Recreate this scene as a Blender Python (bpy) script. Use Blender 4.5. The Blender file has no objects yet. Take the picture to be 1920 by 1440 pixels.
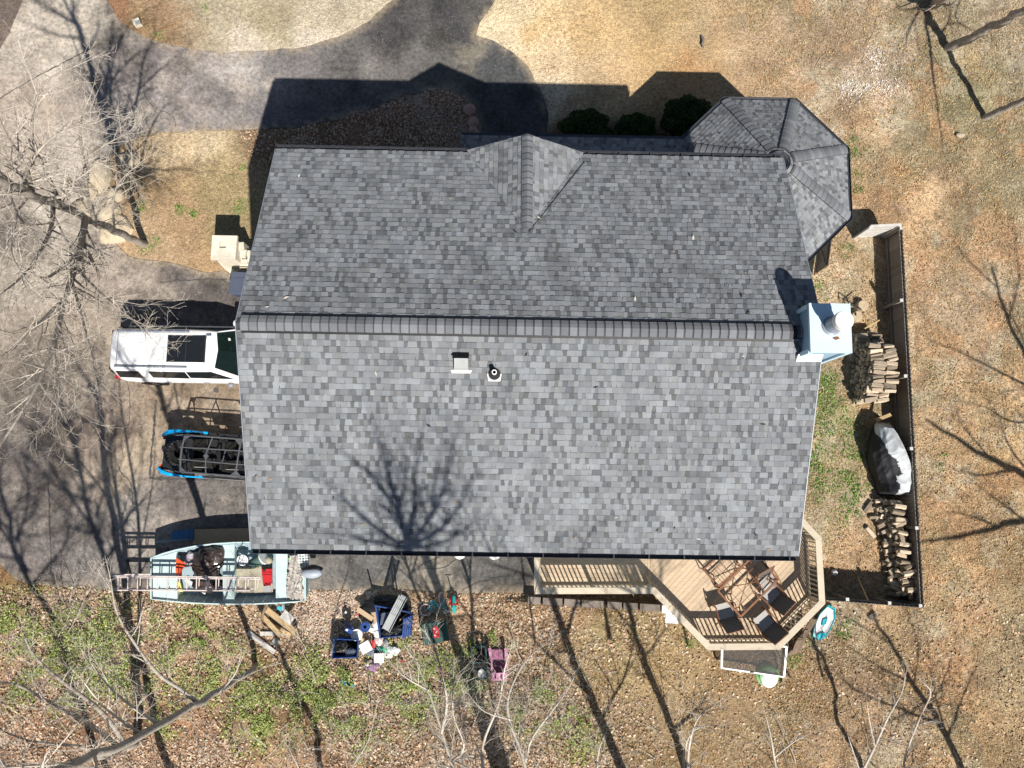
import bpy, bmesh, math, random
import numpy as np
from mathutils import Vector, Matrix, geometry, noise

# ------------------------------------------------------------------ camera, sky, sun, exposure
SC = bpy.context.scene
COL = SC.collection
CAM_H, CAM_F, CAM_RX, CAM_RY = 27.1193, 1401.04, 0.1259, -0.0117
cam = bpy.data.cameras.new('camera'); camo = bpy.data.objects.new('camera', cam); COL.objects.link(camo)
cam.sensor_width = 36; cam.lens = CAM_F / 1920 * 36; cam.clip_start = .1; cam.clip_end = 3000
camo.location = (0, 0, CAM_H); camo.rotation_euler = (CAM_RX, CAM_RY, 0)
SC.camera = camo
SUN = Vector((-0.345, 0.802, -1.0))
w = bpy.data.worlds.new('World'); SC.world = w; w.use_nodes = True
nt = w.node_tree
sky = nt.nodes.new('ShaderNodeTexSky'); sky.sky_type = 'NISHITA'; sky.sun_disc = False
sky.sun_elevation = math.radians(48.9); sky.sun_rotation = math.atan2(.345, -.802)
sky.air_density = 1.0; sky.dust_density = .6
bg = nt.nodes['Background']; bg.inputs['Strength'].default_value = .05
nt.links.new(sky.outputs['Color'], bg.inputs['Color'])
sl = bpy.data.lights.new('sun', 'SUN'); slo = bpy.data.objects.new('sun', sl); COL.objects.link(slo)
sl.energy = 5.0; sl.angle = math.radians(.55); sl.color = (1, .95, .87)
slo.location = (10, -24, 40); slo.rotation_euler = SUN.to_track_quat('-Z', 'Y').to_euler()
SC.view_settings.view_transform = 'Standard'; SC.view_settings.look = 'None'
SC.view_settings.exposure = .56; SC.view_settings.gamma = 1
LITF = 1.5          # sunlit surfaces show about this many times their albedo

# ------------------------------------------------------------------ helpers
CR = Matrix.Rotation(CAM_RY, 3, 'Y') @ Matrix.Rotation(CAM_RX, 3, 'X')
def at(px, py, z=0.0):
    """point of the place at height z that lies on a sight line measured in the photograph"""
    d = CR @ Vector(((px - 960) / CAM_F, (720 - py) / CAM_F, -1.0))
    return Vector((0, 0, CAM_H)) + d * ((z - CAM_H) / d.z)
HX, HY, PSI = 0.638, 3.4684, -0.0146
HA, HDN, HDS, ZR, ZN, ZS = 6.8043, 5.1872, 5.2896, 10.1327, 8.0007, 8.1415
cP, sP = math.cos(PSI), math.sin(PSI)
def hloc(P):
    x, y = P[0] - HX, P[1] - HY
    return Vector((cP * x + sP * y, -sP * x + cP * y, P[2]))
def hw(u, v, z): return Vector((HX + cP * u - sP * v, HY + sP * u + cP * v, z))
def atl(px, py, z): return hloc(at(px, py, z))
def lin(c): return tuple(((v / 255) / 12.92 if v <= 10 else (((v / 255) + .055) / 1.055) ** 2.4) for v in c)
def alb(r, g, b): return tuple(min(.85, v / LITF) for v in lin((r, g, b)))

class MB:
    def __init__(s): s.v = []; s.f = []; s.c = []; s.cur = None
    def add(s, vs, fs):
        n = len(s.v); s.v.extend([tuple(p) for p in vs])
        for f in fs:
            s.f.append(tuple(i + n for i in f)); s.c.append(s.cur)
        return s
    def hexa(s, p):      # bottom 0-3, top 4-7
        return s.add(p, [(3, 2, 1, 0), (4, 5, 6, 7), (0, 1, 5, 4), (1, 2, 6, 5), (2, 3, 7, 6), (3, 0, 4, 7)])
    def box(s, c, sz, rz=0, rx=0, ry=0, taper=1):
        m = Matrix.Translation(c) @ Matrix.Rotation(rz, 4, 'Z') @ Matrix.Rotation(ry, 4, 'Y') @ Matrix.Rotation(rx, 4, 'X')
        a, b, h = sz[0] / 2, sz[1] / 2, sz[2] / 2
        p = [m @ Vector(q) for q in ((-a, -b, -h), (a, -b, -h), (a, b, -h), (-a, b, -h),
             (-a * taper, -b * taper, h), (a * taper, -b * taper, h), (a * taper, b * taper, h), (-a * taper, b * taper, h))]
        return s.hexa(p)
    def beam(s, a, b, wd, ht, up=(0, 0, 1)):
        a, b = Vector(a), Vector(b); d = (b - a).normalized(); up = Vector(up)
        sd = d.cross(up)
        if sd.length < 1e-4: sd = d.cross(Vector((1, 0, 0)))
        sd.normalize(); u = sd.cross(d).normalized(); sd *= wd / 2; u *= ht / 2
        return s.hexa([a - sd - u, a + sd - u, b + sd - u, b - sd - u, a - sd + u, a + sd + u, b + sd + u, b - sd + u])
    def tube(s, pts, r, n=6, closed=False):
        pts = [Vector(p) for p in pts]; m = len(pts)
        rs = r if isinstance(r, (list, tuple)) else [r] * m
        base = len(s.v); prev = None
        for i, p in enumerate(pts):
            if closed: d = pts[(i + 1) % m] - pts[i - 1]
            else: d = pts[min(i + 1, m - 1)] - pts[max(i - 1, 0)]
            if d.length < 1e-9: d = Vector((0, 0, 1))
            d.normalize()
            if prev is None:
                a = d.cross(Vector((0, 0, 1)))
                if a.length < .05: a = d.cross(Vector((1, 0, 0)))
            else: a = prev - d * prev.dot(d)
            a.normalize(); prev = a; b = d.cross(a)
            for k in range(n):
                t = 2 * math.pi * k / n
                q = p + (a * math.cos(t) + b * math.sin(t)) * rs[i]; s.v.append((q.x, q.y, q.z))
        for i in range(m if closed else m - 1):
            j = (i + 1) % m
            for k in range(n):
                l = (k + 1) % n
                s.f.append((base + i * n + k, base + i * n + l, base + j * n + l, base + j * n + k)); s.c.append(s.cur)
        if not closed:
            s.f.append(tuple(base + k for k in reversed(range(n)))); s.c.append(s.cur)
            s.f.append(tuple(base + (m - 1) * n + k for k in range(n))); s.c.append(s.cur)
        return s
    def lathe(s, prof, n=16, m=None):
        m = m or Matrix.Identity(4); base = len(s.v)
        for r, z in prof:
            for k in range(n):
                t = 2 * math.pi * k / n; s.v.append(tuple(m @ Vector((r * math.cos(t), r * math.sin(t), z))))
        for i in range(len(prof) - 1):
            for k in range(n):
                l = (k + 1) % n
                s.f.append((base + i * n + k, base + i * n + l, base + (i + 1) * n + l, base + (i + 1) * n + k)); s.c.append(s.cur)
        for i, rev in ((0, True), (len(prof) - 1, False)):
            if prof[i][0] > 1e-4:
                q = [base + i * n + k for k in range(n)]
                s.f.append(tuple(reversed(q) if rev else q)); s.c.append(s.cur)
        return s
    def prism(s, poly, z0, z1):
        n = len(poly); a = sum(poly[i][0] * poly[(i + 1) % n][1] - poly[(i + 1) % n][0] * poly[i][1] for i in range(n))
        if a < 0: poly = poly[::-1]
        z0 = z0 if callable(z0) else (lambda p, q=z0: q); z1 = z1 if callable(z1) else (lambda p, q=z1: q)
        vs = [(p[0], p[1], z0(p)) for p in poly] + [(p[0], p[1], z1(p)) for p in poly]
        fs = [tuple(reversed(range(n))), tuple(range(n, 2 * n))] + [(i, (i + 1) % n, n + (i + 1) % n, n + i) for i in range(n)]
        return s.add(vs, fs)
    def blob(s, c, rad, rg, amp=.12, n=10, m=7, flat=None):
        c = Vector(c); vs = []; fs = []
        ph = [rg.uniform(0, 6.3) for _ in range(6)]
        for i in range(m + 1):
            th = math.pi * i / m
            for k in range(n):
                t = 2 * math.pi * k / n
                d = Vector((math.sin(th) * math.cos(t), math.sin(th) * math.sin(t), -math.cos(th)))
                q = 1 + amp * (math.sin(3 * d.x + ph[0]) + math.sin(4 * d.y + ph[1]) + math.sin(5 * d.z + ph[2]) + .6 * math.sin(9 * d.x + 7 * d.y + ph[3])) / 2 + amp * .4 * rg.uniform(-1, 1) * (0 < i < m)
                z = d.z * rad[2] * q
                if flat is not None: z = max(z, flat)
                vs.append((c.x + d.x * rad[0] * q, c.y + d.y * rad[1] * q, c.z + z))
        for i in range(m):
            for k in range(n):
                l = (k + 1) % n; fs.append((i * n + k, i * n + l, (i + 1) * n + l, (i + 1) * n + k))
        return s.add(vs, fs)
    def sheet(s, nx, ny, fn):
        vs = [fn(i / nx, j / ny) for j in range(ny + 1) for i in range(nx + 1)]
        fs = [(j * (nx + 1) + i, j * (nx + 1) + i + 1, (j + 1) * (nx + 1) + i + 1, (j + 1) * (nx + 1) + i) for j in range(ny) for i in range(nx)]
        return s.add(vs, fs)
    def build(s, name, mat, parent=None, smooth=False, world=False, kind=None):
        me = bpy.data.meshes.new(name)
        vs = s.v
        if world and parent is not None:
            mi = (Matrix.Translation(parent.location) @ parent.rotation_euler.to_matrix().to_4x4()).inverted()
            p2 = parent.parent
            if p2 is not None:
                mi = mi @ (Matrix.Translation(p2.location) @ p2.rotation_euler.to_matrix().to_4x4()).inverted()
            vs = [tuple(mi @ Vector(p)) for p in vs]
        me.from_pydata(vs, [], s.f)
        if any(c is not None for c in s.c):
            a = me.attributes.new('Col', 'FLOAT_COLOR', 'FACE')
            a.data.foreach_set('color', [x for c in s.c for x in (tuple(c or (.5, .5, .5)) + (1,))])
        if smooth: me.polygons.foreach_set('use_smooth', [True] * len(me.polygons))
        me.materials.append(mat)
        o = bpy.data.objects.new(name, me); COL.objects.link(o)
        if parent: o.parent = parent
        if kind: o['kind'] = kind
        return o

def thing(name, label, cat, loc=(0, 0, 0), rz=0, group=None):
    o = bpy.data.objects.new(name, None); COL.objects.link(o); o.empty_display_size = .2
    o.location = loc; o.rotation_euler = (0, 0, rz); o['label'] = label; o['category'] = cat
    if group: o['group'] = group
    return o
def tag(o, label, cat, group=None):
    o['label'] = label; o['category'] = cat
    if group: o['group'] = group
    return o
def inst(src, parent=None, loc=None, rot=None, scale=None, name=None):
    o = bpy.data.objects.new(name or src.name, src.data); COL.objects.link(o)
    if parent: o.parent = parent
    if loc is not None: o.location = loc
    if rot is not None: o.rotation_euler = rot
    if scale is not None: o.scale = scale
    return o
def copy_tree(root, loc, rz, label, group=None):
    r = root.copy(); COL.objects.link(r); r.location = loc; r.rotation_euler = (0, 0, rz); r['label'] = label
    if group: r['group'] = group
    for ch in list(root.children):
        c = ch.copy(); COL.objects.link(c); c.parent = r
        for g in ch.children:
            d = g.copy(); COL.objects.link(d); d.parent = c
    return r

# ------------------------------------------------------------------ materials
def M(name, col=None, rough=.8, var=.18, scale=6, bump=0., bscale=None, metal=0., objrand=0., attr=None, spec=.3, stretch=None, coat=0., trans=0., alpha=1., dirt=0.):
    m = bpy.data.materials.new(name); m.use_nodes = True; N = m.node_tree.nodes; L = m.node_tree.links
    b = N['Principled BSDF']; b.inputs['Roughness'].default_value = rough; b.inputs['Metallic'].default_value = metal
    b.inputs['Specular IOR Level'].default_value = spec; b.inputs['Coat Weight'].default_value = coat
    b.inputs['Transmission Weight'].default_value = trans; b.inputs['Alpha'].default_value = alpha
    tc = N.new('ShaderNodeTexCoord'); vec = tc.outputs['Object']
    if stretch:
        mp = N.new('ShaderNodeMapping'); mp.inputs['Scale'].default_value = stretch; L.new(vec, mp.inputs['Vector']); vec = mp.outputs['Vector']
    nz = N.new('ShaderNodeTexNoise'); nz.inputs['Scale'].default_value = scale; nz.inputs['Detail'].default_value = 6; nz.inputs['Roughness'].default_value = .65
    L.new(vec, nz.inputs['Vector'])
    mr = N.new('ShaderNodeMapRange'); mr.inputs['From Min'].default_value = .25; mr.inputs['From Max'].default_value = .75
    mr.inputs['To Min'].default_value = 1 - var; mr.inputs['To Max'].default_value = 1 + var
    L.new(nz.outputs['Fac'], mr.inputs['Value'])
    mul = N.new('ShaderNodeMix'); mul.data_type = 'RGBA'; mul.blend_type = 'MULTIPLY'; mul.inputs[0].default_value = 1
    if attr:
        an = N.new('ShaderNodeAttribute'); an.attribute_name = attr; L.new(an.outputs['Color'], mul.inputs[6])
    else: mul.inputs[6].default_value = (*col, 1)
    src = mr.outputs['Result']
    if objrand:
        oi = N.new('ShaderNodeObjectInfo'); r2 = N.new('ShaderNodeMapRange'); r2.inputs['To Min'].default_value = 1 - objrand; r2.inputs['To Max'].default_value = 1 + objrand
        L.new(oi.outputs['Random'], r2.inputs['Value']); mm = N.new('ShaderNodeMath'); mm.operation = 'MULTIPLY'
        L.new(src, mm.inputs[0]); L.new(r2.outputs['Result'], mm.inputs[1]); src = mm.outputs[0]
    L.new(src, mul.inputs[7]); out = mul.outputs[2]
    if dirt:
        n2 = N.new('ShaderNodeTexNoise'); n2.inputs['Scale'].default_value = 2.2; n2.inputs['Detail'].default_value = 8; n2.inputs['Roughness'].default_value = .7
        L.new(tc.outputs['Object'], n2.inputs['Vector'])
        r3 = N.new('ShaderNodeMapRange'); r3.inputs['From Min'].default_value = .5; r3.inputs['From Max'].default_value = .75; r3.inputs['To Max'].default_value = dirt
        L.new(n2.outputs['Fac'], r3.inputs['Value'])
        mx = N.new('ShaderNodeMix'); mx.data_type = 'RGBA'; L.new(r3.outputs['Result'], mx.inputs[0]); L.new(out, mx.inputs[6]); mx.inputs[7].default_value = (.16, .12, .085, 1)
        out = mx.outputs[2]
    L.new(out, b.inputs['Base Color'])
    if bump:
        n3 = N.new('ShaderNodeTexNoise'); n3.inputs['Scale'].default_value = bscale or scale * 4; n3.inputs['Detail'].default_value = 5
        L.new(vec, n3.inputs['Vector'])
        bp = N.new('ShaderNodeBump'); bp.inputs['Strength'].default_value = bump; bp.inputs['Distance'].default_value = .02
        L.new(n3.outputs['Fac'], bp.inputs['Height']); L.new(bp.outputs['Normal'], b.inputs['Normal'])
    return m

m_shingle = M('shingle', attr='Col', rough=.95, var=.22, scale=1.3, bump=.4, bscale=60, spec=.1)
m_cap = M('ridge_cap', (.2, .2, .215), rough=.95, var=.16, scale=10, bump=.4, bscale=60, objrand=.16, spec=.1)
m_roofdeck = M('roof_underlay', (.05, .05, .055), rough=.9)
m_gutter = M('dark_gutter', (.035, .038, .048), rough=.35, var=.25, scale=3, spec=.5, dirt=.15)
m_black = M('black_plastic', (.012, .012, .014), rough=.5, var=.3)
m_blackmetal = M('black_metal', (.02, .021, .024), rough=.38, var=.3, spec=.5)
m_siding = M('blue_siding', (.26, .40, .52), rough=.6, var=.06, scale=3, dirt=.12)
m_capmetal = M('pale_blue_metal', (.50, .66, .74), rough=.4, var=.05, scale=3, dirt=.12, spec=.5)
m_white = M('white_paint', (.78, .78, .77), rough=.5, var=.04, dirt=.08)
m_whitedirty = M('stained_white', (.68, .67, .63), rough=.7, var=.08, dirt=.3)
m_car = M('white_car_paint', (.80, .80, .80), rough=.25, var=.02, coat=.6, dirt=.03)
m_glass = M('dark_glass', (.012, .014, .016), rough=.06, var=.1, spec=.6)
m_wind = M('green_windscreen', (.006, .013, .0115), rough=.06, var=.3, spec=.6)
m_trim = M('grey_trim', (.22, .24, .28), rough=.4, var=.1)
m_chrome = M('bright_metal', (.6, .6, .6), rough=.25, var=.1, metal=.9)
m_red = M('red_plastic', (.45, .022, .028), rough=.4, var=.15, dirt=.08)
m_orange = M('orange_plastic', (.72, .08, .02), rough=.45, var=.15)
m_tyre = M('tyre_rubber', (.018, .018, .018), rough=.85, var=.3)
m_utvblue = M('blue_plastic', (.005, .33, .72), rough=.35, var=.08)
m_seat = M('black_seat_vinyl', (.026, .025, .023), rough=.3, var=.3, spec=.5)
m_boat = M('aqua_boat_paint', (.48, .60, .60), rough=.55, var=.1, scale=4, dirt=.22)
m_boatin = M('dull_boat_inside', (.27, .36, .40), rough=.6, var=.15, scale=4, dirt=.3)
m_mat = M('tan_floor', (.36, .33, .25), rough=.9, var=.2, dirt=.4)
m_alu = M('weathered_aluminium', (.62, .54, .51), rough=.5, var=.1, metal=.1)
m_brownbag = M('brown_plastic', (.045, .03, .026), rough=.3, var=.4, spec=.6)
m_green = M('green_plastic', (.03, .075, .065), rough=.5, var=.12, dirt=.12)
m_greenlight = M('green_bright_plastic', (.02, .30, .19), rough=.5, var=.1)
m_blue = M('blue_bin_plastic', (.012, .05, .20), rough=.5, var=.3, dirt=.3)
m_slate = M('slate_plastic', (.07, .085, .125), rough=.5, var=.1, dirt=.1)
m_card = M('cardboard', (.50, .36, .23), rough=.9, var=.12, dirt=.2)
m_deck = M('deck_wood', (.47, .36, .25), rough=.85, var=.16, scale=3, stretch=(1, 9, 9), objrand=.14, bump=.15)
m_deckp = M('pale_deck_wood', (.50, .43, .33), rough=.85, var=.13, scale=3, stretch=(1, 4, 4), objrand=.08, bump=.15, dirt=.06)
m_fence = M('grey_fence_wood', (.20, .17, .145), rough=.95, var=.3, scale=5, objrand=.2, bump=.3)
m_fencelit = M('pale_sunlit_wood', (.50, .48, .45), rough=.95, var=.2, scale=5, objrand=.12, bump=.3)  # pale copy of the fence wood with sunlight put into its colour
m_log = M('split_log', (.40, .325, .24), rough=.95, var=.4, scale=7, stretch=(.6, 5, 5), objrand=.5, bump=.5)
m_timber = M('old_timber', (.15, .11, .08), rough=.95, var=.3, scale=5, objrand=.25, bump=.4)
m_lumber = M('cut_lumber', (.50, .36, .20), rough=.9, var=.18, scale=5, objrand=.25)
m_stone = M('pale_stone', (.60, .54, .44), rough=.9, var=.16, scale=5, bump=.4, objrand=.12, dirt=.2)
m_boulder = M('tan_boulder', (.42, .35, .25), rough=.95, var=.2, scale=4, bump=.5, objrand=.15, dirt=.2)
m_rock = M('reddish_rock', (.36, .22, .18), rough=.9, var=.25, scale=5, bump=.5, objrand=.2)
m_bark = M('bark', (.33, .295, .255), rough=.95, var=.4, scale=7, bump=.8, bscale=18)
m_twig = M('pale_twig', (.43, .385, .33), rough=.9, var=.5, scale=1.2)
m_tarp = M('grey_tarp', (.44, .46, .475), rough=.5, var=.2, scale=3, spec=.35)
m_tarpdark = M('black_tarp', (.022, .022, .026), rough=.62, var=.25, spec=.2)
m_mesh = M('shaded_sling', (.105, .093, .085), rough=.8, var=.2, scale=20)  # chair sling darkened for the unlit backrest, shade put into its colour
m_rust = M('brown_metal', (.20, .085, .04), rough=.5, var=.3, scale=8)
m_teal = M('teal_paint', (.03, .30, .38), rough=.35, var=.1)
m_tealplastic = M('teal_plastic', (.02, .36, .34), rough=.4, var=.1)
m_pink = M('pink_plastic', (.56, .27, .40), rough=.6, var=.16, dirt=.25)
m_purple = M('purple_plush', (.27, .17, .26), rough=.95, var=.3, scale=14)
m_aqua = M('aqua_plastic', (.02, .42, .52), rough=.4, var=.12)
m_limegreen = M('light_green_plastic', (.30, .62, .28), rough=.4, var=.06)
m_screen = M('screen_mesh', (.06, .06, .06), rough=.9, var=.2, alpha=.58)
m_clear = M('clear_sheet', (.45, .47, .48), rough=.3, var=.2, alpha=.6)
m_bamboo = M('bamboo', (.52, .36, .16), rough=.7, var=.2)
m_camo = M('camo_tarp', (.36, .33, .30), rough=.85, var=.45, scale=9)
m_leaf = M('scattered_leaf', attr='Col', rough=.9, var=.12, spec=.15)
m_bush = M('dark_bush_leaf', attr='Col', rough=.8, var=.15, spec=.15)
m_grey = M('grey_plastic', (.30, .31, .31), rough=.6, var=.12, dirt=.1)
m_yellow = M('yellow_plastic', (.60, .55, .12), rough=.5, var=.12)
m_orangewood = M('orange_tool', (.42, .25, .10), rough=.5, var=.2)

# ------------------------------------------------------------------ ground
NR = np.random.RandomState(4)
def vnoise(x, y, seed=0):
    xi = np.floor(x).astype(np.int64); yi = np.floor(y).astype(np.int64); fx = x - xi; fy = y - yi
    fx = fx * fx * (3 - 2 * fx); fy = fy * fy * (3 - 2 * fy)
    def h(a, b):
        n = (a * 374761393 + b * 668265263 + seed * 974634777) & 0x7fffffff
        n = ((n ^ (n >> 13)) * 1274126177) & 0x7fffffff
        return ((n ^ (n >> 16)) & 0xffff) / 65535.0
    return (h(xi, yi) * (1 - fx) + h(xi + 1, yi) * fx) * (1 - fy) + (h(xi, yi + 1) * (1 - fx) + h(xi + 1, yi + 1) * fx) * fy
def fbm(x, y, o=4, seed=0, g=.5):
    s = 0; a = 1; t = 0
    for k in range(o): s = s + a * vnoise(x * 2 ** k, y * 2 ** k, seed + k * 17); t += a; a *= g
    return s / t
def inside(x, y, poly):
    r = np.zeros(x.shape, bool); n = len(poly)
    for i in range(n):
        x0, y0 = poly[i]; x1, y1 = poly[(i + 1) % n]
        c = ((y0 > y) != (y1 > y)); xs = (x1 - x0) * (y - y0) / ((y1 - y0) if abs(y1 - y0) > 1e-9 else 1e-9) + x0
        r ^= c & (x < xs)
    return r
def pdist(x, y, poly):
    d = np.full(x.shape, 1e9); n = len(poly)
    for i in range(n):
        x0, y0 = poly[i]; x1, y1 = poly[(i + 1) % n]; dx, dy = x1 - x0, y1 - y0; l = dx * dx + dy * dy + 1e-12
        t = np.clip(((x - x0) * dx + (y - y0) * dy) / l, 0, 1)
        d = np.minimum(d, np.hypot(x - x0 - t * dx, y - y0 - t * dy))
    return d
def paint(x, y, samples, warp=.5, seed=3, pw=2.0):
    """albedo of bare ground / worn asphalt, blended between places whose colour was read off"""
    wx = x + warp * 2 * (fbm(x * .7, y * .7, 4, seed) - .5) * 2; wy = y + warp * 2 * (fbm(x * .7, y * .7, 4, seed + 50) - .5) * 2
    num = np.zeros(x.shape + (3,)); den = np.zeros(x.shape)
    for px, py, c in samples:
        p = at(px, py, 0); d2 = (wx - p.x) ** 2 + (wy - p.y) ** 2; ww = 1 / (d2 + .25) ** pw
        num += ww[..., None] * np.array(alb(*c)); den += ww
    return num / den[..., None]

DRIVE = [(760,-60),(735,0),(705,28),(670,52),(635,70),(590,84),(540,92),(480,97),(420,97),(370,94),(320,86),(280,73),(250,58),(225,40),(208,15),(200,-5),(195,-60),
 (60,-60),(45,0),(20,60),(-5,105),(-80,230),(-200,500),(-200,960),(-60,1020),(0,1058),(30,1085),(60,1098),(140,1100),(210,1103),(280,1107),(420,1109),(560,1107),(640,1106),(700,1104),(800,1107),(860,1110),(940,1112),(1003,1112),
 (1012,970),(650,970),(650,515),(520,515),(430,511),(380,509),(340,500),(300,490),(270,488),(240,478),(218,455),(212,410),(203,370),(190,345),(192,318),(205,295),(228,275),(255,260),(290,251),(330,247),(400,244),(470,243),(520,241),(580,237),(640,222),(690,207),(730,190),(770,176),(810,169),(845,171),(868,183),(884,205),(893,230),(897,262),(897,340),
 (1030,340),(1027,255),(1026,215),(1018,180),(1002,145),(985,120),(962,98),(935,82),(912,73),(893,68),(900,45),(915,22),(932,0),(948,-60)]
DRW = [tuple(at(a, b, 0).xy) for a, b in DRIVE]
# densify and roughen the edge
_d = []
for i in range(len(DRW)):
    a, b = Vector(DRW[i]), Vector(DRW[(i + 1) % len(DRW)]); n = max(1, int((b - a).length / .22))
    for k in range(n):
        q = a.lerp(b, k / n); _d.append((q.x + .07 * (float(vnoise(np.array(q.x * 2.1), np.array(q.y * 2.1), 9)) - .5) * 2, q.y + .07 * (float(vnoise(np.array(q.x * 2.1), np.array(q.y * 2.1), 19)) - .5) * 2))
DRW = _d
GS = [(1300,60,(202,172,126)),(1450,150,(192,158,118)),(1600,60,(178,150,115)),(1560,250,(186,150,110)),(1650,150,(196,172,145)),(1800,150,(150,142,98)),(1880,60,(170,150,120)),(1850,300,(162,146,108)),(1640,300,(172,152,112)),(1700,420,(202,160,105)),(1760,560,(196,165,125)),(1850,500,(180,150,115)),(1880,700,(195,155,100)),(1780,760,(185,155,108)),(1800,900,(192,150,95)),(1880,1000,(175,145,95)),(1850,1100,(204,155,95)),(1780,1250,(198,150,92)),(1700,1200,(185,150,100)),(1600,1330,(188,150,102)),(1880,1400,(175,145,95)),(1500,1350,(172,140,100)),(1400,1380,(168,138,98)),(1720,1020,(178,152,105)),(1750,680,(205,170,120)),(1880,860,(200,160,100)),(1640,1200,(180,150,108)),(1900,1220,(170,148,105)),(1560,1250,(190,155,115)),
 (1150,1200,(170,150,105)),(1060,1150,(170,140,105)),(1250,1250,(178,150,105)),(1150,1350,(165,140,100)),(1000,1300,(160,135,98)),(900,1150,(178,145,110)),(800,1300,(150,122,85)),(700,1400,(150,115,80)),(600,1130,(190,168,146)),(660,1120,(190,168,146)),(500,1300,(165,128,92)),(350,1200,(172,135,100)),(300,1320,(170,128,92)),(100,1400,(165,123,92)),(60,1300,(165,123,88)),(100,1180,(160,140,92)),(30,1120,(172,130,82)),(400,1130,(190,160,126)),(180,1120,(180,160,130)),
 (1100,40,(216,180,124)),(1200,100,(206,170,114)),(960,30,(236,212,168)),(1050,110,(228,198,152)),(940,75,(235,212,172)),(1150,150,(212,176,126)),(1300,150,(202,155,98)),(1100,200,(190,160,120)),(1000,60,(222,186,128)),(1040,160,(235,212,175)),(1250,30,(190,160,110)),
 (300,30,(170,138,102)),(400,40,(190,175,145)),(500,50,(184,170,134)),(600,40,(202,186,155)),(450,88,(222,206,182)),(600,75,(222,208,185)),(680,20,(206,190,160)),(240,25,(162,118,84)),(280,55,(165,135,95)),
 (330,280,(216,188,146)),(400,260,(222,198,158)),(270,330,(190,155,110)),(350,350,(186,155,110)),(430,330,(172,150,105)),(330,430,(186,150,110)),(400,400,(165,145,100)),(300,460,(196,165,125)),(440,300,(190,165,120)),(390,490,(190,155,112)),
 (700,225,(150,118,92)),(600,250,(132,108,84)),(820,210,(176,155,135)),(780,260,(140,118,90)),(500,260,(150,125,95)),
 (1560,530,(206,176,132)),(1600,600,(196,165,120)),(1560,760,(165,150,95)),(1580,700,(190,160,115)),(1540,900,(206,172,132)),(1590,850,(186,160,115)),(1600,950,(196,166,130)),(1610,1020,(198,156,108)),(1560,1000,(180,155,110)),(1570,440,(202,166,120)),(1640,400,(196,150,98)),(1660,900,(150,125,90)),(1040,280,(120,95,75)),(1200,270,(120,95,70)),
 (20,20,(125,110,100)),(-100,1200,(165,125,88)),(2000,700,(185,150,105)),(1000,1600,(165,130,95)),(1000,-100,(200,170,120))]
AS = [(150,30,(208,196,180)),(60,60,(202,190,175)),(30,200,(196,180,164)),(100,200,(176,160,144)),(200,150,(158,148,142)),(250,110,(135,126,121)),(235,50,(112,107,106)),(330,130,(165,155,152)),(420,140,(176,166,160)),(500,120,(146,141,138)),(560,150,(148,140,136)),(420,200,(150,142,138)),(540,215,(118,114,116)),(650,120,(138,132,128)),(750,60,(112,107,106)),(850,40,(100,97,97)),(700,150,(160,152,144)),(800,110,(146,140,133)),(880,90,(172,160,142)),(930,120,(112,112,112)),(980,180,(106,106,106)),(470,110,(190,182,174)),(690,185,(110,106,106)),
 (60,300,(192,176,160)),(150,300,(186,175,164)),(120,400,(202,190,175)),(40,420,(118,109,102)),(100,500,(176,165,150)),(200,520,(165,150,137)),(350,530,(116,109,105)),(400,560,(116,109,105)),(300,540,(130,120,112)),(150,600,(172,156,138)),(80,700,(148,135,122)),(200,720,(182,166,148)),(380,740,(165,145,124)),(100,820,(138,127,119)),(200,800,(178,158,140)),(240,860,(208,188,162)),(160,880,(182,166,150)),(350,930,(136,127,122)),(420,930,(124,118,114)),(100,930,(126,118,113)),(250,960,(188,177,166)),(150,980,(148,140,135)),(60,1040,(136,127,123)),(200,1060,(134,128,124)),(400,760,(160,140,118)),(330,780,(170,150,128)),(700,1070,(124,121,118)),(640,1060,(130,126,122)),(830,1070,(172,160,145)),(900,1070,(114,111,108)),(960,1090,(108,105,102))]

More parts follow.
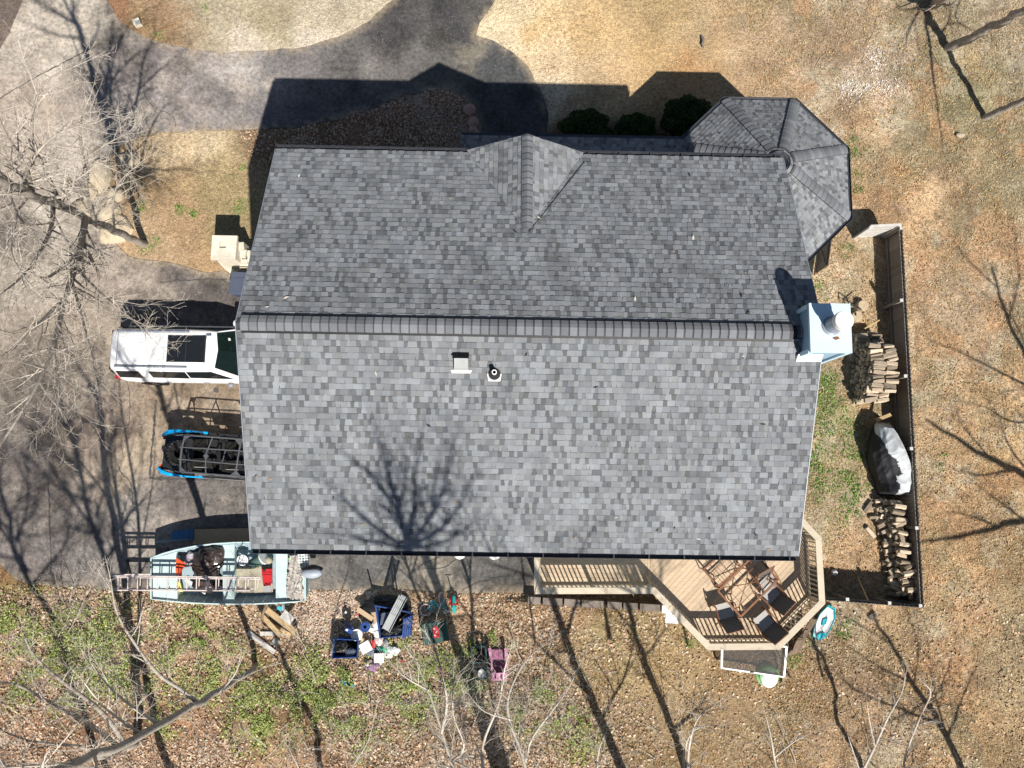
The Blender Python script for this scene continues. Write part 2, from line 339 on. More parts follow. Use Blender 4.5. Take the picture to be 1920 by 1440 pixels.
GP_ = [(1545, 720, .55), (1560, 760, .5), (1540, 690, .4), (1575, 800, .5), (1555, 850, .6), (1580, 880, .5), (1545, 900, .6), (1570, 930, .7), (1560, 960, .5), (1600, 900, .5), (1610, 850, .4), (1540, 1000, .3), (1600, 290, .4), (1605, 320, .4), (1600, 260, .25), (1590, 470, .25), (1575, 460, .3), (1530, 540, .3), (1546, 555, .2), (1610, 350, .2), (455, 315, .14), (440, 330, .12), (450, 390, .3), (280, 460, .3), (340, 395, .25), (360, 400, .2), (270, 390, .25), (380, 12, .25), (300, 72, .2), (1760, 880, .2), (1770, 850, .15), (1395, 1190, .25), (1585, 1180, .3), (1520, 1210, .25), (1300, 1195, .3), (1290, 1170, .25), (1490, 1240, .3), (1745, 700, .2), (1555, 880, 1.0), (1550, 760, .7)]
WD = [(20, 1130, .8), (60, 1170, .9), (120, 1190, .9), (170, 1220, 1.0), (190, 1170, .8), (205, 1260, .8), (150, 1270, .7), (230, 1210, .7), (80, 1230, .6), (300, 1155, .5), (375, 1155, .4), (370, 1195, .3), (320, 1230, .5), (410, 1230, .6), (470, 1285, .8), (490, 1330, .8), (510, 1370, .7), (450, 1380, .5), (590, 1250, .7), (620, 1290, .8), (600, 1330, .6), (560, 1310, .6), (655, 1260, .7), (740, 1210, .4), (770, 1270, .7), (800, 1290, .7), (830, 1250, .6), (860, 1290, .5), (895, 1300, .4), (760, 1330, .6), (690, 1400, .5), (650, 1350, .5), (310, 1360, .4), (330, 1300, .4), (880, 1220, .2), (950, 1200, .25), (930, 1195, .2), (700, 1300, .5), (1090, 1390, .6), (980, 1350, .5), (120, 1320, .5), (10, 1190, .6), (260, 1290, .6), (40, 1290, .5), (390, 1290, .5), (1010, 1290, .5), (1050, 1340, .6)]
def blob_d(cs): 
    P = [(at(a, b, 0), r) for a, b, r in cs]
    def f(x, y):
        d = np.zeros_like(x)
        for p, r in P: d = np.maximum(d, np.clip(1.25 - np.hypot(x - p.x, y - p.y) / r, 0, 1))
        return d * np.clip(fbm(x * 1.6, y * 1.6, 3, 15) * 2.2 - .5, .05, 1)
    return f
def axis(a, b, st, far):
    c = list(np.arange(a, b + st / 2, st)); e1 = []; e2 = []; d = st
    x = a; y = b
    while x > -far:
        d *= 1.35; x -= d; y += d; e1.append(x); e2.append(y)
    return np.array(e1[::-1] + c + e2)
gx = axis(-21.5, 22.5, .09, 900); gy = axis(-12.5, 20.5, .09, 900)
X, Y = np.meshgrid(gx, gy)
ins = inside(X, Y, DRW); near = (np.abs(X) < 24) & (Y > -14) & (Y < 22)
dist = np.full(X.shape, 5.0); dist[near] = pdist(X[near], Y[near], DRW)
WALLB = [hloc(at(x, y, .4)) for x, y in ((985, 1128), (1240, 1140))]
def mound(x, y):
    u = cP * (x - HX) + sP * (y - HY); v = -sP * (x - HX) + cP * (y - HY)
    a = np.clip((u + .8) / 1.2, 0, 1) * np.clip((7.5 - u) / 3.5, 0, 1); vv = -7.62 - .03 * u
    return .36 * a * np.clip((vv - v) / .12, 0, 1) * np.clip(1 - (vv - v) / 3.2, 0, 1)
rough_r = np.clip((X - 10.5) / 2.5, 0, 1) * np.clip((22.5 - X) / 1, 0, 1)
Zg = .05 * (fbm(X * .5, Y * .5, 3, 1) - .5) + (.018 + .085 * rough_r) * (fbm(X * 3.6, Y * 3.6, 4, 7, .7) - .45)
edge = np.clip(dist / .5, 0, 1); Zg = Zg * edge + .012 * edge + mound(X, Y)
Zg = np.where(ins, -.08 * np.clip(dist / .12, 0, 1) - .004, Zg)
Zg = np.where(near, Zg, 0)
colg = paint(X, Y, GS, .55, 3)
mot = fbm(X * 1.7, Y * 1.7, 5, 31, .6); colg *= (.72 + .6 * mot)[..., None]
rustp = np.clip((fbm(X * .55, Y * .55, 4, 77) - .58) * 6, 0, .8) * rough_r; colg = colg * (1 - .45 * rustp[..., None]) + .45 * rustp[..., None] * np.array((.46, .26, .10))
lawn = np.clip((X - 7) / 5, 0, 1) * (near); wood = np.clip((2 - X) / 4, 0, 1) * np.clip((-3.6 - Y) / .8, 0, 1) * near; colg *= (1 + wood * np.clip((fbm(X * 1.1, Y * 1.1, 5, 140, .7) - .47) * 3.2, -.45, .4))[..., None]
br = fbm(X * .9, Y * .9, 5, 123, .65); colg *= (1 + lawn * np.clip((br - .5) * 1.8, -.22, .26))[..., None]
for cs_, cc_, f_ in ((GP_, (110, 134, 66), .5), (WD, (160, 158, 100), .45)):
    mk = np.zeros(X.shape); mk[near] = blob_d(cs_)(X[near], Y[near]); mk = np.clip(mk * 1.5, 0, 1)[..., None] * f_; colg = colg * (1 - mk) + np.array(alb(*cc_)) * mk
for sd_2, th_, cc_, f_, sc_ in ((201, .55, (206, 192, 156), .6, .8), (202, .56, (150, 140, 96), .55, .7), (203, .57, (212, 152, 88), .55, .6), (204, .6, (142, 108, 74), .45, 1.1)):
    mk = (np.clip((fbm(X * sc_, Y * sc_, 5, sd_2, .68) - th_) * 9, 0, 1) * lawn)[..., None] * f_; colg = colg * (1 - mk) + np.array(alb(*cc_)) * mk
lg_ = colg.mean(-1, keepdims=True); colg = colg + (lg_ - colg) * (.16 * lawn)[..., None]
gl_ = colg.mean(-1, keepdims=True); colg = np.clip((gl_ + (colg - gl_) * .84) * 1.2, 0, .8)
ny_, nx_ = X.shape
def grid_mesh(name, X, Y, Z, C, mat):
    me = bpy.data.meshes.new(name); n = X.size
    me.vertices.add(n); me.vertices.foreach_set('co', np.stack([X, Y, Z], -1).ravel().astype(np.float32))
    i = np.arange(n).reshape(X.shape); q = np.stack([i[:-1, :-1], i[:-1, 1:], i[1:, 1:], i[1:, :-1]], -1).reshape(-1, 4)
    me.loops.add(q.size); me.loops.foreach_set('vertex_index', q.ravel().astype(np.int32))
    me.polygons.add(len(q)); me.polygons.foreach_set('loop_start', np.arange(0, q.size, 4, dtype=np.int32))
    me.polygons.foreach_set('use_smooth', np.ones(len(q), bool))
    a = me.attributes.new('Col', 'FLOAT_COLOR', 'POINT')
    a.data.foreach_set('color', np.concatenate([C.reshape(-1, 3), np.ones((n, 1))], 1).ravel().astype(np.float32))
    me.update(calc_edges=True); me.validate(); me.materials.append(mat)
    o = bpy.data.objects.new(name, me); COL.objects.link(o); return o
def m_earth(name, speck, bumpd, sc, fine=.32):
    m = bpy.data.materials.new(name); m.use_nodes = True; N = m.node_tree.nodes; L = m.node_tree.links
    b = N['Principled BSDF']; b.inputs['Roughness'].default_value = .95; b.inputs['Specular IOR Level'].default_value = .12
    tc = N.new('ShaderNodeTexCoord'); an = N.new('ShaderNodeAttribute'); an.attribute_name = 'Col'
    n1 = N.new('ShaderNodeTexNoise'); n1.inputs['Scale'].default_value = sc; n1.inputs['Detail'].default_value = 9; n1.inputs['Roughness'].default_value = .72
    L.new(tc.outputs['Object'], n1.inputs['Vector'])
    r1 = N.new('ShaderNodeMapRange'); r1.inputs['From Min'].default_value = .3; r1.inputs['From Max'].default_value = .7; r1.inputs['To Min'].default_value = .52; r1.inputs['To Max'].default_value = 1.50
    L.new(n1.outputs['Fac'], r1.inputs['Value'])
    n5 = N.new('ShaderNodeTexNoise'); n5.inputs['Scale'].default_value = 26; n5.inputs['Detail'].default_value = 4; n5.inputs['Roughness'].default_value = .6
    L.new(tc.outputs['Object'], n5.inputs['Vector'])
    r5 = N.new('ShaderNodeMapRange'); r5.inputs['From Min'].default_value = .36; r5.inputs['From Max'].default_value = .64; r5.inputs['To Min'].default_value = 1 - fine; r5.inputs['To Max'].default_value = 1 + fine
    L.new(n5.outputs['Fac'], r5.inputs['Value']); m5 = N.new('ShaderNodeMath'); m5.operation = 'MULTIPLY'; L.new(r1.outputs['Result'], m5.inputs[0]); L.new(r5.outputs['Result'], m5.inputs[1])
    mu = N.new('ShaderNodeMix'); mu.data_type = 'RGBA'; mu.blend_type = 'MULTIPLY'; mu.inputs[0].default_value = 1
    L.new(an.outputs['Color'], mu.inputs[6]); L.new(m5.outputs[0], mu.inputs[7])
    v = N.new('ShaderNodeTexVoronoi'); v.inputs['Scale'].default_value = 16; L.new(tc.outputs['Object'], v.inputs['Vector'])
    r2 = N.new('ShaderNodeMapRange'); r2.inputs['From Min'].default_value = .13; r2.inputs['From Max'].default_value = .2; r2.inputs['To Min'].default_value = 1; r2.inputs['To Max'].default_value = 0
    L.new(v.outputs['Distance'], r2.inputs['Value'])
    sep = N.new('ShaderNodeSeparateColor'); L.new(v.outputs['Color'], sep.inputs['Color'])
    gt = N.new('ShaderNodeMath'); gt.operation = 'GREATER_THAN'; gt.inputs[1].default_value = 1 - speck; L.new(sep.outputs[0], gt.inputs[0])
    mm = N.new('ShaderNodeMath'); mm.operation = 'MULTIPLY'; L.new(r2.outputs['Result'], mm.inputs[0]); L.new(gt.outputs[0], mm.inputs[1])
    mx = N.new('ShaderNodeMix'); mx.data_type = 'RGBA'; L.new(mm.outputs[0], mx.inputs[0]); L.new(mu.outputs[2], mx.inputs[6]); mx.inputs[7].default_value = (.52, .46, .38, 1)
    L.new(mx.outputs[2], b.inputs['Base Color'])
    n3 = N.new('ShaderNodeTexNoise'); n3.inputs['Scale'].default_value = 14; n3.inputs['Detail'].default_value = 8; n3.inputs['Roughness'].default_value = .7
    L.new(tc.outputs['Object'], n3.inputs['Vector'])
    bp = N.new('ShaderNodeBump'); bp.inputs['Strength'].default_value = .9; bp.inputs['Distance'].default_value = bumpd
    L.new(n3.outputs['Fac'], bp.inputs['Height']); L.new(bp.outputs['Normal'], b.inputs['Normal'])
    return m
ground = grid_mesh('ground', X, Y, Zg, colg, m_earth('earth', .16, .09, 7)); ground['kind'] = 'structure'
def gz(x, y):
    j = int(np.clip(np.searchsorted(gx, x), 0, len(gx) - 1)); i = int(np.clip(np.searchsorted(gy, y), 0, len(gy) - 1)); return float(Zg[i, j])
def gzv(x, y):
    return Zg[np.clip(np.searchsorted(gy, y), 0, len(gy) - 1), np.clip(np.searchsorted(gx, x), 0, len(gx) - 1)]

# driveway sheet
ax = np.arange(-26, 6, .16); ay = np.arange(-5, 22, .16); AX, AY = np.meshgrid(ax, ay)
AX = AX + NR.uniform(-.04, .04, AX.shape); AY = AY + NR.uniform(-.04, .04, AY.shape)
ok = inside(AX, AY, DRW); ok[ok] &= pdist(AX[ok], AY[ok], DRW) > .08
pts = [Vector(p) for p in DRW] + [Vector((a, b)) for a, b in zip(AX[ok], AY[ok])]
nE = len(DRW)
cv, ce, cf, *_r = geometry.delaunay_2d_cdt(pts, [], [list(range(nE))], 1, 1e-5)
me = bpy.data.meshes.new('driveway')
cx_ = np.array([v.x for v in cv]); cy_ = np.array([v.y for v in cv])
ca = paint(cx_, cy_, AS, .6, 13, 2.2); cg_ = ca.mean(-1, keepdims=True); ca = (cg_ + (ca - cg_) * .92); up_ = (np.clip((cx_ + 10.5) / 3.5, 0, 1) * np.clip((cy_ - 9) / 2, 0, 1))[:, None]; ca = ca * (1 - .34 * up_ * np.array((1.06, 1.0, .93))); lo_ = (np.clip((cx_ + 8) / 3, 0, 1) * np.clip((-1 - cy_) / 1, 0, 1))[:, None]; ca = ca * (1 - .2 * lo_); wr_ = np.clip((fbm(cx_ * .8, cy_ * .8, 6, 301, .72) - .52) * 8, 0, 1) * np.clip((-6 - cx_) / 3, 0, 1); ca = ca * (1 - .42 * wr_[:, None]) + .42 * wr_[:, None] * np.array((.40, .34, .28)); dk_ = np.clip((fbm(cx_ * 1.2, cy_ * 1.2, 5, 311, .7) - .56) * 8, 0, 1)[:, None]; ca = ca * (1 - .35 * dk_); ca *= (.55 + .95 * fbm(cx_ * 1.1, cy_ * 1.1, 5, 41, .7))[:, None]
dd = pdist(cx_, cy_, DRW); ed = np.clip(1 - dd / .35, 0, 1) * (fbm(cx_ * 3, cy_ * 3, 3, 5) > .42); ca = ca * (1 - .55 * ed[:, None]) + .55 * ed[:, None] * np.array((.34, .27, .19))
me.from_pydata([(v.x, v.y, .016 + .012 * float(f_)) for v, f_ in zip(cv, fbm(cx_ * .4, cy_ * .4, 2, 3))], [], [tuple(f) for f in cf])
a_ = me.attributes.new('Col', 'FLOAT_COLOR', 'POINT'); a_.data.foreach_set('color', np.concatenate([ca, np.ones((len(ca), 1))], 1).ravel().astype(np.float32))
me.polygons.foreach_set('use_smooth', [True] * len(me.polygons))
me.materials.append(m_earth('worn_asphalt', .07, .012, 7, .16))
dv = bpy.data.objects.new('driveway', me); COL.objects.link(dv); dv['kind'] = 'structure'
# tar seams and cracks lying on the driveway
m_tar = M('tar_seam', (.085, .08, .076), rough=.9, var=.4)
sm = MB(); rg = random.Random(5)
for pl, wd in (([(293, 750), (290, 800), (285, 850), (282, 895)], .08), ([(280, 897), (340, 899), (420, 900), (470, 901)], .07), ([(0, 186), (60, 150), (120, 118), (200, 78)], .05), ([(30, 940), (92, 905), (95, 1000), (97, 1080)], .05), ([(300, 530), (380, 525), (430, 524)], .05)):
    P = []
    for a, b in zip(pl, pl[1:]):
        for k in range(12):
            q = at(a[0] + (b[0] - a[0]) * k / 12 + rg.uniform(-1, 1), a[1] + (b[1] - a[1]) * k / 12 + rg.uniform(-1, 1), 0); q.z = .036; P.append(q)
    for a, b in zip(P, P[1:]):
        d = (b - a).normalized(); n = Vector((-d.y, d.x, 0)) * wd * rg.uniform(.25, .6)
        sm.add([a - n, b - n, b + n, a + n], [(0, 1, 2, 3)])
for k in range(16):
    x, y = rg.choice(((rg.uniform(20, 280), rg.uniform(280, 1000)), (rg.uniform(240, 800), rg.uniform(110, 190)), (rg.uniform(640, 990), rg.uniform(1055, 1095)))); a = rg.uniform(0, 6.28); p = at(x, y, 0); p.z = .037
    for _ in range(rg.randint(8, 22)):
        a += rg.uniform(-.5, .5); q = p + Vector((math.cos(a), math.sin(a), 0)) * .16
        if not inside(np.array([q.x]), np.array([q.y]), DRW)[0]: break
        n = Vector((-math.sin(a), math.cos(a), 0)) * rg.uniform(.006, .014); sm.add([p - n, q - n, q + n, p + n], [(0, 1, 2, 3)]); p = q
for k in range(14):
    p = at(rg.uniform(40, 460), rg.uniform(520, 1060), 0); r_ = rg.uniform(.05, .16)
    if inside(np.array([p.x]), np.array([p.y]), DRW)[0]: sm.add([(p.x + r_ * rg.uniform(.6, 1) * math.cos(t), p.y + r_ * rg.uniform(.6, 1) * math.sin(t), .0345) for t in np.linspace(0, 6.28, 9, endpoint=False)], [tuple(range(9))])
o = sm.build('driveway_seams', m_tar); o['kind'] = 'structure'

# ------------------------------------------------------------------ house
RG = random.Random(11)
house = thing('house', 'large two storey house with a new grey shingled gable roof and pale blue siding', 'house', (HX, HY, 0), PSI)
SN, SS = (ZR - ZN) / HDN, (ZR - ZS) / HDS
def zroof(v): return ZR - (SN * v if v > 0 else -SS * v)
rb = MB()
for sgn, dpt, ze in ((1, HDN, ZN), (-1, HDS, ZS)):
    rb.hexa([(-HA, 0, ZR - .22), (HA, 0, ZR - .22), (HA, sgn * dpt, ze - .22), (-HA, sgn * dpt, ze - .22), (-HA, 0, ZR - .03), (HA, 0, ZR - .03), (HA, sgn * dpt, ze - .03), (-HA, sgn * dpt, ze - .03)])
roof = rb.build('roof', m_roofdeck, house)
EXP = .147
def tone(rg, last=0.):
    t = rg.random()
    if last and last < .13: t *= .80
    v = rg.uniform(.195, .24) if t < .46 else rg.uniform(.155, .195) if t < .75 else rg.uniform(.10, .132)
    k = rg.uniform(-.012, .012)
    return (v * .955 + k * .3, v, v * 1.065 - k * .4)
SH = []   # (verts, faces, tone, apparent size)
def shingle_face(O, U, V, Nn, length, Lf, Rf, bucket, e=EXP, rg=RG, over=.02):
    O, U, V, Nn = Vector(O), Vector(U).normalized(), Vector(V).normalized(), Vector(Nn).normalized()
    if Nn.z < 0: Nn = -Nn
    n = int(math.ceil(length / e)); lasttone = None
    for i in range(n):
        t0 = i * e; t1 = min(t0 + e + over, length)
        lo = min(Lf(t0), Lf(t1)); hi = max(Rf(t0), Rf(t1)); u = lo - rg.uniform(0, .2)
        raised = rg.random() < .5; lastv = 0.
        while u < hi:
            tn = tone(rg, lastv); lastv = tn[1]
            wd = rg.uniform(.08, .125) if lastv < .14 else rg.choice((.08, .10, .12, .14, .16, .20)) * rg.uniform(.9, 1.1); tp = rg.uniform(-.024, .024)
            a0, a1 = u - tp * .5, u + tp * .5; b0, b1 = u + wd + tp * .4, u + wd - tp * .4
            a0 = min(max(a0, Lf(t0)), Rf(t0)); b0 = min(max(b0, Lf(t0)), Rf(t0)); a1 = min(max(a1, Lf(t1)), Rf(t1)); b1 = min(max(b1, Lf(t1)), Rf(t1))
            u += wd; raised = not raised if rg.random() < .8 else raised
            if b0 - a0 < .006 and b1 - a1 < .006: continue
            h = (.021 if raised else .010) + rg.uniform(-.002, .002); ht = .003 if raised else .0015
            P = [O + U * a0 + V * t0, O + U * b0 + V * t0, O + U * b1 + V * t1 + Nn * ht, O + U * a1 + V * t1 + Nn * ht, O + U * a0 + V * t0 + Nn * h, O + U * b0 + V * t0 + Nn * h]
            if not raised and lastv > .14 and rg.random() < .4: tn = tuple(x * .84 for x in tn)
            z = P[4].z; fb = 1 - rg.uniform(.15, .24)
            P += [P[4].lerp(P[3], fb), P[5].lerp(P[2], fb)]
            bucket.append((P, [(4, 5, 7, 6), (6, 7, 2, 3), (0, 1, 5, 4), (0, 4, 3), (1, 2, 5)], tn, (b0 - a0) * (t1 - t0) / (CAM_H - z) ** 2))
def cap_row(A, B, sa, sb, hwid, parent, name='ridge_cap', step=.205, lift=.02, mat=m_cap, rg=RG):
    A, B, sa, sb = Vector(A), Vector(B), Vector(sa).normalized(), Vector(sb).normalized()
    d = (B - A); L = d.length; d.normalize(); n = int(L / step); up = -(sa + sb)
    up = up.normalized() if up.length > .05 else Vector((0, 0, 1))
    if up.z < 0: up = -up
    for i in range(n):
        p = A + d * (i * step); q = A + d * min(L, (i + 1) * step + .05)
        ring = []; tn = rg.uniform(.125, .185); m_ = p.lerp(q, .66)
        for P_, ex in ((p, .030 + rg.uniform(0, .006)), (m_, .016), (q, .004)):
            wv = hwid * rg.uniform(.98, 1.02)
            row = [P_ + sa * wv, P_ + sa * wv * .5 + up * .012, P_ + up * .005, P_ + sb * wv * .5 + up * .012, P_ + sb * wv]
            ring.append([r + up * (lift + ex) for r in row])
        low = [r - up * .035 for r in ring[0]]
        b = MB(); vs = ring[0] + ring[1] + ring[2] + low + [r - up * .03 for r in (ring[2][0], ring[2][4])]
        b.cur = (tn * .95, tn, tn * 1.09); b.add(vs, [(k, k + 1, 6 + k, 5 + k) for k in range(4)]); b.cur = (tn * .45, tn * .45, tn * .5)
        n0 = len(b.v) - len(vs); b.f += [(5 + k, 6 + k, 11 + k, 10 + k) for k in range(4)] + [(15 + k, 16 + k, k + 1, k) for k in range(4)] + [(0, 5, 10, 20, 15), (4, 19, 21, 14, 9)]; b.c += [b.cur] * 10
        b.build(name, m_shingle, parent)
bk = []
nN = Vector((0, SN, 1)); nS = Vector((0, -SS, 1))
shingle_face((0, HDN, ZN), (1, 0, 0), (0, -HDN, ZR - ZN), nN, math.hypot(HDN, ZR - ZN) - .16, lambda t: -HA, lambda t: HA, bk)
shingle_face((0, -HDS, ZS), (1, 0, 0), (0, HDS, ZR - ZS), nS, math.hypot(HDS, ZR - ZS) - .16, lambda t: -HA, lambda t: HA, bk)
# cross gable over the front
GP = Vector((-.11, 5.24, 9.03)); GV = Vector((-.09, 2.66, 9.03)); GL = Vector((-1.70, 5.22, 8.02)); GR = Vector((1.43, 5.22, 8.02))
gb = MB(); dn_ = Vector((0, 0, -.05))
for E_ in (GL, GR): gb.add([GP + dn_, GV + dn_, E_ + dn_, GP + dn_ * 4, E_ + dn_ * 4], [(0, 1, 2), (0, 2, 4, 3)])
gb.build('cross_gable', m_roofdeck, house)
for sgn, E_ in ((-1, GL), (1, GR)):
    nn = (GP - E_).cross(GV - E_); dv_ = Vector((sgn, 0, (E_.z - GP.z) / abs(E_.x - GP.x))).normalized(); Ls = abs(E_.x - GP.x) / abs(dv_.x)
    # U runs along the ridge from the front (0) to the valley
    O = Vector((E_.x, GP.y, E_.z)); Rl = GP.y - GV.y
    shingle_face(O, (0, -1, 0), -dv_, nn, Ls - .02, (lambda t, L=Ls: 0.0), (lambda t, L=Ls, R=Rl: R * t / L), bk)
# turret roof
OC = hloc((8.434, 9.6099, 0)); OC = Vector((OC.x, OC.y, 0)); OR, OZ, OA = 3.0133, 3.8933, 5.5803
oct_ = [Vector((OC.x + OR * math.cos(math.radians(22.5 + 45 * k)), OC.y + OR * math.sin(math.radians(22.5 + 45 * k)), OZ)) for k in range(8)]
apex = Vector((OC.x, OC.y, OA)); HOLE = .30
tb = MB()
for k in range(8):
    a, b = oct_[k], oct_[(k + 1) % 8]; ha, hb = apex.lerp(a, HOLE / OR), apex.lerp(b, HOLE / OR)
    tb.add([a - Vector((0, 0, .04)), b - Vector((0, 0, .04)), hb - Vector((0, 0, .02)), ha - Vector((0, 0, .02)), a - Vector((0, 0, .2)), b - Vector((0, 0, .2)), apex - Vector((0, 0, .35))], [(0, 1, 2, 3), (4, 5, 1, 0), (6, 5, 4)])
turret = tb.build('turret_roof', m_roofdeck, house)
ap = OR * math.cos(math.radians(22.5)); sl_ = math.hypot(ap, OA - OZ)
for k in range(8):
    a, b = oct_[k], oct_[(k + 1) % 8]; mid = (a + b) / 2; U = (b - a).normalized(); V = (apex - mid).normalized(); nn = U.cross(V); hl = (b - a).length / 2
    f = (lambda t, h=hl: -h * (1 - t / sl_)); g = (lambda t, h=hl: h * (1 - t / sl_))
    if k in (4,): pass
    shingle_face(mid, U, V, nn, sl_ * .9, f, g, bk)
    A = a + (apex - a) * .01; B = apex.lerp(a, (HOLE + .02) / OR)
    nx = oct_[(k - 1) % 8]; dh = (apex - a).normalized()
    s1 = (b - a) - dh * (b - a).dot(dh); s2 = (nx - a) - dh * (nx - a).dot(dh)
    cap_row(A, B, s1, s2, .17, turret, lift=.03)
tg = MB()
for k in range(8):
    a, b = oct_[k], oct_[(k + 1) % 8]; o1 = (a - OC).normalized() * 0; c = Vector((OC.x, OC.y, OZ))
    f1, f2 = 1.0, 1.045
    q = lambda P, f, z: c + (P - c) * f + Vector((0, 0, z))
    tg.hexa([q(a, f1, -.13), q(b, f1, -.13), q(b, f2, -.13), q(a, f2, -.13), q(a, f1, -.055), q(b, f1, -.055), q(b, f2, -.05), q(a, f2, -.05)])
    tg.hexa([q(a, f2 - .006, -.05), q(b, f2 - .006, -.05), q(b, f2, -.05), q(a, f2, -.05), q(a, f2 - .006, -.0), q(b, f2 - .006, -.0), q(b, f2, -.0), q(a, f2, -.0)])
tg.build('turret_gutter', m_gutter, house)
# open round cap at the turret top
hm = Matrix.Translation((OC.x, OC.y, 0)); zt = OA - (OA - OZ) * HOLE / OR
MB().lathe([(.315, zt - .5), (.315, zt + .03), (.33, zt + .045), (.345, zt - .03)], 24, hm).build('turret_top_ring', m_gutter, house, smooth=True)
MB().lathe([(.0, zt - .48), (.30, zt - .48)], 20, hm).build('turret_shaft_floor', m_black, house)
wl = MB()
for i in range(7):
    t0, t1 = math.radians(-80 + i * 17), math.radians(-80 + (i + 1) * 17)
    wl.add([(OC.x + r * math.cos(t), OC.y + r * math.sin(t), z) for t, r, z in ((t0, .29, zt - .4), (t1, .29, zt - .4), (t1, .27, zt + .02), (t0, .27, zt + .02))], [(0, 1, 2, 3)])
wl.build('turret_flashing', m_white, house)
tw = MB(); wp = [(OC.x + (OR - .38) * math.cos(math.radians(22.5 + 45 * k)), OC.y + (OR - .38) * math.sin(math.radians(22.5 + 45 * k))) for k in range(8)]
tw.prism(wp, 0, OZ - .1).build('turret_wall', m_siding, house)
# porch roof along the front
PE = atl(865, 253, OZ + .02); pe_y = PE.y; PX0, PX1 = PE.x, OC.x - 2.0; pz1 = OZ + 1.25; py1 = 4.80
pr_ = MB().hexa([(PX0, py1, pz1 - .2), (PX1, py1, pz1 - .2), (PX1, pe_y, OZ - .2), (PX0, pe_y, OZ - .2), (PX0, py1, pz1 - .03), (PX1, py1, pz1 - .03), (PX1, pe_y, OZ - .02), (PX0, pe_y, OZ - .02)])
porch = pr_.build('porch_roof', m_roofdeck, house)
vv = Vector((0, py1 - pe_y, pz1 - OZ)); shingle_face((0, pe_y, OZ), (1, 0, 0), vv, (0, pz1 - OZ, -(py1 - pe_y)), vv.length, lambda t: PX0, lambda t: PX1, bk)
gm = MB().box(((PX0 + PX1) / 2, pe_y + .06, OZ - .09), (PX1 - PX0, .12, .12)); gm.build('porch_gutter', m_gutter, house)
bk.sort(key=lambda s: -s[3])
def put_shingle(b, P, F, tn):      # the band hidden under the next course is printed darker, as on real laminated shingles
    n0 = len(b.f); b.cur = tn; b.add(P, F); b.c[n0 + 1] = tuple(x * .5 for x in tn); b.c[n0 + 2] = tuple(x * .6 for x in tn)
# the shingles that show largest are pieces of their own, the rest are joined
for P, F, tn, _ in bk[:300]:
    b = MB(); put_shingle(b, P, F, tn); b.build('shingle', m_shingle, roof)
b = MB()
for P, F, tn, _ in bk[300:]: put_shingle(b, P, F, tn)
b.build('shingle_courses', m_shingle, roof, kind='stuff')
# ridge: dark vent strip with caps on it
rv = MB()
rv.add([(-HA + .12, 0, ZR + .05), (HA - .72, 0, ZR + .05), (HA - .72, .225, ZR - .225 * SN + .055), (-HA + .12, .225, ZR - .225 * SN + .055), (-HA + .12, -.225, ZR - .225 * SS + .055), (HA - .72, -.225, ZR - .225 * SS + .055),
        (-HA + .12, .22, ZR - .225 * SN - .02), (HA - .72, .22, ZR - .225 * SN - .02), (-HA + .12, -.22, ZR - .225 * SS - .02), (HA - .72, -.22, ZR - .225 * SS - .02)],
       [(0, 1, 2, 3), (4, 5, 1, 0), (3, 2, 7, 6), (5, 4, 8, 9), (0, 3, 6), (0, 4, 8), (1, 2, 7), (1, 5, 9), (0, 6, 8), (1, 7, 9)])
rv.build('ridge_vent', m_black, roof)
cap_row((-HA + .12, 0, ZR), (HA - .72, 0, ZR), (0, 1, -SN), (0, -1, -SS), .195, roof, lift=.05)
cap_row((HA, 0, ZR), (HA - .62, 0, ZR), (0, 1, -SN), (0, -1, -SS), .15, roof, lift=.015)
cap_row(GV + Vector((0, .1, 0)), GP, (-1, 0, -.63), (1, 0, -.63), .17, roof, lift=.025, step=.165)
# valley metal edge
MB().tube([GV + Vector((.05, 0, .03)), GR + Vector((.02, -.3, .13))], .010, 4).build('valley_edge', m_gutter, house)
# gutters and rake edges
def gutter(x0, x1, v, z, s, name='gutter'):
    g = MB()
    pf = [(0, .0), (0, -.13), (.10, -.13), (.135, -.05), (.135, .0), (.125, .0), (.12, -.04), (.09, -.115), (.012, -.115), (.012, .0)]
    n = len(pf); vs = [(x, v + s * a, z + c) for x in (x0, x1) for a, c in pf]
    g.add(vs, [(k, (k + 1) % n, n + (k + 1) % n, n + k) for k in range(n)] + [tuple(range(n)), tuple(range(n, 2 * n))])
    nb = int((x1 - x0) / .9)
    for k in range(nb + 1): g.box((x0 + .2 + k * (x1 - x0 - .4) / max(1, nb), v + s * .07, z - .012), (.03, .13, .02))
    g.build(name, m_gutter, house)
gutter(-HA, -1.66, HDN - .01, ZN + .0, 1); gutter(1.36, HA, HDN - .01, ZN + .0, 1); gutter(-HA, HA, -HDS + .01, ZS + .0, -1)
for sx in (-1, 1):
    for v1, z1 in ((HDN, ZN), (-HDS, ZS)):
        a, b_ = Vector((sx * (HA + .008), 0, ZR)), Vector((sx * (HA + .008), v1, z1)); dz = Vector((0, 0, 1))
        rk = MB(); rk.hexa([a - dz * .25, a - dz * .25 + Vector((sx * .02, 0, 0)), b_ - dz * .25 + Vector((sx * .02, 0, 0)), b_ - dz * .25, a + dz * .006, a + dz * .006 + Vector((sx * .02, 0, 0)), b_ + dz * .006 + Vector((sx * .02, 0, 0)), b_ + dz * .006]); rk.build('rake_board', m_trim, house)

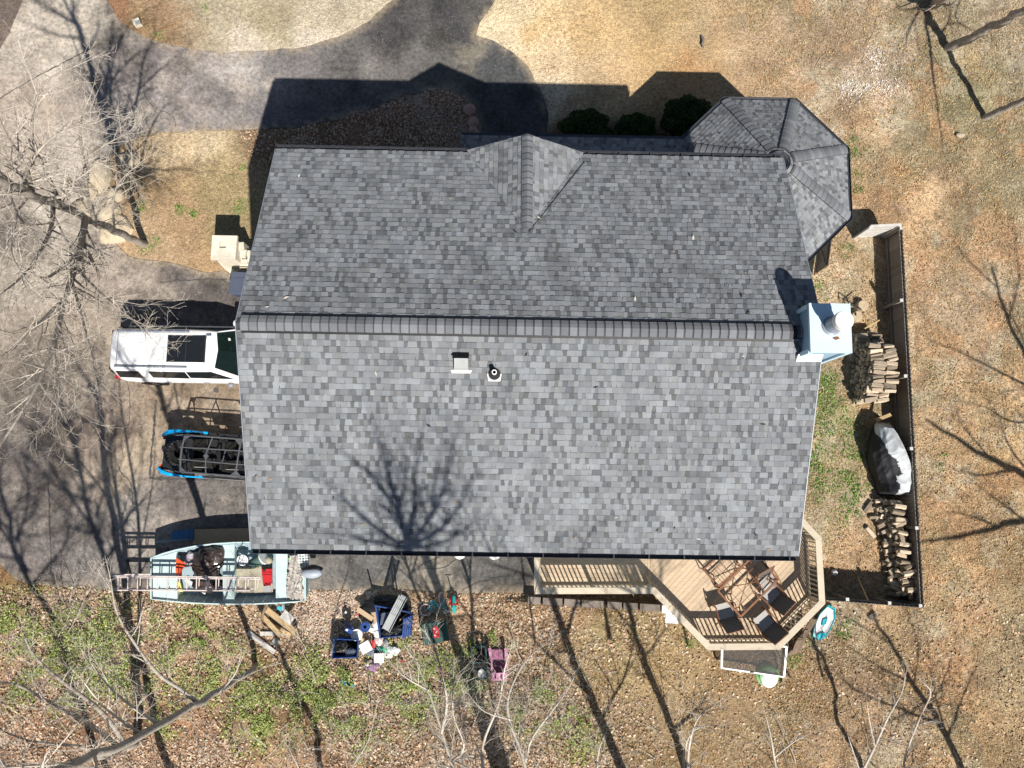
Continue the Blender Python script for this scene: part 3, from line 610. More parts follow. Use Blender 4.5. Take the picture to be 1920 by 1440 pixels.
# walls
WX, WN, WS = 6.42, 4.78, -4.86
def zw(v): return zroof(v) - .26
prof = [(WS, 0), (WN, 0), (WN, zw(WN)), (0, zw(0)), (WS, zw(WS))]
for sx in (-1, 1):
    vs = [(sx * WX, v, z) for v, z in prof] + [(sx * (WX - .18), v, z) for v, z in prof]
    MB().add(vs, [tuple(range(5)), tuple(range(9, 4, -1))] + [(i, (i + 1) % 5, 5 + (i + 1) % 5, 5 + i) for i in range(5)]).build('wall', m_siding, house)
MB().box((0, WN - .09, zw(WN) / 2), (2 * WX - .37, .18, zw(WN) - .02)).build('wall', m_siding, house)
MB().box((0, WS + .09, zw(WS) / 2), (2 * WX - .37, .18, zw(WS) - .02)).build('wall', m_siding, house)
MB().box((0, 0, 2.7), (2 * WX - .4, WN - WS - .4, .2)).build('upper_floor', m_black, house)
def opening(name, c, axis, wd, ht, mat=m_glass):
    """a window or door set on a wall: frame, pane and rails"""
    fx = MB(); px = MB(); s = 1 if c[0 if axis == 'x' else 1] > 0 else -1
    def bx(mb, du, dz, w_, h_, off, th):
        if axis == 'x': mb.box((c[0] + s * off, c[1] + du, c[2] + dz), (th, w_, h_))
        else: mb.box((c[0] + du, c[1] + s * off, c[2] + dz), (w_, th, h_))
    for du in (-wd / 2, wd / 2): bx(fx, du, 0, .09, ht + .18, .03, .07)
    for dz in (-ht / 2, ht / 2): bx(fx, 0, dz, wd - .09, .09, .03, .07)
    bx(fx, 0, 0, wd - .09, .05, .022, .05)
    o = fx.build(name, m_white, house); bx(px, 0, 0, wd - .05, ht - .05, .012, .02); px.build('pane', mat, o)
for v, z in ((-2.6, 6.2), (2.4, 6.2), (-2.6, 3.9), (2.4, 3.9)): opening('window', (-WX, v, z), 'x', 1.0, 1.4)
for v in (-2.4, 2.0): opening('garage_door', (-WX, v, 1.15), 'x', 2.7, 2.2, m_white)
for u in (-4.6, -1.6, 1.4, 4.6): opening('window', (u, WN, 6.5), 'y', 1.0, 1.4)
opening('front_door', (0, WN, 1.35), 'y', 1.0, 2.1, m_red)
for u in (-4.6, -2.2, 2.6): opening('window', (u, WS, 6.3), 'y', 1.0, 1.4)
opening('deck_door', (5.2, WS, 3.95), 'y', 1.8, 2.05); opening('window', (1.5, WS, 4.2), 'y', 1.2, 1.2)
for v in (-2.8, 2.6): opening('window', (WX, v, 5.6), 'x', .9, 1.3)
for u in (-1.7, 2.0, 5.0): MB().box((u, pe_y - .25, (OZ - .2) / 2 + .0), (.16, .16, OZ - .24)).build('porch_post', m_white, house)
for k, px in enumerate((862, 927)):                                   # lights under the south eave
    q = atl(px, 1040, 7.9); fl = MB().blob((q.x, -HDS - .10, 7.86), (.15, .13, .09), RG, .02, 12, 7); fl.build('eave_light', m_white, house, smooth=True)
# chimney chase
ch = MB(); c0 = (6.74, 0.0); zc = 10.58; cw, cd = .84, 1.03
ch.box((c0[0], c0[1], (zc + .0) / 2), (cw, cd, zc - .02))
chim = ch.build('chimney', m_siding, house)
tr = MB()
for sx in (-1, 1):
    for sy in (-1, 1): tr.box((c0[0] + sx * (cw / 2), c0[1] + sy * (cd / 2), zc / 2 - .03), (.10, .10, zc - .08))
tr.build('corner_trim', m_capmetal, chim)
MB().box((c0[0], c0[1], zc + .03), (cw + .10, cd + .10, .08)).build('chimney_cap', m_capmetal, chim)
fm = Matrix.Translation((c0[0] + .02, c0[1] + .04, zc + .07))
MB().lathe([(.22, 0), (.22, .03), (.175, .05), (.175, .52), (.18, .52)], 24, fm).build('flue_pipe', m_trim, chim, smooth=False)
MB().lathe([(.205, .50), (.21, .54), (.21, .64), (.2, .66), (0, .665)], 28, fm).build('flue_cap', m_whitedirty, chim)
MB().add([(c0[0] + a, c0[1] - .25 + b, zc + .0735) for a, b in ((.02, .02), (.1, -.03), (.2, .01), (.16, .06), (.08, .05))], [(0, 1, 2, 3, 4)]).build('rust_stain', m_rust, chim)
MB().hexa([(c0[0] - cw / 2 - .1, -cd / 2 - .14, zroof(-cd / 2 - .14) + .012), (HA, -cd / 2 - .14, zroof(-cd / 2 - .14) + .012), (HA, -cd / 2, zroof(-cd / 2) + .012), (c0[0] - cw / 2 - .1, -cd / 2, zroof(-cd / 2) + .012)] + [(c0[0] - cw / 2 - .1, -cd / 2 - .14, zroof(-cd / 2 - .14) + .028), (HA, -cd / 2 - .14, zroof(-cd / 2 - .14) + .028), (HA, -cd / 2, zroof(-cd / 2) + .14), (c0[0] - cw / 2 - .1, -cd / 2, zroof(-cd / 2) + .14)]).build('chimney_flashing', m_white, house)
# roof vents on the south slope
def on_s(px, py):
    for _ in range(1):
        v0 = -1.0
        for _k in range(12):
            q = atl(px, py, zroof(v0)); v0 = q.y
    return Vector((q.x, q.y, zroof(q.y)))
c = on_s(865, 680); bw = .36
def sz(v): return zroof(v) + .02
v0, v1 = c.y - .17, c.y + .15
MB().hexa([(c.x - bw / 2, v0, sz(v0)), (c.x + bw / 2, v0, sz(v0)), (c.x + bw / 2, v1, sz(v1)), (c.x - bw / 2, v1, sz(v1)), (c.x - bw / 2 + .02, v0 + .02, sz(v0) + .12), (c.x + bw / 2 - .02, v0 + .02, sz(v0) + .12), (c.x + bw / 2 - .02, v1 - .08, sz(v1) + .14), (c.x - bw / 2 + .02, v1 - .08, sz(v1) + .14)]).build('box_vent', m_grey, house)
MB().hexa([(c.x - bw / 2 - .02, v1 - .075, sz(v1) + .1), (c.x + bw / 2, v1 - .075, sz(v1) + .1), (c.x + bw / 2, v1 + .07, sz(v1)), (c.x - bw / 2 - .02, v1 + .07, sz(v1))] + [(c.x - bw / 2 - .02, v1 - .075, sz(v1) + .145), (c.x + bw / 2, v1 - .075, sz(v1) + .145), (c.x + bw / 2, v1 + .08, sz(v1) + .03), (c.x - bw / 2 - .02, v1 + .08, sz(v1) + .03)]).build('vent_hood', m_black, house)
MB().hexa([(c.x + a, v, sz(v) + h) for h in (0, .008) for a, v in ((-.22, v0 - .07), (.22, v0 - .07), (.25, v0 + .0), (-.25, v0 + .0))]).build('vent_flashing', m_whitedirty, house)
c = on_s(927, 701); pm = Matrix.Translation((c.x, c.y, c.z))
MB().hexa([(c.x + a, v, sz(v) + h) for h in (0, .008) for a, v in ((-.14, c.y - .17), (.14, c.y - .17), (.17, c.y - .0), (-.17, c.y - .0))]).build('pipe_flashing', m_whitedirty, house)
MB().lathe([(.15, 0), (.14, .05), (.075, .16), (.07, .2)], 18, pm).build('pipe_boot', m_blackmetal, house, smooth=True)
MB().lathe([(.055, .1), (.06, .30), (.058, .31), (.04, .31), (.04, .12)], 16, pm).build('vent_pipe', m_white, house)
MB().lathe([(.0, .26), (.04, .26)], 14, pm).build('pipe_mouth', m_black, house)

# ------------------------------------------------------------------ deck
ZD = 2.85; ZT = ZD + .95
deck = thing('deck', 'raised wooden deck with white topped railings, octagonal east end and diagonal boards', 'deck', (HX, HY, 0), PSI)
RL_ = [atl(x, y, ZT) for x, y in ((1008, 1107), (1226, 1106.5), (1329, 1212), (1459, 1211), (1540, 1129), (1533, 1010), (1503, 978))]
d_ = (RL_[6] - RL_[5]).normalized(); RL_[6] = RL_[5] + d_ * ((RL_[5].x - WX - .06) / -d_.x)
W0 = Vector((RL_[0].x - .02, WS - .05, ZT))
path = [W0] + RL_
def clip_poly(poly, a, b, keep):       # half plane left of a->b
    out = []; n = len(poly)
    sd = lambda p: ((b[0] - a[0]) * (p[1] - a[1]) - (b[1] - a[1]) * (p[0] - a[0])) * keep
    for i in range(n):
        p, q = poly[i], poly[(i + 1) % n]; s1, s2 = sd(p), sd(q)
        if s1 >= 0: out.append(p)
        if s1 * s2 < 0: t = s1 / (s1 - s2); out.append((p[0] + (q[0] - p[0]) * t, p[1] + (q[1] - p[1]) * t))
    return out
def board_field(poly, ang, wd, z, th, name, parent, mat, rg, gap=.007):
    ca_, sa_ = math.cos(ang), math.sin(ang); ps = [(p[0] * ca_ + p[1] * sa_, -p[0] * sa_ + p[1] * ca_) for p in poly]
    y = min(p[1] for p in ps)
    while y < max(p[1] for p in ps):
        x0 = min(p[0] for p in ps) - .1; x1 = max(p[0] for p in ps) + .1
        strip = clip_poly(clip_poly(ps, (x0, y + gap / 2), (x1, y + gap / 2), 1), (x0, y + wd - gap / 2), (x1, y + wd - gap / 2), -1)
        if len(strip) >= 3:
            cl = [strip]; xs = [p[0] for p in strip]
            if max(xs) - min(xs) > 2.6:
                xm = min(xs) + (max(xs) - min(xs)) * rg.uniform(.3, .7); cl = [clip_poly(strip, (xm - .003, -99), (xm - .003, 99), 1), clip_poly(strip, (xm + .003, -99), (xm + .003, 99), -1)]
            for s in cl:
                if len(s) < 3: continue
                q = [(p[0] * ca_ - p[1] * sa_, p[0] * sa_ + p[1] * ca_) for p in s]; dz = rg.uniform(-.002, .002)
                MB().prism(q, z - th + dz, z + dz).build(name, mat, parent)
        y += wd
XS = 3.97
west = [(W0.x, W0.y), (W0.x, RL_[0].y), (XS - .01, RL_[1].y), (XS - .01, W0.y)]
board_field(west, 0, .14, ZD, .03, 'deck_board', deck, m_deck, RG)
east = [(XS + .17, W0.y), (XS + .17, RL_[1].y - .08), (RL_[2].x, RL_[2].y), (RL_[3].x, RL_[3].y), (RL_[4].x, RL_[4].y), (RL_[5].x, RL_[5].y), (WX + .06, W0.y + .6), (WX + .06, W0.y)]
east[6] = (RL_[5].x + d_.x * .75, RL_[5].y + d_.y * .75)
east = east[:7] + [(WX + .1, W0.y)]
board_field(east, math.radians(46), .14, ZD, .03, 'deck_board', deck, m_deck, RG)
for k in (0, .08): MB().prism([(XS + k, W0.y), (XS + k, RL_[1].y - .06 * (k > 0)), (XS + k + .074, RL_[1].y - .08), (XS + k + .074, W0.y)], ZD - .03, ZD + .003).build('trim_board', m_deck, deck)
ew = [(RL_[5].x + d_.x * .75, RL_[5].y + d_.y * .75), (RL_[6].x, RL_[6].y), (WX + .06, W0.y + .02)]
board_field(ew, math.radians(46), .14, ZD, .03, 'deck_board', deck, m_deck, RG)
bal = MB().box((0, 0, 0), (.036, .036, .82)).build('baluster', m_deckp, deck); first = True
for a, b_ in zip(path, path[1:]):
    d = (b_ - a); L = d.length; d.normalize(); ang = math.atan2(d.y, d.x)
    a2, b2 = Vector((a.x, a.y, ZT)), Vector((b_.x, b_.y, ZT))
    MB().beam(Vector((a.x, a.y, ZD - .14)), Vector((b_.x, b_.y, ZD - .14)), .04, .24).build('rim_board', m_deckp, deck)
    MB().beam(Vector((a.x, a.y, ZT - .07)), Vector((b_.x, b_.y, ZT - .07)), .04, .09).build('rail', m_deckp, deck)
    MB().beam(Vector((a.x, a.y, ZD + .1)), Vector((b_.x, b_.y, ZD + .1)), .04, .09).build('rail', m_deckp, deck)
    npn = max(1, round(L / 1.9))
    for i in range(npn):
        p = a + d * (L * i / npn); MB().box((p.x, p.y, ZD + .44), (.1, .1, .93), ang).build('rail_post', m_deckp, deck)
    n = int(L / .137)
    for i in range(1, n):
        t = i * L / n
        if min(abs(t - L * k / npn) for k in range(npn + 1)) < .09: continue
        p = a + d * t + Vector((d.y, -d.x, 0)) * .045
        if first: bal.location = (p.x, p.y, ZD + .49); bal.rotation_euler = (0, 0, ang); first = False
        else: inst(bal, deck, (p.x, p.y, ZD + .49), (0, 0, ang))
# flat top boards, mitred at the corners
def offset_path(pp, o):
    res = []
    for i, p in enumerate(pp):
        ns = []
        if i > 0: e = (pp[i] - pp[i - 1]).normalized(); ns.append(Vector((-e.y, e.x, 0)))
        if i < len(pp) - 1: e = (pp[i + 1] - pp[i]).normalized(); ns.append(Vector((-e.y, e.x, 0)))
        n = sum(ns, Vector()).normalized(); res.append(p + n * (o / max(.3, n.dot(ns[0]))))
    return res
ol, orr = offset_path(path, .085), offset_path(path, -.105)
for i in range(len(path) - 1):
    e = (path[i + 1] - path[i]).normalized() * .002
    q = [ol[i] + e, ol[i + 1] - e, orr[i + 1] - e, orr[i] + e]
    MB().prism([(p.x, p.y) for p in q], ZT, ZT + .038).build('rail_cap', m_deckp, deck)
for p in path[1:7] + [path[2].lerp(path[1], .5)]:
    q = p + (Vector((5, -5, 0)) - Vector((p.x, p.y, 0))).normalized() * .12
    MB().box((q.x, q.y, (ZD - .26) / 2 - .05), (.14, .14, ZD - .16)).build('support_post', m_deckp, deck)
for x in np.arange(.9, 8.6, .8):
    MB().box((float(x), -6.0 if x < 4.2 else -6.3, ZD - .14), (.04, 1.6 if x < 4.2 else 2.3, .2)).build('joist', m_deckp, deck)

# ------------------------------------------------------------------ retaining wall
rw = thing('retaining_wall', 'low row of weathered timber blocks holding the lawn back beside the deck', 'retaining wall', at(1120, 1130, 0))
for a, b_ in ((989, 1014), (1017, 1055), (1057, 1088), (1090, 1135), (1138, 1166), (1168, 1196), (1199, 1238)):
    yl = lambda x: 1120.5 + (x - 1000) * .062
    p0, p1 = at(a, yl(a) + 2, .40), at(b_, yl(b_) + 2, .40); c = (p0 + p1) / 2; an = math.atan2((p1 - p0).y, (p1 - p0).x)
    m = MB().box((c.x, c.y - .06, .20), ((p1 - p0).length - .03, .24, .46 + RG.uniform(-.03, .03)), an + RG.uniform(-.03, .03)); m.build('block', m_fence, rw, world=True)

# ------------------------------------------------------------------ white SUV
p = at(205, 651, 1.85)
suv = thing('suv', 'white full size suv with a dark double glass sunroof nosed in towards the garage', 'car', (p.x - .05, p.y - .06, .02), -.012)
def loft(mb, secs, close=True):
    n = len(secs[0]); vs = [v for s in secs for v in s]; fs = []
    for i in range(len(secs) - 1):
        for k in range(n if close else n - 1):
            l = (k + 1) % n; fs.append((i * n + k, (i + 1) * n + k, (i + 1) * n + l, i * n + l))
    fs += [tuple(range(n)), tuple(reversed(range((len(secs) - 1) * n, len(secs) * n)))]
    return mb.add(vs, fs)
def bsec(x, hw_, top, low=.38):
    h = [(.86, low), (.97, low + .12), (1.0, .8), (.985, top - .08), (.93, top), (.4, top + .025)]
    return [(x, a * hw_, z) for a, z in h] + [(x, -a * hw_, z) for a, z in reversed(h)]
bd = MB()
loft(bd, [bsec(0, .78, .96), bsec(.03, .87, 1.04), bsec(.10, .94, 1.10), bsec(.3, .985, 1.13), bsec(1.0, 1.01, 1.14), bsec(4.3, 1.01, 1.15), bsec(4.5, 1.0, 1.16), bsec(5.2, .97, 1.09), bsec(5.6, .90, .98), bsec(5.72, .78, .85)])
def csec(x, z, hwb, hwt, lo):     # greenhouse slice
    return [(x, hwb, lo), (x, hwt + .03, z - .07), (x, hwt - .03, z - .01), (x, hwt * .5, z + .03), (x, -hwt * .5, z + .03), (x, -hwt + .03, z - .01), (x, -hwt - .03, z - .07), (x, -hwb, lo)]
cb = MB()
def cslice(xb, xt, z, hwb, hwt):
    s = csec(0, z, hwb, hwt, 1.10); return [(xb + (xt - xb) * ((q[2] - 1.1) / (z - 1.1)), q[1], q[2]) for q in s]
loft(bd, [cslice(.07, .05, 1.66, .84, .50), cslice(.09, .07, 1.76, .89, .60), cslice(.16, .15, 1.83, .92, .655), cslice(.3, .3, 1.852, .94, .68), cslice(.6, .6, 1.862, .945, .685), cslice(2.6, 2.6, 1.87, .955, .69), cslice(3.4, 3.2, 1.86, .955, .675), cslice(4.5, 3.62, 1.80, .945, .65)])
body = bd.build('body', m_car, suv, smooth=False)
for pl in body.data.polygons: pl.use_smooth = True
body.modifiers.new('edges', 'EDGE_SPLIT').split_angle = math.radians(38)
def side_pt(x, t, s, off=.006):      # t 0 belt, 1 roof edge
    z = 1.12 + (1.76 - 1.12) * t; hb, ht_ = .952, .742
    return Vector((x, s * (hb + (ht_ - hb) * t + off), z))
for s in (-1, 1):
    for x0, x1, x0t, x1t in ((.22, 1.02, .28, 1.04), (1.36, 2.62, 1.38, 2.62), (2.66, 4.12, 2.66, 3.50)):
        q = [side_pt(x0, .30, s), side_pt(x1, .22, s), side_pt(x1t, .95, s), side_pt(x0t, .95, s)]
        MB().add(q + [v - Vector((0, s * .02, 0)) for v in q], [(0, 1, 2, 3), (0, 3, 7, 4), (1, 0, 4, 5), (2, 1, 5, 6), (3, 2, 6, 7)]).build('side_window', m_glass, suv)
    for x in (1.38, 2.66, 4.0): MB().beam((x, s * 1.012, .5), (x, s * 1.000, 1.05), .014, .012, (1, 0, 0)).build('door_seam', m_trim, suv)
    for x in (1.75, 3.1): MB().box((x, s * 1.018, 1.0), (.22, .03, .035)).build('door_handle', m_trim, suv)
    MB().beam((.3, s * .60, 1.905), (2.75, s * .61, 1.91), .05, .045).build('roof_rail', m_trim, suv)
    m = MB().blob((4.0 + .05 * s, s * 1.09, 1.16 if s > 0 else 1.02), (.10, .13 if s > 0 else .09, .09), RG, .03, 12, 7); m.build('mirror', m_car if s > 0 else m_trim, suv, smooth=True)
    MB().box((.05, s * .86, 1.0), (.09, .14, .42)).build('tail_light', m_red, suv)
    for x in (1.05, 4.55):
        wm = Matrix.Translation((x, s * .87, .40)) @ Matrix.Rotation(math.pi / 2, 4, 'X')
        wl_ = MB().lathe([(.24, -.13), (.38, -.13), (.40, -.09), (.40, .09), (.38, .13), (.24, .13)], 28, wm); o = wl_.build('wheel', m_tyre, suv)
        MB().lathe([(.0, -.10 * s), (.08, -.13 * s), (.25, -.11 * s)], 12, Matrix.Translation((x, s * .87 + s * .02, .40)) @ Matrix.Rotation(math.pi / 2, 4, 'X')).build('rim', m_chrome, o)
    arch = MB().lathe([(.40, 0), (.47, 0)], 28, Matrix.Translation((1.05, s * 1.012, .42)) @ Matrix.Rotation(math.pi / 2, 4, 'X'))
    arch.build('wheel_arch', m_black, suv)
MB().add([(3.66, .60, 1.815), (4.42, .84, 1.21), (4.42, -.84, 1.21), (3.66, -.60, 1.815), (3.74, 0, 1.826), (4.52, 0, 1.21)], [(0, 4, 5, 1), (4, 3, 2, 5)]).build('windscreen', m_wind, suv)
MB().add([(-.01, .70, 1.62), (-.01, -.70, 1.62), (.0, -.78, 1.2), (.0, .78, 1.2)], [(0, 1, 2, 3)]).build('rear_window', m_glass, suv)
for x0, x1 in ((2.08, 2.66), (2.70, 3.30)):
    MB().prism([(x0, -.40), (x1, -.40), (x1, .46), (x0, .46)], 1.86, 1.912).build('sunroof', m_glass, suv)
MB().prism([(2.04, -.43), (3.34, -.43), (3.34, .49), (2.04, .49)], 1.85, 1.904).build('sunroof_surround', m_blackmetal, suv)
for y_, c_ in ((.45, m_white), (.1, m_grey), (-.2, m_trim), (-.5, m_trim)): MB().box((3.98 + .05 * y_, y_, 1.565), (.07, .12, .012), .4, 0, .65).build('dashboard_item', c_, suv)
MB().box((3.42, .50, 1.895), (.16, .05, .05)).build('antenna', m_trim, suv)
MB().box((.35, 0, 1.892), (.02, 1.3, .006)).build('roof_seam', m_trim, suv)
MB().box((.0, 0, .62), (.12, 1.7, .22)).build('rear_bumper', m_trim, suv)

# ------------------------------------------------------------------ blue side-by-side
p = at(303, 847, .95); q = at(455, 858.5, 1.85)
uz = math.atan2(q.y - p.y, q.x - p.x)
utv = thing('side_by_side', 'black and bright blue buggy with an open roll cage and a tyre in its bed', 'buggy', (p.x, p.y, .02), uz)
MB().prism([(.35, -.62), (3.9, -.62), (3.9, .62), (.35, .62)], .32, .5).build('floor_pan', m_black, utv)
MB().hexa([(.12, -.56, .55), (1.05, -.6, .55), (1.05, .6, .55), (.12, .56, .55), (.05, -.6, .88), (1.1, -.62, .88), (1.1, .62, .88), (.05, .6, .88)]).build('cargo_bed', m_blackmetal, utv)
for s in (-1, 1):
    f = MB()
    st = [(-.05, .52, .62, .98), (.12, .62, .76, 1.03), (.4, .70, .80, 1.05), (.8, .745, .81, 1.03), (1.15, .76, .80, 1.0), (1.5, .76, .79, .94)]
    secs = [[(x, s * a, z), (x, s * b_, z - .04), (x, s * (b_ + .01), z - .22), (x, s * a, z - .22)] for x, a, b_, z in st]
    loft(f, secs); f.build('rear_fender', m_utvblue, utv)
    MB().prism([(1.42, s * .72), (1.62, s * .72), (1.55, s * .80), (1.35, s * .80)], .85, 1.0).build('side_panel', m_utvblue, utv)
    MB().box((2.7, s * .74, .78), (2.3, .07, .5)).build('door', m_blackmetal, utv)
    MB().box((2.7, s * .785, .8), (1.6, .015, .08), 0).build('door_stripe', m_grey, utv)
    for x in (.62, 3.5):
        wm = Matrix.Translation((x, s * .66, .36)) @ Matrix.Rotation(math.pi / 2, 4, 'X')
        o = MB().lathe([(.18, -.13), (.33, -.14), (.36, -.10), (.36, .10), (.33, .14), (.18, .14)], 20, wm).build('wheel', m_tyre, utv)
        MB().lathe([(0, -.09 * s), (.18, -.1 * s)], 10, wm).build('rim', m_grey, o)
cg = MB(); zt_ = 1.86; r = .026
for s in (-1, 1):
    cg.tube([(1.0, s * .66, 1.02), (1.12, s * .635, 1.55), (1.28, s * .62, zt_ - .03), (1.45, s * .615, zt_), (3.9, s * .615, zt_)], r, 8)
    cg.tube([(1.0, s * .2, zt_ - .01), (2.85, s * .225, zt_ + .015), (3.9, s * .22, zt_)], r * .8, 8)
    cg.tube([(2.0, s * .615, zt_), (1.95, s * .68, 1.3), (1.9, s * .70, .9)], r, 8); cg.tube([(2.95, s * .615, zt_), (3.0, s * .69, 1.3), (3.1, s * .70, .9)], r, 8)
    cg.tube([(1.0, s * .66, 1.3), (.45, s * .6, 1.06)], r * .9, 8)
    cg.prism([(1.1, s * .42), (1.32, s * .60), (1.1, s * .60)], zt_ - .02, zt_ + .012); cg.prism([(2.8, s * .60), (3.15, s * .60), (2.97, s * .42)], zt_ - .02, zt_ + .012)
cg.tube([(1.14, -.63, 1.5), (1.12, -.60, zt_ - .03), (1.08, -.2, zt_), (1.08, .2, zt_), (1.12, .60, zt_ - .03), (1.14, .63, 1.5)], r * 1.3, 8)
cg.tube([(1.98, -.615, zt_), (1.93, -.2, zt_ + .02), (1.93, .1, zt_ + .02), (2.06, .615, zt_)], r * .8, 8); cg.tube([(2.97, -.6, zt_), (2.99, 0, zt_ + .02), (3.02, .6, zt_)], r * 1.1, 8)
cg.box((1.93, -.03, zt_ + .03), (.14, .14, .02), .78); cg.tube([(2.35, -.22, 1.5), (2.4, .2, 1.5)], r * .7, 6)
cg.build('roll_cage', M('cage_paint', (.085, .09, .10), rough=.35, var=.2, spec=.5), utv)
seat = None
for x in (1.55, 2.65):
    for s in (-1, 1):
        b = MB(); b.box((0, 0, .62), (.5, .46, .14), 0, 0, -.08); b.box((-.27, 0, .93), (.14, .44, .6), 0, 0, -.2, .8); b.box((-.36, 0, 1.29), (.1, .26, .18), 0, 0, -.2)
        for k in (-.12, 0, .12): b.tube([(-.2, k, .75), (-.26, k, 1.1)], .03, 6)
        o = b.build('seat', m_seat, utv) if seat is None else inst(seat, utv); seat = seat or o; o.location = (x, s * .33, 0)
        MB().tube([(x - .28, s * .33 - .1, 1.2), (x + .0, s * .33 - .09, .74)], .016, 4).build('seat_belt', m_grey, utv)
MB().box((2.2, 0, .72), (.4, .22, .3)).build('console', m_black, utv)
MB().tube([(3.42 + .03 * math.cos(t), -.33 + .19 * math.sin(t), 1.12 + .19 * math.cos(t)) for t in np.linspace(0, 6.0, 20)], .018, 6).build('steering_wheel', m_black, utv)
MB().box((3.75, 0, 1.0), (.3, 1.2, .3)).build('dashboard', m_black, utv)
for s in (-1, 1): MB().box((.0, s * .5, .86), (.05, .12, .1)).build('tail_light', m_orange, utv)
# chunky tyre lying in the bed
def tp(l, z=0): return utv.matrix_world
mw = Matrix.Translation(utv.location) @ Matrix.Rotation(uz, 4, 'Z')
ty = thing('spare_tyre', 'knobbly black off road tyre lying in the bed of the blue buggy', 'tyre', mw @ Vector((.58, .0, .86)), uz)
MB().lathe([(.17, -.1), (.38, -.12), (.40, -.06), (.40, .06), (.38, .12), (.17, .1), (.17, -.1)], 28, Matrix.Translation((0, 0, .22)) @ Matrix.Rotation(math.radians(62), 4, 'Y')).build('casing', m_tyre, ty)
lg = MB(); T_ = Matrix.Translation((0, 0, .22)) @ Matrix.Rotation(math.radians(62), 4, 'Y')
for k in range(22):
    t = 2 * math.pi * k / 22
    for s in (-1, 1):
        m_ = T_ @ Matrix.Rotation(t + s * .07, 4, 'Z') @ Matrix.Translation((.405, 0, s * .055)) @ Matrix.Rotation(s * .6, 4, 'X')
        lg.hexa([m_ @ Vector(v) for v in ((-.02, -.03, -.06), (.025, -.025, -.06), (.025, .025, -.06), (-.02, .03, -.06), (-.02, -.03, .06), (.025, -.025, .06), (.025, .025, .06), (-.02, .03, .06))])
lg.build('tread_lug', M('lug_rubber', (.045, .045, .046), rough=.6, var=.3), ty)

# ------------------------------------------------------------------ boat on its trailer
ZG = 1.12
def bp(px, py, z=ZG): return at(px, py, z)
gN = [(283, 1046), (305, 1038), (330, 1031), (365, 1024), (400, 1019.5), (440, 1017), (480, 1016.5), (520, 1018), (550, 1021), (572, 1025)]
gS = [(283, 1123), (305, 1125.5), (330, 1128), (365, 1130.5), (400, 1132), (440, 1132.5), (480, 1132), (520, 1130.5), (550, 1128.5), (572, 1126)]
boat = thing('jon_boat', 'pale aqua flat bottomed boat full of gear on a trailer beside the asphalt', 'boat', at(430, 1076, 0) * 1.0)
NS = [bp(*g) for g in gN]; SS_ = [bp(*g) for g in gS]
hull = MB(); inn = MB(); rim = MB(); so = []; si = []
for k, (a, b_) in enumerate(zip(NS, SS_)):
    c = (a + b_) / 2; bow = max(0, 1 - k / 2.5)
    zb = .62 + .28 * bow
    na, nb = c + (a - c) * .80, c + (b_ - c) * .80
    so.append([a, b_, Vector((nb.x, nb.y, zb)), Vector((na.x, na.y, zb))])
    ia, ib = c + (a - c) * .965, c + (b_ - c) * .965; ja, jb = c + (a - c) * .78, c + (b_ - c) * .78
    si.append([Vector((ia.x, ia.y, ZG - .01)), Vector((ja.x, ja.y, zb + .05)), Vector((jb.x, jb.y, zb + .05)), Vector((ib.x, ib.y, ZG - .01))])
vs = [v for s in so for v in s]; n = len(so)
hull.add(vs, [(i * 4 + k, (i + 1) * 4 + k, (i + 1) * 4 + (k + 1) % 4, i * 4 + (k + 1) % 4) for i in range(n - 1) for k in (1, 2, 3)] + [(0, 1, 2, 3), ((n - 1) * 4 + 3, (n - 1) * 4 + 2, (n - 1) * 4 + 1, (n - 1) * 4)])
hull.build('hull', m_boat, boat, world=True)
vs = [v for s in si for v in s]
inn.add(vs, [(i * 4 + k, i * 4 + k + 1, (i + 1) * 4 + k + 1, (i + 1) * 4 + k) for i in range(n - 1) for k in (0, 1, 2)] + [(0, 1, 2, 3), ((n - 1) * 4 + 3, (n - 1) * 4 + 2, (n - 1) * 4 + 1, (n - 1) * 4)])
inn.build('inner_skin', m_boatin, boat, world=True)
rim.tube(NS + SS_[::-1], .028, 6, closed=True); rim.build('gunwale', m_boat, boat, world=True)
def lerp_edge(px, off=0):
    i = max(0, min(n - 2, sum(1 for g in gN[1:] if g[0] <= px))); t = (px - gN[i][0]) / (gN[i + 1][0] - gN[i][0])
    return NS[i].lerp(NS[i + 1], t), SS_[i].lerp(SS_[i + 1], t)
def bench(x0, x1, z, name, th=.06, f=.93, legs=True):
    q = []
    for x in (x0, x1):
        a, b_ = lerp_edge(x); c = (a + b_) / 2; q.append(((c + (a - c) * f), (c + (b_ - c) * f)))
    (a0, b0), (a1, b1) = q; m = MB()
    P = [a0, b0, b1, a1]; m.hexa([Vector((v.x, v.y, z - th)) for v in P] + [Vector((v.x, v.y, z)) for v in P])
    if legs:
        c = sum(P, Vector()) / 4; m.hexa([Vector((c.x + (v.x - c.x) * .94, c.y + (v.y - c.y) * .8, .7)) for v in P] + [Vector((c.x + (v.x - c.x) * .94, c.y + (v.y - c.y) * .88, z - th)) for v in P])
    m.build(name, m_boat, boat, world=True)
bench(285, 331, ZG - .06, 'bow_deck'); bench(415, 437, ZG - .13, 'bench_seat'); bench(515, 537, ZG - .13, 'bench_seat'); bench(556, 571, ZG - .05, 'stern_deck')
for x in np.arange(345, 512, 18.5):
    if 408 < x < 442: continue
    a, b_ = lerp_edge(float(x)); c = (a + b_) / 2
    for e in (a, b_):
        MB().beam(Vector(((c + (e - c) * .80).x, (c + (e - c) * .80).y, .70)), Vector(((c + (e - c) * .955).x, (c + (e - c) * .955).y, ZG - .03)), .035, .03, (1, 0, 0)).build('rib', m_boat, boat, world=True)
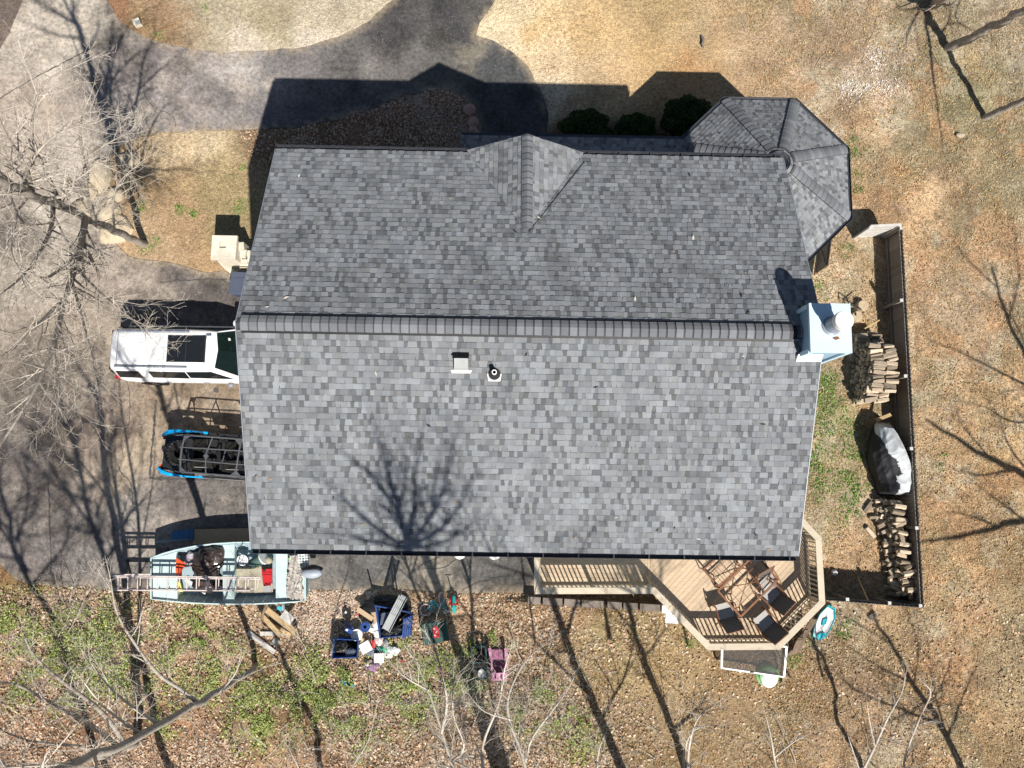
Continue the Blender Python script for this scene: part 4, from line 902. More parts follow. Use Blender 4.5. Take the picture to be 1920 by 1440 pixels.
MB().prism([tuple(at(x, y, .76).xy) for x, y in ((438, 1062), (510, 1062), (512, 1112), (438, 1112))], .755, .772).build('floor_mat', m_mat, boat, world=True)
om = MB(); c = at(583, 1073, 1.35)
om.blob(c + Vector((.02, -.02, 0)), (.36, .19, .2), RG, .03, 14, 8); om.build('outboard_motor', M('motor_grey', (.32, .35, .40), rough=.35, var=.1), boat, smooth=True, world=True)
MB().blob(c + Vector((.02, .11, -.05)), (.38, .12, .2), RG, .03, 12, 7).build('motor_cowl', m_black, boat, smooth=True, world=True)
MB().beam(c + Vector((.25, -.02, .02)), c + Vector((.42, .05, .12)), .07, .06).build('motor_tiller', m_chrome, boat, world=True)
MB().box(c + Vector((-.1, .05, -.45)), (.18, .22, .8)).build('motor_leg', m_blackmetal, boat, world=True)
tl = thing('boat_trailer', 'dark trailer with a pale drawbar under the aqua boat', 'trailer', at(430, 1080, 0))
MB().beam(at(213, 1079, .62), at(330, 1077, .55), .09, .1).build('drawbar', m_alu, tl, world=True)
for s in (1060, 1100): MB().beam(at(300, s, .5), at(560, s, .5), .08, .12).build('frame_rail', m_blackmetal, tl, world=True)
for x in (340, 430, 530): MB().beam(at(x, 1048, .52), at(x, 1112, .52), .07, .09).build('cross_member', m_blackmetal, tl, world=True)
for y, s in ((1036, 1), (1116, -1)):
    c = at(440, y, .3); wm = Matrix.Translation(c) @ Matrix.Rotation(math.pi / 2, 4, 'X')
    o = MB().lathe([(.16, -.08), (.28, -.09), (.3, -.05), (.3, .05), (.28, .09), (.16, .08)], 20, wm).build('wheel', m_tyre, tl, world=True)
    MB().lathe([(0, 0), (.17, 0)], 12, Matrix.Translation(c + Vector((0, -s * -.06, 0))) @ Matrix.Rotation(math.pi / 2, 4, 'X')).build('rim', m_chrome, o, world=True)
MB().beam(at(238, 1050, .0), at(245, 1076, .62), .06, .06).build('jack_stand', m_blackmetal, tl, world=True)
MB().beam(at(531, 1131, .9), at(531, 1146, .3), .07, .07).build('guide_post', m_boatin, tl, world=True)

# ladder laid along the boat
ZL = 1.62
ld = thing('ladder', 'long weathered extension ladder laid along the aqua boat and hanging out past its bow', 'ladder', at(340, 1092, ZL))
for y0, y1, z, x1 in ((1079.5, 1083, ZL, 489), (1106.5, 1107.5, ZL, 469)):
    MB().beam(at(210, y0, z), at(x1, y1, z), .035, .08).build('side_rail', m_alu, ld, world=True)
for y0, y1, x1 in ((1082.5, 1086, 490), (1103, 1104, 476)):
    MB().beam(at(214, y0, ZL - .1), at(x1, y1, ZL - .1), .03, .07).build('side_rail', m_alu, ld, world=True)
for k in range(15):
    x = 221.5 + k * 18.4
    MB().tube([at(x, 1080.5, ZL), at(x - .6, 1106.5, ZL)], .020, 6).build('rung', m_alu, ld, world=True)
    MB().tube([at(x + 5, 1083, ZL - .1), at(x + 4, 1103.5, ZL - .1)], .018, 6).build('rung', m_alu, ld, world=True)

# gear lying in the boat
def solo(name, label, cat, mb, mat, group=None, smooth=False, base=None):
    """a thing that is one mesh; its origin is put at its base"""
    xs = np.array(mb.v); c = Vector(((xs[:, 0].min() + xs[:, 0].max()) / 2, (xs[:, 1].min() + xs[:, 1].max()) / 2, xs[:, 2].min()))
    mb.v = [(v[0] - c.x, v[1] - c.y, v[2] - c.z) for v in mb.v]
    o = mb.build(name, mat, smooth=smooth); o.location = c; return tag(o, label, cat, group)
b = MB(); rg = random.Random(8)
b.blob(at(389, 1061, 1.0), (.52, .60, .42), rg, .16, 26, 16); b.blob(at(404, 1040, 1.1), (.30, .26, .26), rg, .2, 18, 12); b.blob(at(392, 1098, .88), (.45, .26, .3), rg, .2, 18, 12)
solo('plastic_sack', 'big crumpled brown plastic sack heaped in the middle of the aqua boat', 'sack', b, m_brownbag)
sc = thing('plastic_scoop', 'red orange plastic scoop with a short handle standing in the boat behind the bow deck', 'scoop', at(337, 1058, .8))
MB().hexa([at(330, 1046, .95), at(349, 1057, .95), at(341, 1066, .8), at(330, 1062, .8), at(330, 1046, 1.25), at(349, 1057, 1.25), at(342, 1068, 1.12), at(330, 1064, 1.12)]).build('blade', m_orange, sc, world=True)
for x in (332, 338): MB().beam(at(x, 1064, 1.1), at(x + .5, 1082, 1.0), .08, .06).build('handle', m_orange, sc, world=True)
b = MB(); b.hexa([at(490, 1066, .85), at(511, 1066, .85), at(511, 1094, .85), at(493, 1096, .85), at(490.5, 1067, 1.12), at(510.5, 1067, 1.12), at(510, 1093, 1.12), at(494, 1095, 1.12)])
fc = thing('fuel_can', 'red plastic fuel can lying in the rear of the aqua boat', 'fuel can', at(500, 1080, .82))
b.build('can', m_red, fc, world=True)
for y in (1074, 1078.5): MB().beam(at(491.5, y, 1.13), at(510, y, 1.13), .03, .02).build('moulding', m_red, fc, world=True)
MB().tube([at(497, 1094, 1.13), at(500, 1097, 1.17), at(505, 1097, 1.17), at(508, 1093.5, 1.13)], .02, 6).build('handle', m_red, fc, world=True)
MB().lathe([(.05, 0), (.05, .06)], 12, Matrix.Translation(at(496, 1068, 1.1))).build('spout_cap', m_black, fc, world=True)
bk_ = thing('bucket', 'dark green bucket tipped on its side in the boat close to the roof edge', 'bucket', at(486, 1050, .8))
q = at(483, 1052, 1.0); T_ = Matrix.Translation(q) @ Matrix.Rotation(.5, 4, 'Z') @ Matrix.Rotation(math.radians(75), 4, 'Y')
MB().lathe([(.17, -.24), (.21, .22), (.225, .23), (.225, .26), (.2, .26), (.16, -.2), (0, -.2)], 22, T_).build('pail', M('bucket_green', (.10, .17, .155), rough=.45, var=.1, dirt=.1), bk_, smooth=True, world=True)
MB().lathe([(.22, .225), (.235, .23), (.235, .275), (.21, .275)], 22, T_).build('rim', m_whitedirty, bk_, world=True)
hr = thing('hose_reel', 'white plastic reel lying in the boat beside the middle bench', 'reel', at(454, 1048, .9))
T_ = Matrix.Translation(at(455, 1050, 1.12)) @ Matrix.Rotation(.2, 4, 'X')
MB().lathe([(.06, 0), (.17, 0), (.19, .01), (.19, .03), (.16, .035), (.06, .03)], 20, T_).build('flange', m_white, hr, world=True)
MB().lathe([(.12, -.2), (.12, -.0)], 16, T_).build('drum', m_black, hr, world=True)
for k in range(5): MB().beam(T_ @ Vector((0, 0, .034)), T_ @ Vector((.17 * math.cos(k * 1.257), .17 * math.sin(k * 1.257), .036)), .03, .012).build('spoke', m_grey, hr, world=True)
def crumple(pts, z0, amp, nx, ny, seed, zf=None):
    """draped sheet over the four px corners"""
    A, B, C_, D_ = [Vector(p) for p in pts]; rg = random.Random(seed); o1 = [rg.uniform(0, 6) for _ in range(4)]
    def f(s, t):
        p = A.lerp(B, s).lerp(D_.lerp(C_, s), t)
        w_ = math.sin(9 * s + 3 * t + o1[0]) + math.sin(7 * t - 5 * s + o1[1]) + .7 * math.sin(17 * s + 11 * t + o1[2]) + .6 * math.sin(23 * t - 13 * s + o1[3])
        return p + Vector((rg.uniform(-.03, .03), rg.uniform(-.03, .03), amp * w_ * .4 + (zf(s, t) if zf else 0)))
    return MB().sheet(nx, ny, f)
solo('camouflage_sheet', 'crumpled grey brown camouflage sheet thrown across the stern of the aqua boat', 'tarp', crumple([at(543, 1042, 1.2), at(562, 1040, 1.2), at(568, 1126, 1.17), at(536, 1122, 1.17)], 1.2, .07, 12, 34, 3), m_camo)
solo('camouflage_net', 'pale camouflage net bunched at the motor end of the boat', 'net', crumple([at(556, 1070, 1.22), at(566, 1078, 1.22), at(569, 1112, 1.2), at(552, 1112, 1.22)], 1.25, .08, 12, 14, 9), M('net_grey', (.44, .41, .38), rough=.9, var=.5, scale=14))
cs = thing('chainsaw', 'orange and tan hand tool lying near the stern bench of the boat', 'tool', at(541, 1085, .85))
MB().hexa([at(537, 1078, .9), at(545, 1077, .9), at(545, 1090, .9), at(538, 1091, .9), at(538, 1079, 1.05), at(544, 1078, 1.05), at(544, 1089, 1.05), at(539, 1090, 1.05)]).build('motor_case', m_orangewood, cs, world=True)
MB().beam(at(541, 1090, .97), at(541, 1099, .97), .04, .05).build('handle', m_black, cs, world=True)
solo('yellow_funnel', 'yellow plastic cone lying beside the ladder behind the bow deck', 'cone', MB().hexa([at(332, 1094, .82), at(340, 1093, .82), at(344, 1110, .82), at(327, 1110, .82), at(335, 1090, 1.0), at(337, 1090, 1.0), at(342, 1108, .95), at(329, 1108, .95)]), m_yellow)
solo('white_board', 'white sheet of board lying under the ladder in the boat', 'board', MB().hexa([at(345, 1088, .82), at(352, 1086, .82), at(388, 1108, .82), at(384, 1115, .82), at(345, 1088, .85), at(352, 1086, .85), at(388, 1108, .85), at(384, 1115, .85)]), m_whitedirty)
solo('grey_cloth', 'pale lilac grey cloth bundled between the red scoop and the brown sack', 'cloth', MB().blob(at(358, 1048, .95), (.17, .2, .16), rg, .25, 18, 12), M('lilac_cloth', (.38, .34, .38), rough=.9, var=.4, scale=12))
solo('tackle_box', 'small dark grey box on the boat floor beside the red fuel can', 'box', MB().hexa([at(494, 1099, .78), at(508, 1098, .78), at(509, 1110, .78), at(495, 1110, .78), at(494, 1099, .98), at(508, 1098, .98), at(508, 1109, .98), at(495, 1109, .98)]), m_grey)
solo('wire_crate', 'white wire rack standing beside the outboard motor', 'rack', (lambda m: [m.tube([at(560 + k * 5, 1040, 1.2), at(561 + k * 5, 1056, 1.2)], .014, 4) for k in range(4)] and [m.tube([at(558, 1040 + k * 5, 1.2), at(578, 1039 + k * 5, 1.2)], .014, 4) for k in range(4)] and m)(MB()), m_white)
solo('tan_bag', 'tan canister standing between the green bucket and the rear bench', 'canister', MB().lathe([(.11, 0), (.12, .2), (.1, .26), (.05, .28)], 14, Matrix.Translation(at(507, 1050, .8))), m_mat)
solo('green_stalks', 'bundle of bright green plastic stalks beside the rear bench', 'stalks', (lambda m: [m.tube([at(540 + k, 1050 + k * 6, .95), at(546 + k * .5, 1042 + k * 6, 1.0)], .02, 5) for k in range(5)] and m)(MB()), M('stalk_green', (.25, .55, .18), rough=.5))
# flat things in the boat's shadow
solo('cardboard_sheet', 'large flat tan cardboard sheet lying in the shadow behind the boat', 'cardboard', MB().prism([tuple(at(x, y, .25).xy) for x, y in ((362, 993), (520, 989), (520, 1018), (362, 1020))], .12, .25), m_card)
bt = thing('plastic_tote', 'long shaded blue plastic tote at the end of the cardboard sheet', 'tote', at(340, 1003, 0))
MB().prism([tuple(at(x, y, .3).xy) for x, y in ((322, 996), (353, 994), (353, 1010), (322, 1011))], .03, .30).build('tub', M('tote_blue', (.05, .15, .30), rough=.5, var=.1), bt, world=True)
MB().prism([tuple(at(x, y, .34).xy) for x, y in ((353.5, 993), (362, 992), (362, 1012), (353.5, 1011))], .03, .34).build('end_box', M('tote_blue_end', (.04, .13, .28), rough=.5, var=.1), bt, world=True)
solo('pale_pole', 'long pale pole lying beside the blue tote in the boat shadow', 'pole', MB().beam(at(292, 1016, .2), at(362, 1010, .2), .07, .05), m_boatin)

# ------------------------------------------------------------------ bins, fireplace, fence
tbn = thing('wheelie_bin', 'slate blue lidded bin half hidden under the roof edge', 'bin', at(447, 530, 0))
q = [at(x, y, 1.05) for x, y in ((434, 509), (474, 511), (466, 552), (428, 550))]; cc = sum(q, Vector()) / 4
MB().hexa([Vector((cc.x + (v.x - cc.x) * .8, cc.y + (v.y - cc.y) * .8, .03)) for v in q] + [Vector((v.x, v.y, 1.0)) for v in q]).build('tub', m_slate, tbn, world=True)
MB().hexa([Vector((cc.x + (v.x - cc.x) * 1.05, cc.y + (v.y - cc.y) * 1.05, 1.003)) for v in q] + [Vector((cc.x + (v.x - cc.x) * .96, cc.y + (v.y - cc.y) * .96, 1.07)) for v in q]).build('lid', m_slate, tbn, world=True)
MB().box(cc + Vector((0, -.05, .03)), (.5, .44, .02)).build('lid_panel', m_slate, tbn, world=True)
MB().tube([q[0] + Vector((.05, .06, -.02)), q[1] + Vector((-.05, .06, -.02))], .02, 6).build('handle', m_black, tbn, world=True)
fp = thing('outdoor_fireplace', 'square pale stone fireplace pillar with a dark flue opening and curved side walls', 'fireplace', at(431, 500, 0))
ZF = 1.72
q = [at(x, y, ZF) for x, y in ((395, 487), (441, 486), (445, 442), (398, 441))]; cc = sum(q, Vector()) / 4
MB().hexa([Vector((cc.x + (v.x - cc.x) * .84, cc.y + (v.y - cc.y) * .84, 0)) for v in q] + [Vector((cc.x + (v.x - cc.x) * .8, cc.y + (v.y - cc.y) * .8, ZF - .12)) for v in q]).build('stack', m_stone, fp, world=True)
for i in range(4):
    a, b_ = q[i], q[(i + 1) % 4]; ia, ib = cc.lerp(a, .28) + Vector((-.05, .12, 0)), cc.lerp(b_, .28) + Vector((-.05, .12, 0)); dz = Vector((0, 0, .11))
    MB().hexa([a - dz, b_ - dz, ib - dz, ia - dz, a, b_, ib - dz * .3, ia - dz * .3]).build('cap_stone', m_stone, fp, world=True)
MB().box((cc.x - .05, cc.y + .12, ZF - .2), (.4, .4, .1)).build('flue_opening', m_black, fp, world=True)
for k, (x, y, z, s) in enumerate(((449, 462, 1.25, .34), (452, 474, 1.1, .36), (455, 486, .95, .36), (459, 495, .75, .4), (464, 478, .95, .4), (471, 483, .9, .4), (470, 495, .7, .4))):
    c = at(x, y, z); MB().box((c.x, c.y, z / 2), (s, s * .9, z), RG.uniform(-.3, .3), 0, 0, .93).build('stone', m_stone, fp, world=True)
c = at(440, 500, .5); MB().prism([tuple(at(x, y, .3).xy) for x, y in ((408, 490), (440, 492), (462, 506), (430, 511), (420, 503))], 0, .3).build('hearth', m_stone, fp, world=True)

ZFN = 1.28
fn = thing('fence', 'grey weathered picket fence round the east side yard with pale post tops', 'fence', at(1700, 780, 0))
FA, FB, FC, FD = at(1660, 422.5, ZFN), at(1692, 421, ZFN), at(1733, 1140, ZFN), at(1556, 1126, ZFN)
FB.z = FC.z = FD.z = 0; FA.z = 0; FA = FB + (FA - FB)
FD = FD + (FD - FC).normalized() * .9
pk = None
for a, b_ in ((FB, FC), (FC, FD)):
    d = (b_ - a); L = d.length; d.normalize(); ang = math.atan2(d.y, d.x); n_ = Vector((-d.y, d.x, 0)); n = int(L / .145); s_in = -1
    for i in range(n):
        p = a + d * (i * L / n + .07); tl_ = RG.uniform(-.012, .012)
        if pk is None:
            mbp = MB(); mbp.add([(x, y, z) for y in (-.01, .01) for x, z in ((-.0718, 0), (.0718, 0), (.0718, ZFN - .05), (.03, ZFN), (-.03, ZFN), (-.0718, ZFN - .05))], [(0, 1, 2, 3, 4, 5), (11, 10, 9, 8, 7, 6)] + [(k, 6 + k, 6 + (k + 1) % 6, (k + 1) % 6) for k in range(6)])
            pk = mbp.build('picket', m_fence, fn); o = pk
        else: o = inst(pk, fn)
        o.location = (p.x - fn.location.x, p.y - fn.location.y, tl_); o.rotation_euler = (0, 0, ang + RG.uniform(-.01, .01))
    for z in (.25, ZFN - .16):
        q = n_ * s_in * .04; MB().beam(a + q + Vector((0, 0, z)), b_ + q + Vector((0, 0, z)), .045, .09).build('rail', m_fence, fn, world=True)
for x, y in ((1690, 428), (1690.5, 563), (1698, 705), (1709, 841), (1719, 990), (1726, 1136), (1668, 1131), (1589, 1124)):
    c = at(x, y, ZFN - .02); MB().box((c.x, c.y, (ZFN - .04) / 2), (.10, .10, ZFN - .04)).build('post', m_fence, fn, world=True)
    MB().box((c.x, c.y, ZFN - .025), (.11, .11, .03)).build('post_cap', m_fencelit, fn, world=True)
pn = thing('board_fence', 'short sunlit pale board panel closing the north end of the picket fence', 'fence panel', at(1640, 448, 0))
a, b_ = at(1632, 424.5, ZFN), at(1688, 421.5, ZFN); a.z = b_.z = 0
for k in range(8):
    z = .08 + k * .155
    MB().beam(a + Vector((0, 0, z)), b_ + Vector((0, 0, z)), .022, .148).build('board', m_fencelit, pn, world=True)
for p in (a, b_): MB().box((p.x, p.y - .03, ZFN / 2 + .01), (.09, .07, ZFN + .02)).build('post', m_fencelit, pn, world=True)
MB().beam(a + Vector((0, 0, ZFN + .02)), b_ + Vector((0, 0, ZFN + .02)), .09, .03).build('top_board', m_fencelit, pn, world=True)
gt_ = thing('garden_gate', 'brown board gate swung open below the turret eave', 'gate', at(1525, 480, 0))
a, b_ = at(1561, 440, 1.35), at(1553, 498, 1.35); a.z = b_.z = 0; L = (b_ - a).length
for k in range(8):
    p = a.lerp(b_, (k + .5) / 8); MB().box((p.x, p.y, .72), (.024, L / 8 - .006, 1.26), math.atan2((b_ - a).y, (b_ - a).x) + math.pi / 2).build('board', m_timber, gt_, world=True)
for z in (.3, 1.2): MB().beam(a + Vector((-.03, 0, z)), b_ + Vector((-.03, 0, z)), .035, .1).build('rail', m_timber, gt_, world=True)
MB().beam(a + Vector((-.03, 0, .3)), b_ + Vector((-.03, 0, 1.2)), .035, .09).build('brace', m_timber, gt_, world=True)

# ------------------------------------------------------------------ firewood
LOGS = []
for k in range(7):
    rg = random.Random(40 + k); R_ = rg.uniform(.085, .115); n = rg.choice((3, 4, 4))
    m = MB(); a0 = rg.uniform(0, 6); rad = [R_ * rg.uniform(.75, 1.1) for _ in range(n + 1)]
    if n == 3: an = [0, .9, 1.8, 3.6]
    else: an = [0, 1.2, 2.6, 3.6, 5.0]
    ring = [(math.cos(a0 + a) * r, math.sin(a0 + a) * r) for a, r in zip(an, rad)]; K = len(ring); L = rg.uniform(.38, .45)
    vs = [(x, y * f + rg.uniform(-.006, .006), z * f + rg.uniform(-.006, .006)) for x, f in ((-L / 2, .95), (0, 1.03), (L / 2, .95)) for y, z in ring]
    m.add(vs, [(i * K + k2, i * K + (k2 + 1) % K, (i + 1) * K + (k2 + 1) % K, (i + 1) * K + k2) for i in range(2) for k2 in range(K)] + [tuple(reversed(range(K))), tuple(range(2 * K, 3 * K))])
    LOGS.append(m)
LM = []
for m in LOGS:
    me = bpy.data.meshes.new('log'); me.from_pydata(m.v, [], m.f); me.materials.append(m_log); LM.append(me)
def put_log(loc, rz, rx, label, group, ry=0, s=1):
    o = bpy.data.objects.new('log', RG.choice(LM)); COL.objects.link(o); o.location = loc; o.rotation_euler = (rx, ry, rz); o.scale = (s, s, s)
    tag(o, label, 'log', group)
la, ga = 'split pale log in the tall double stack between chimney and fence', 'split logs stacked beside the chimney'
y0, y1 = at(1640, 757, .2).y, at(1640, 618, 1.2).y
nl = int((y1 - y0) / .155)
def xm(y):                       # the stack bows outwards in the middle
    t = (y - y0) / (y1 - y0); return .26 * math.sin(math.pi * min(1, max(0, t))) - .05
XB = at(1637, 690, 1.25).x
for j in range(nl):
    y = y0 + (j + .5) * .155
    t = j / nl; top = 1.32 if .12 < t < .8 else .75 if t >= .8 else 1.05
    lay = int(top / .145)
    for l in range(lay):
        zz = .08 + l * .145
        bow = xm(y) * (l / 8)
        put_log((XB + bow + RG.uniform(-.05, .05), y + (.07 if l % 2 else 0) + RG.uniform(-.02, .02), zz), RG.uniform(-.2, .2), RG.uniform(0, 6), la, ga, RG.uniform(-.08, .08), RG.uniform(.9, 1.1))
        if l >= lay - 3: put_log((XB + .47 + bow + RG.uniform(-.05, .05), y + (.07 if l % 2 else 0) + RG.uniform(-.02, .02), zz + RG.uniform(-.03, .03)), RG.uniform(-.28, .28), RG.uniform(0, 6), la, ga, RG.uniform(-.12, .12), RG.uniform(.85, 1.12))
lb, gb_ = 'split log in the long loose heap along the inside of the east fence corner', 'loose split logs in the fence corner'
for j in range(18):
    t = j / 17; yy = 942 + 172 * t; xb = 1694 + 26 * t
    for l in range(5 if j % 5 else 4):
        p = at(xb - 5 + RG.uniform(-4, 4), yy + RG.uniform(-3, 3), .95)
        put_log((p.x + (5 - l) * -.02, p.y, .10 + l * .185 + RG.uniform(-.05, .05)), RG.uniform(-.4, .4) + (1.4 if RG.random() < .1 else 0), RG.uniform(0, 6), lb, gb_, RG.uniform(-.2, .2), RG.uniform(.85, 1.1))
    for l in range(2):
        p = at(xb - 36 + RG.uniform(-5, 5), yy + RG.uniform(-4, 4), .4)
        put_log((p.x, p.y, .09 + l * .19 + RG.uniform(-.03, .05)), RG.uniform(-.6, .6), RG.uniform(0, 6), lb, gb_, RG.uniform(-.2, .2), RG.uniform(.85, 1.05))
for x, y, r in ((1628, 950, .9), (1640, 968, .1), (1632, 998, -.9)): put_log(at(x, y, .08), r, RG.uniform(0, 6), 'stray split log lying on the dirt outside the fence corner heap', 'stray split logs')
for x, y in ((1601, 596), (1612, 576)):
    st_ = tag(MB().lathe([(.21, 0), (.2, .28), (.19, .3), (0, .3)], 14).build('log_round', M('log_round_end', (.42, .33, .22), rough=.9, var=.3, scale=14)), 'cut log round standing behind the chimney' if y > 590 else 'log round lying beside the bent iron bars near the chimney', 'log round'); st_.location = at(x, y, 0)
ir = thing('iron_rack', 'dark bent iron bars of a small log rack behind the chimney', 'rack', at(1600, 580, 0))
for pl in ([(1586, 556, .35), (1592, 572, .5), (1602, 573, .5), (1613, 558, .4)], [(1600, 573, .5), (1612, 578, .4), (1620, 586, .05)], [(1600, 573, .5), (1605, 588, .4), (1604, 600, .05)], [(1586, 556, .35), (1590, 562, .0)]):
    MB().tube([at(*q) for q in pl], .022, 6).build('bar', m_blackmetal, ir, world=True)
solo('garden_pole', 'pale wooden pole leaning off the north end of the log stack', 'pole', MB().tube([at(1621, 616, 1.05), at(1649, 600, 1.15)], .025, 6), m_bamboo)
solo('loose_plank', 'pale split plank propped between log stack and tarpaulin', 'plank', MB().beam(at(1643, 788, .3), at(1670, 777, .75), .12, .05), m_lumber)
solo('bamboo_stick', 'thin tan stick leaning on the south fence in its shade', 'stick', MB().tube([at(1608, 1080, .02), at(1628, 1127, 1.15)], [.018, .03], 6), m_bamboo)
# covered heap under the tarpaulin
tw_ = thing('tarpaulin', 'grey and black tarpaulin thrown over a heap against the east fence', 'tarpaulin', at(1665, 870, 0))
TL_ = [1641, 1630, 1624, 1623, 1626, 1632, 1640, 1644]; TR_ = [1668, 1682, 1692, 1700, 1707, 1712, 1714, 1706]; TK = [.22, .36, .56, .66, .72, .76, .70, .58]
def tarp_pt(s, t):              # s along the length (north to south), t round the section (west to east)
    xl, xr = float(np.interp(s * 7, range(8), TL_)), float(np.interp(s * 7, range(8), TR_)); cy = 793 + 133 * s
    fx = [0, .05, .16, .36, .58, .82, 1.0]; fz = [.02, .34, .66, .93, 1.06, 1.04, .94]
    f = t * 6; i = min(5, int(f)); f -= i
    x = xl + (xr - xl) * (fx[i] * (1 - f) + fx[i + 1] * f); pz = fz[i] * (1 - f) + fz[i + 1] * f
    hump = (.72 + .42 * math.sin(math.pi * min(1, .15 + s * .75))) * (min(1, s / .07) ** .5 if s < .07 else 1) * (max(.2, (1 - s) / .04) if s > .96 else 1)
    wob = .26 * noise.noise((s * 3.2, t * 1.8, 1.3)) + .16 * (.4 - abs(noise.noise((s * 4.5 + t * 1.5, t * 3.2 - s * 1.2, 4.1)))) + .07 * (.3 - abs(noise.noise((s * 11 + t * 4, t * 6, 7.7))))
    z = max(.01, pz * hump + wob * .8 * min(1, pz * 2)); return at(x + wob * 14, cy + wob * 22, z)
NT_ = 70; NW = 44
vs = [tarp_pt(j / NT_, i / NW) for j in range(NT_ + 1) for i in range(NW + 1)]
fl, fd = [], []
for j in range(NT_):
    for i in range(NW):
        q = (j * (NW + 1) + i, (j + 1) * (NW + 1) + i, (j + 1) * (NW + 1) + i + 1, j * (NW + 1) + i + 1)
        lim = float(np.interp(j / NT_ * 7, range(8), TK)) + .10 * noise.noise((j * .13, .5, 2.2)) + .04 * noise.noise((j * .4, .5, 9.2))
        (fd if i / NW < lim else fl).append(q)
for nm, fs, mt in (('pale_side', fl, m_tarp), ('black_side', fd, m_tarpdark)):
    MB().add(vs, fs).build(nm, mt, tw_, world=True)

# ------------------------------------------------------------------ things on and round the deck
ZF_ = ZD + .005
A, B, C_, D_ = at(1346, 1108, ZF_ + .72), at(1389, 1156, ZF_ + .72), at(1459, 1086, ZF_ + .72), None
D_ = A + (C_ - B)
tb_ = thing('patio_table', 'brown metal patio table with an open grid top on the deck', 'table', at(1402, 1100, ZF_))
for a, b_ in ((A, B), (B, C_), (C_, D_), (D_, A)): MB().beam(a, b_, .055, .04).build('top_frame', m_rust, tb_, world=True)
for k in range(1, 6): MB().beam(A.lerp(D_, k / 6), B.lerp(C_, k / 6), .014, .014).build('grid_bar', m_rust, tb_, world=True)
for k in range(1, 4): MB().beam(A.lerp(B, k / 4) + Vector((0, 0, .008)), D_.lerp(C_, k / 4) + Vector((0, 0, .008)), .014, .014).build('grid_bar', m_rust, tb_, world=True)
ctr = (A + B + C_ + D_) / 4
for q in (A, B, C_, D_):
    f = Vector((q.x, q.y, ZF_)); MB().tube([q - Vector((0, 0, .02)), q.lerp(ctr, .25) - Vector((0, 0, .3)), f.lerp(Vector((ctr.x, ctr.y, ZF_)), .12) + Vector((0, 0, .02))], .022, 6).build('leg', m_rust, tb_, world=True)
for a, b_ in ((A, C_), (B, D_)): MB().tube([a.lerp(ctr, .28) - Vector((0, 0, .36)), ctr - Vector((0, 0, .2)), b_.lerp(ctr, .28) - Vector((0, 0, .36))], .016, 6).build('stretcher', m_rust, tb_, world=True)
# second smaller table tucked under the eave
A2, B2 = at(1319, 1068, ZF_ + .5), at(1346, 1100, ZF_ + .5); v2 = at(1362, 1030, ZF_ + .5) - A2
t2 = thing('low_table', 'lower brown metal grid table half hidden under the eave on the deck', 'table', at(1345, 1070, ZF_))
c4 = [A2, B2, B2 + v2, A2 + v2]
for a, b_ in zip(c4, c4[1:] + c4[:1]): MB().beam(a, b_, .045, .035).build('top_frame', m_rust, t2, world=True)
for k in range(1, 5): MB().beam(A2 + v2 * (k / 5), B2 + v2 * (k / 5), .013, .013).build('grid_bar', m_rust, t2, world=True)
for k in range(1, 3): MB().beam(A2.lerp(B2, k / 3) + Vector((0, 0, .007)), A2.lerp(B2, k / 3) + v2 + Vector((0, 0, .007)), .013, .013).build('grid_bar', m_rust, t2, world=True)
for q in c4: MB().tube([q, Vector((q.x, q.y, ZF_ + .01))], .018, 6).build('leg', m_rust, t2, world=True)
def make_chair(loc, rz, label):
    t = thing('patio_chair', label, 'chair', loc, rz, 'sling chairs round the patio table')
    wd = .27
    MB().sheet(3, 6, lambda s, u: (-.02 + u * .46, -wd + s * 2 * wd, .42 - .03 * math.sin(u * 3.1) + .02 * u)).build('seat', m_sl, t)
    MB().sheet(3, 8, lambda s, u: (-.02 - u * .28, -wd + s * 2 * wd, .42 + u * .62 - .02 * math.sin(u * 3.1))).build('backrest', m_mesh, t)
    for s in (-1, 1):
        MB().tube([(.46, s * wd, .44), (-.02, s * wd, .42), (-.31, s * wd, 1.06)], .018, 6).build('side_frame', m_rust, t)
        MB().tube([(.42, s * (wd + .03), .0), (.40, s * (wd + .03), .62), (.1, s * (wd + .04), .65), (-.2, s * (wd + .02), .64)], .018, 6).build('armrest', m_rust, t)
        MB().tube([(-.02, s * (wd + .02), .5), (-.24, s * (wd + .03), .0)], .018, 6).build('leg', m_rust, t)
    MB().tube([(-.31, -wd, 1.06), (-.31, wd, 1.06)], .016, 6).build('top_bar', m_rust, t)
    return t
m_sl = M('sunlit_sling', (.33, .32, .31), rough=.8, var=.15, scale=25)  # same sling made lighter for the seat, sunlight put into its colour
ch1 = make_chair(at(1356, 1153, ZF_), math.radians(104), 'dark sling chair west of the table, nearest the diagonal south west railing')
copy_tree(ch1, at(1431, 1170, ZF_), math.radians(128), 'dark sling chair south of the table, closest to the south east railing corner')
copy_tree(ch1, at(1444, 1118, ZF_), math.radians(135), 'dark sling chair pushed under the south east edge of the grid table')
copy_tree(ch1, at(1425, 1078, ZF_), math.radians(-62), 'dark sling chair on the north side of the table close to the eave')
sd_ = thing('screen_door', 'white framed screen panel leaning under the south railing of the deck', 'screen panel', at(1412, 1250, 0))
q = [at(1353, 1252, .35), at(1470, 1269, .30), at(1475, 1212, 1.15), at(1354, 1212, 1.15)]
for a, b_ in zip(q, q[1:] + q[:1]): MB().beam(a, b_, .07, .03, (0, -.6, .8)).build('frame', m_white, sd_, world=True)
MB().add(q, [(0, 1, 2, 3)]).build('mesh', m_screen, sd_, world=True)
MB().box(at(1410, 1260, .36), (.12, .05, .04)).build('latch', m_black, sd_, world=True)
tbb = thing('plastic_tub', 'upturned light green plastic tub with a white base partly under the screen panel', 'tub', at(1439, 1265, 0))
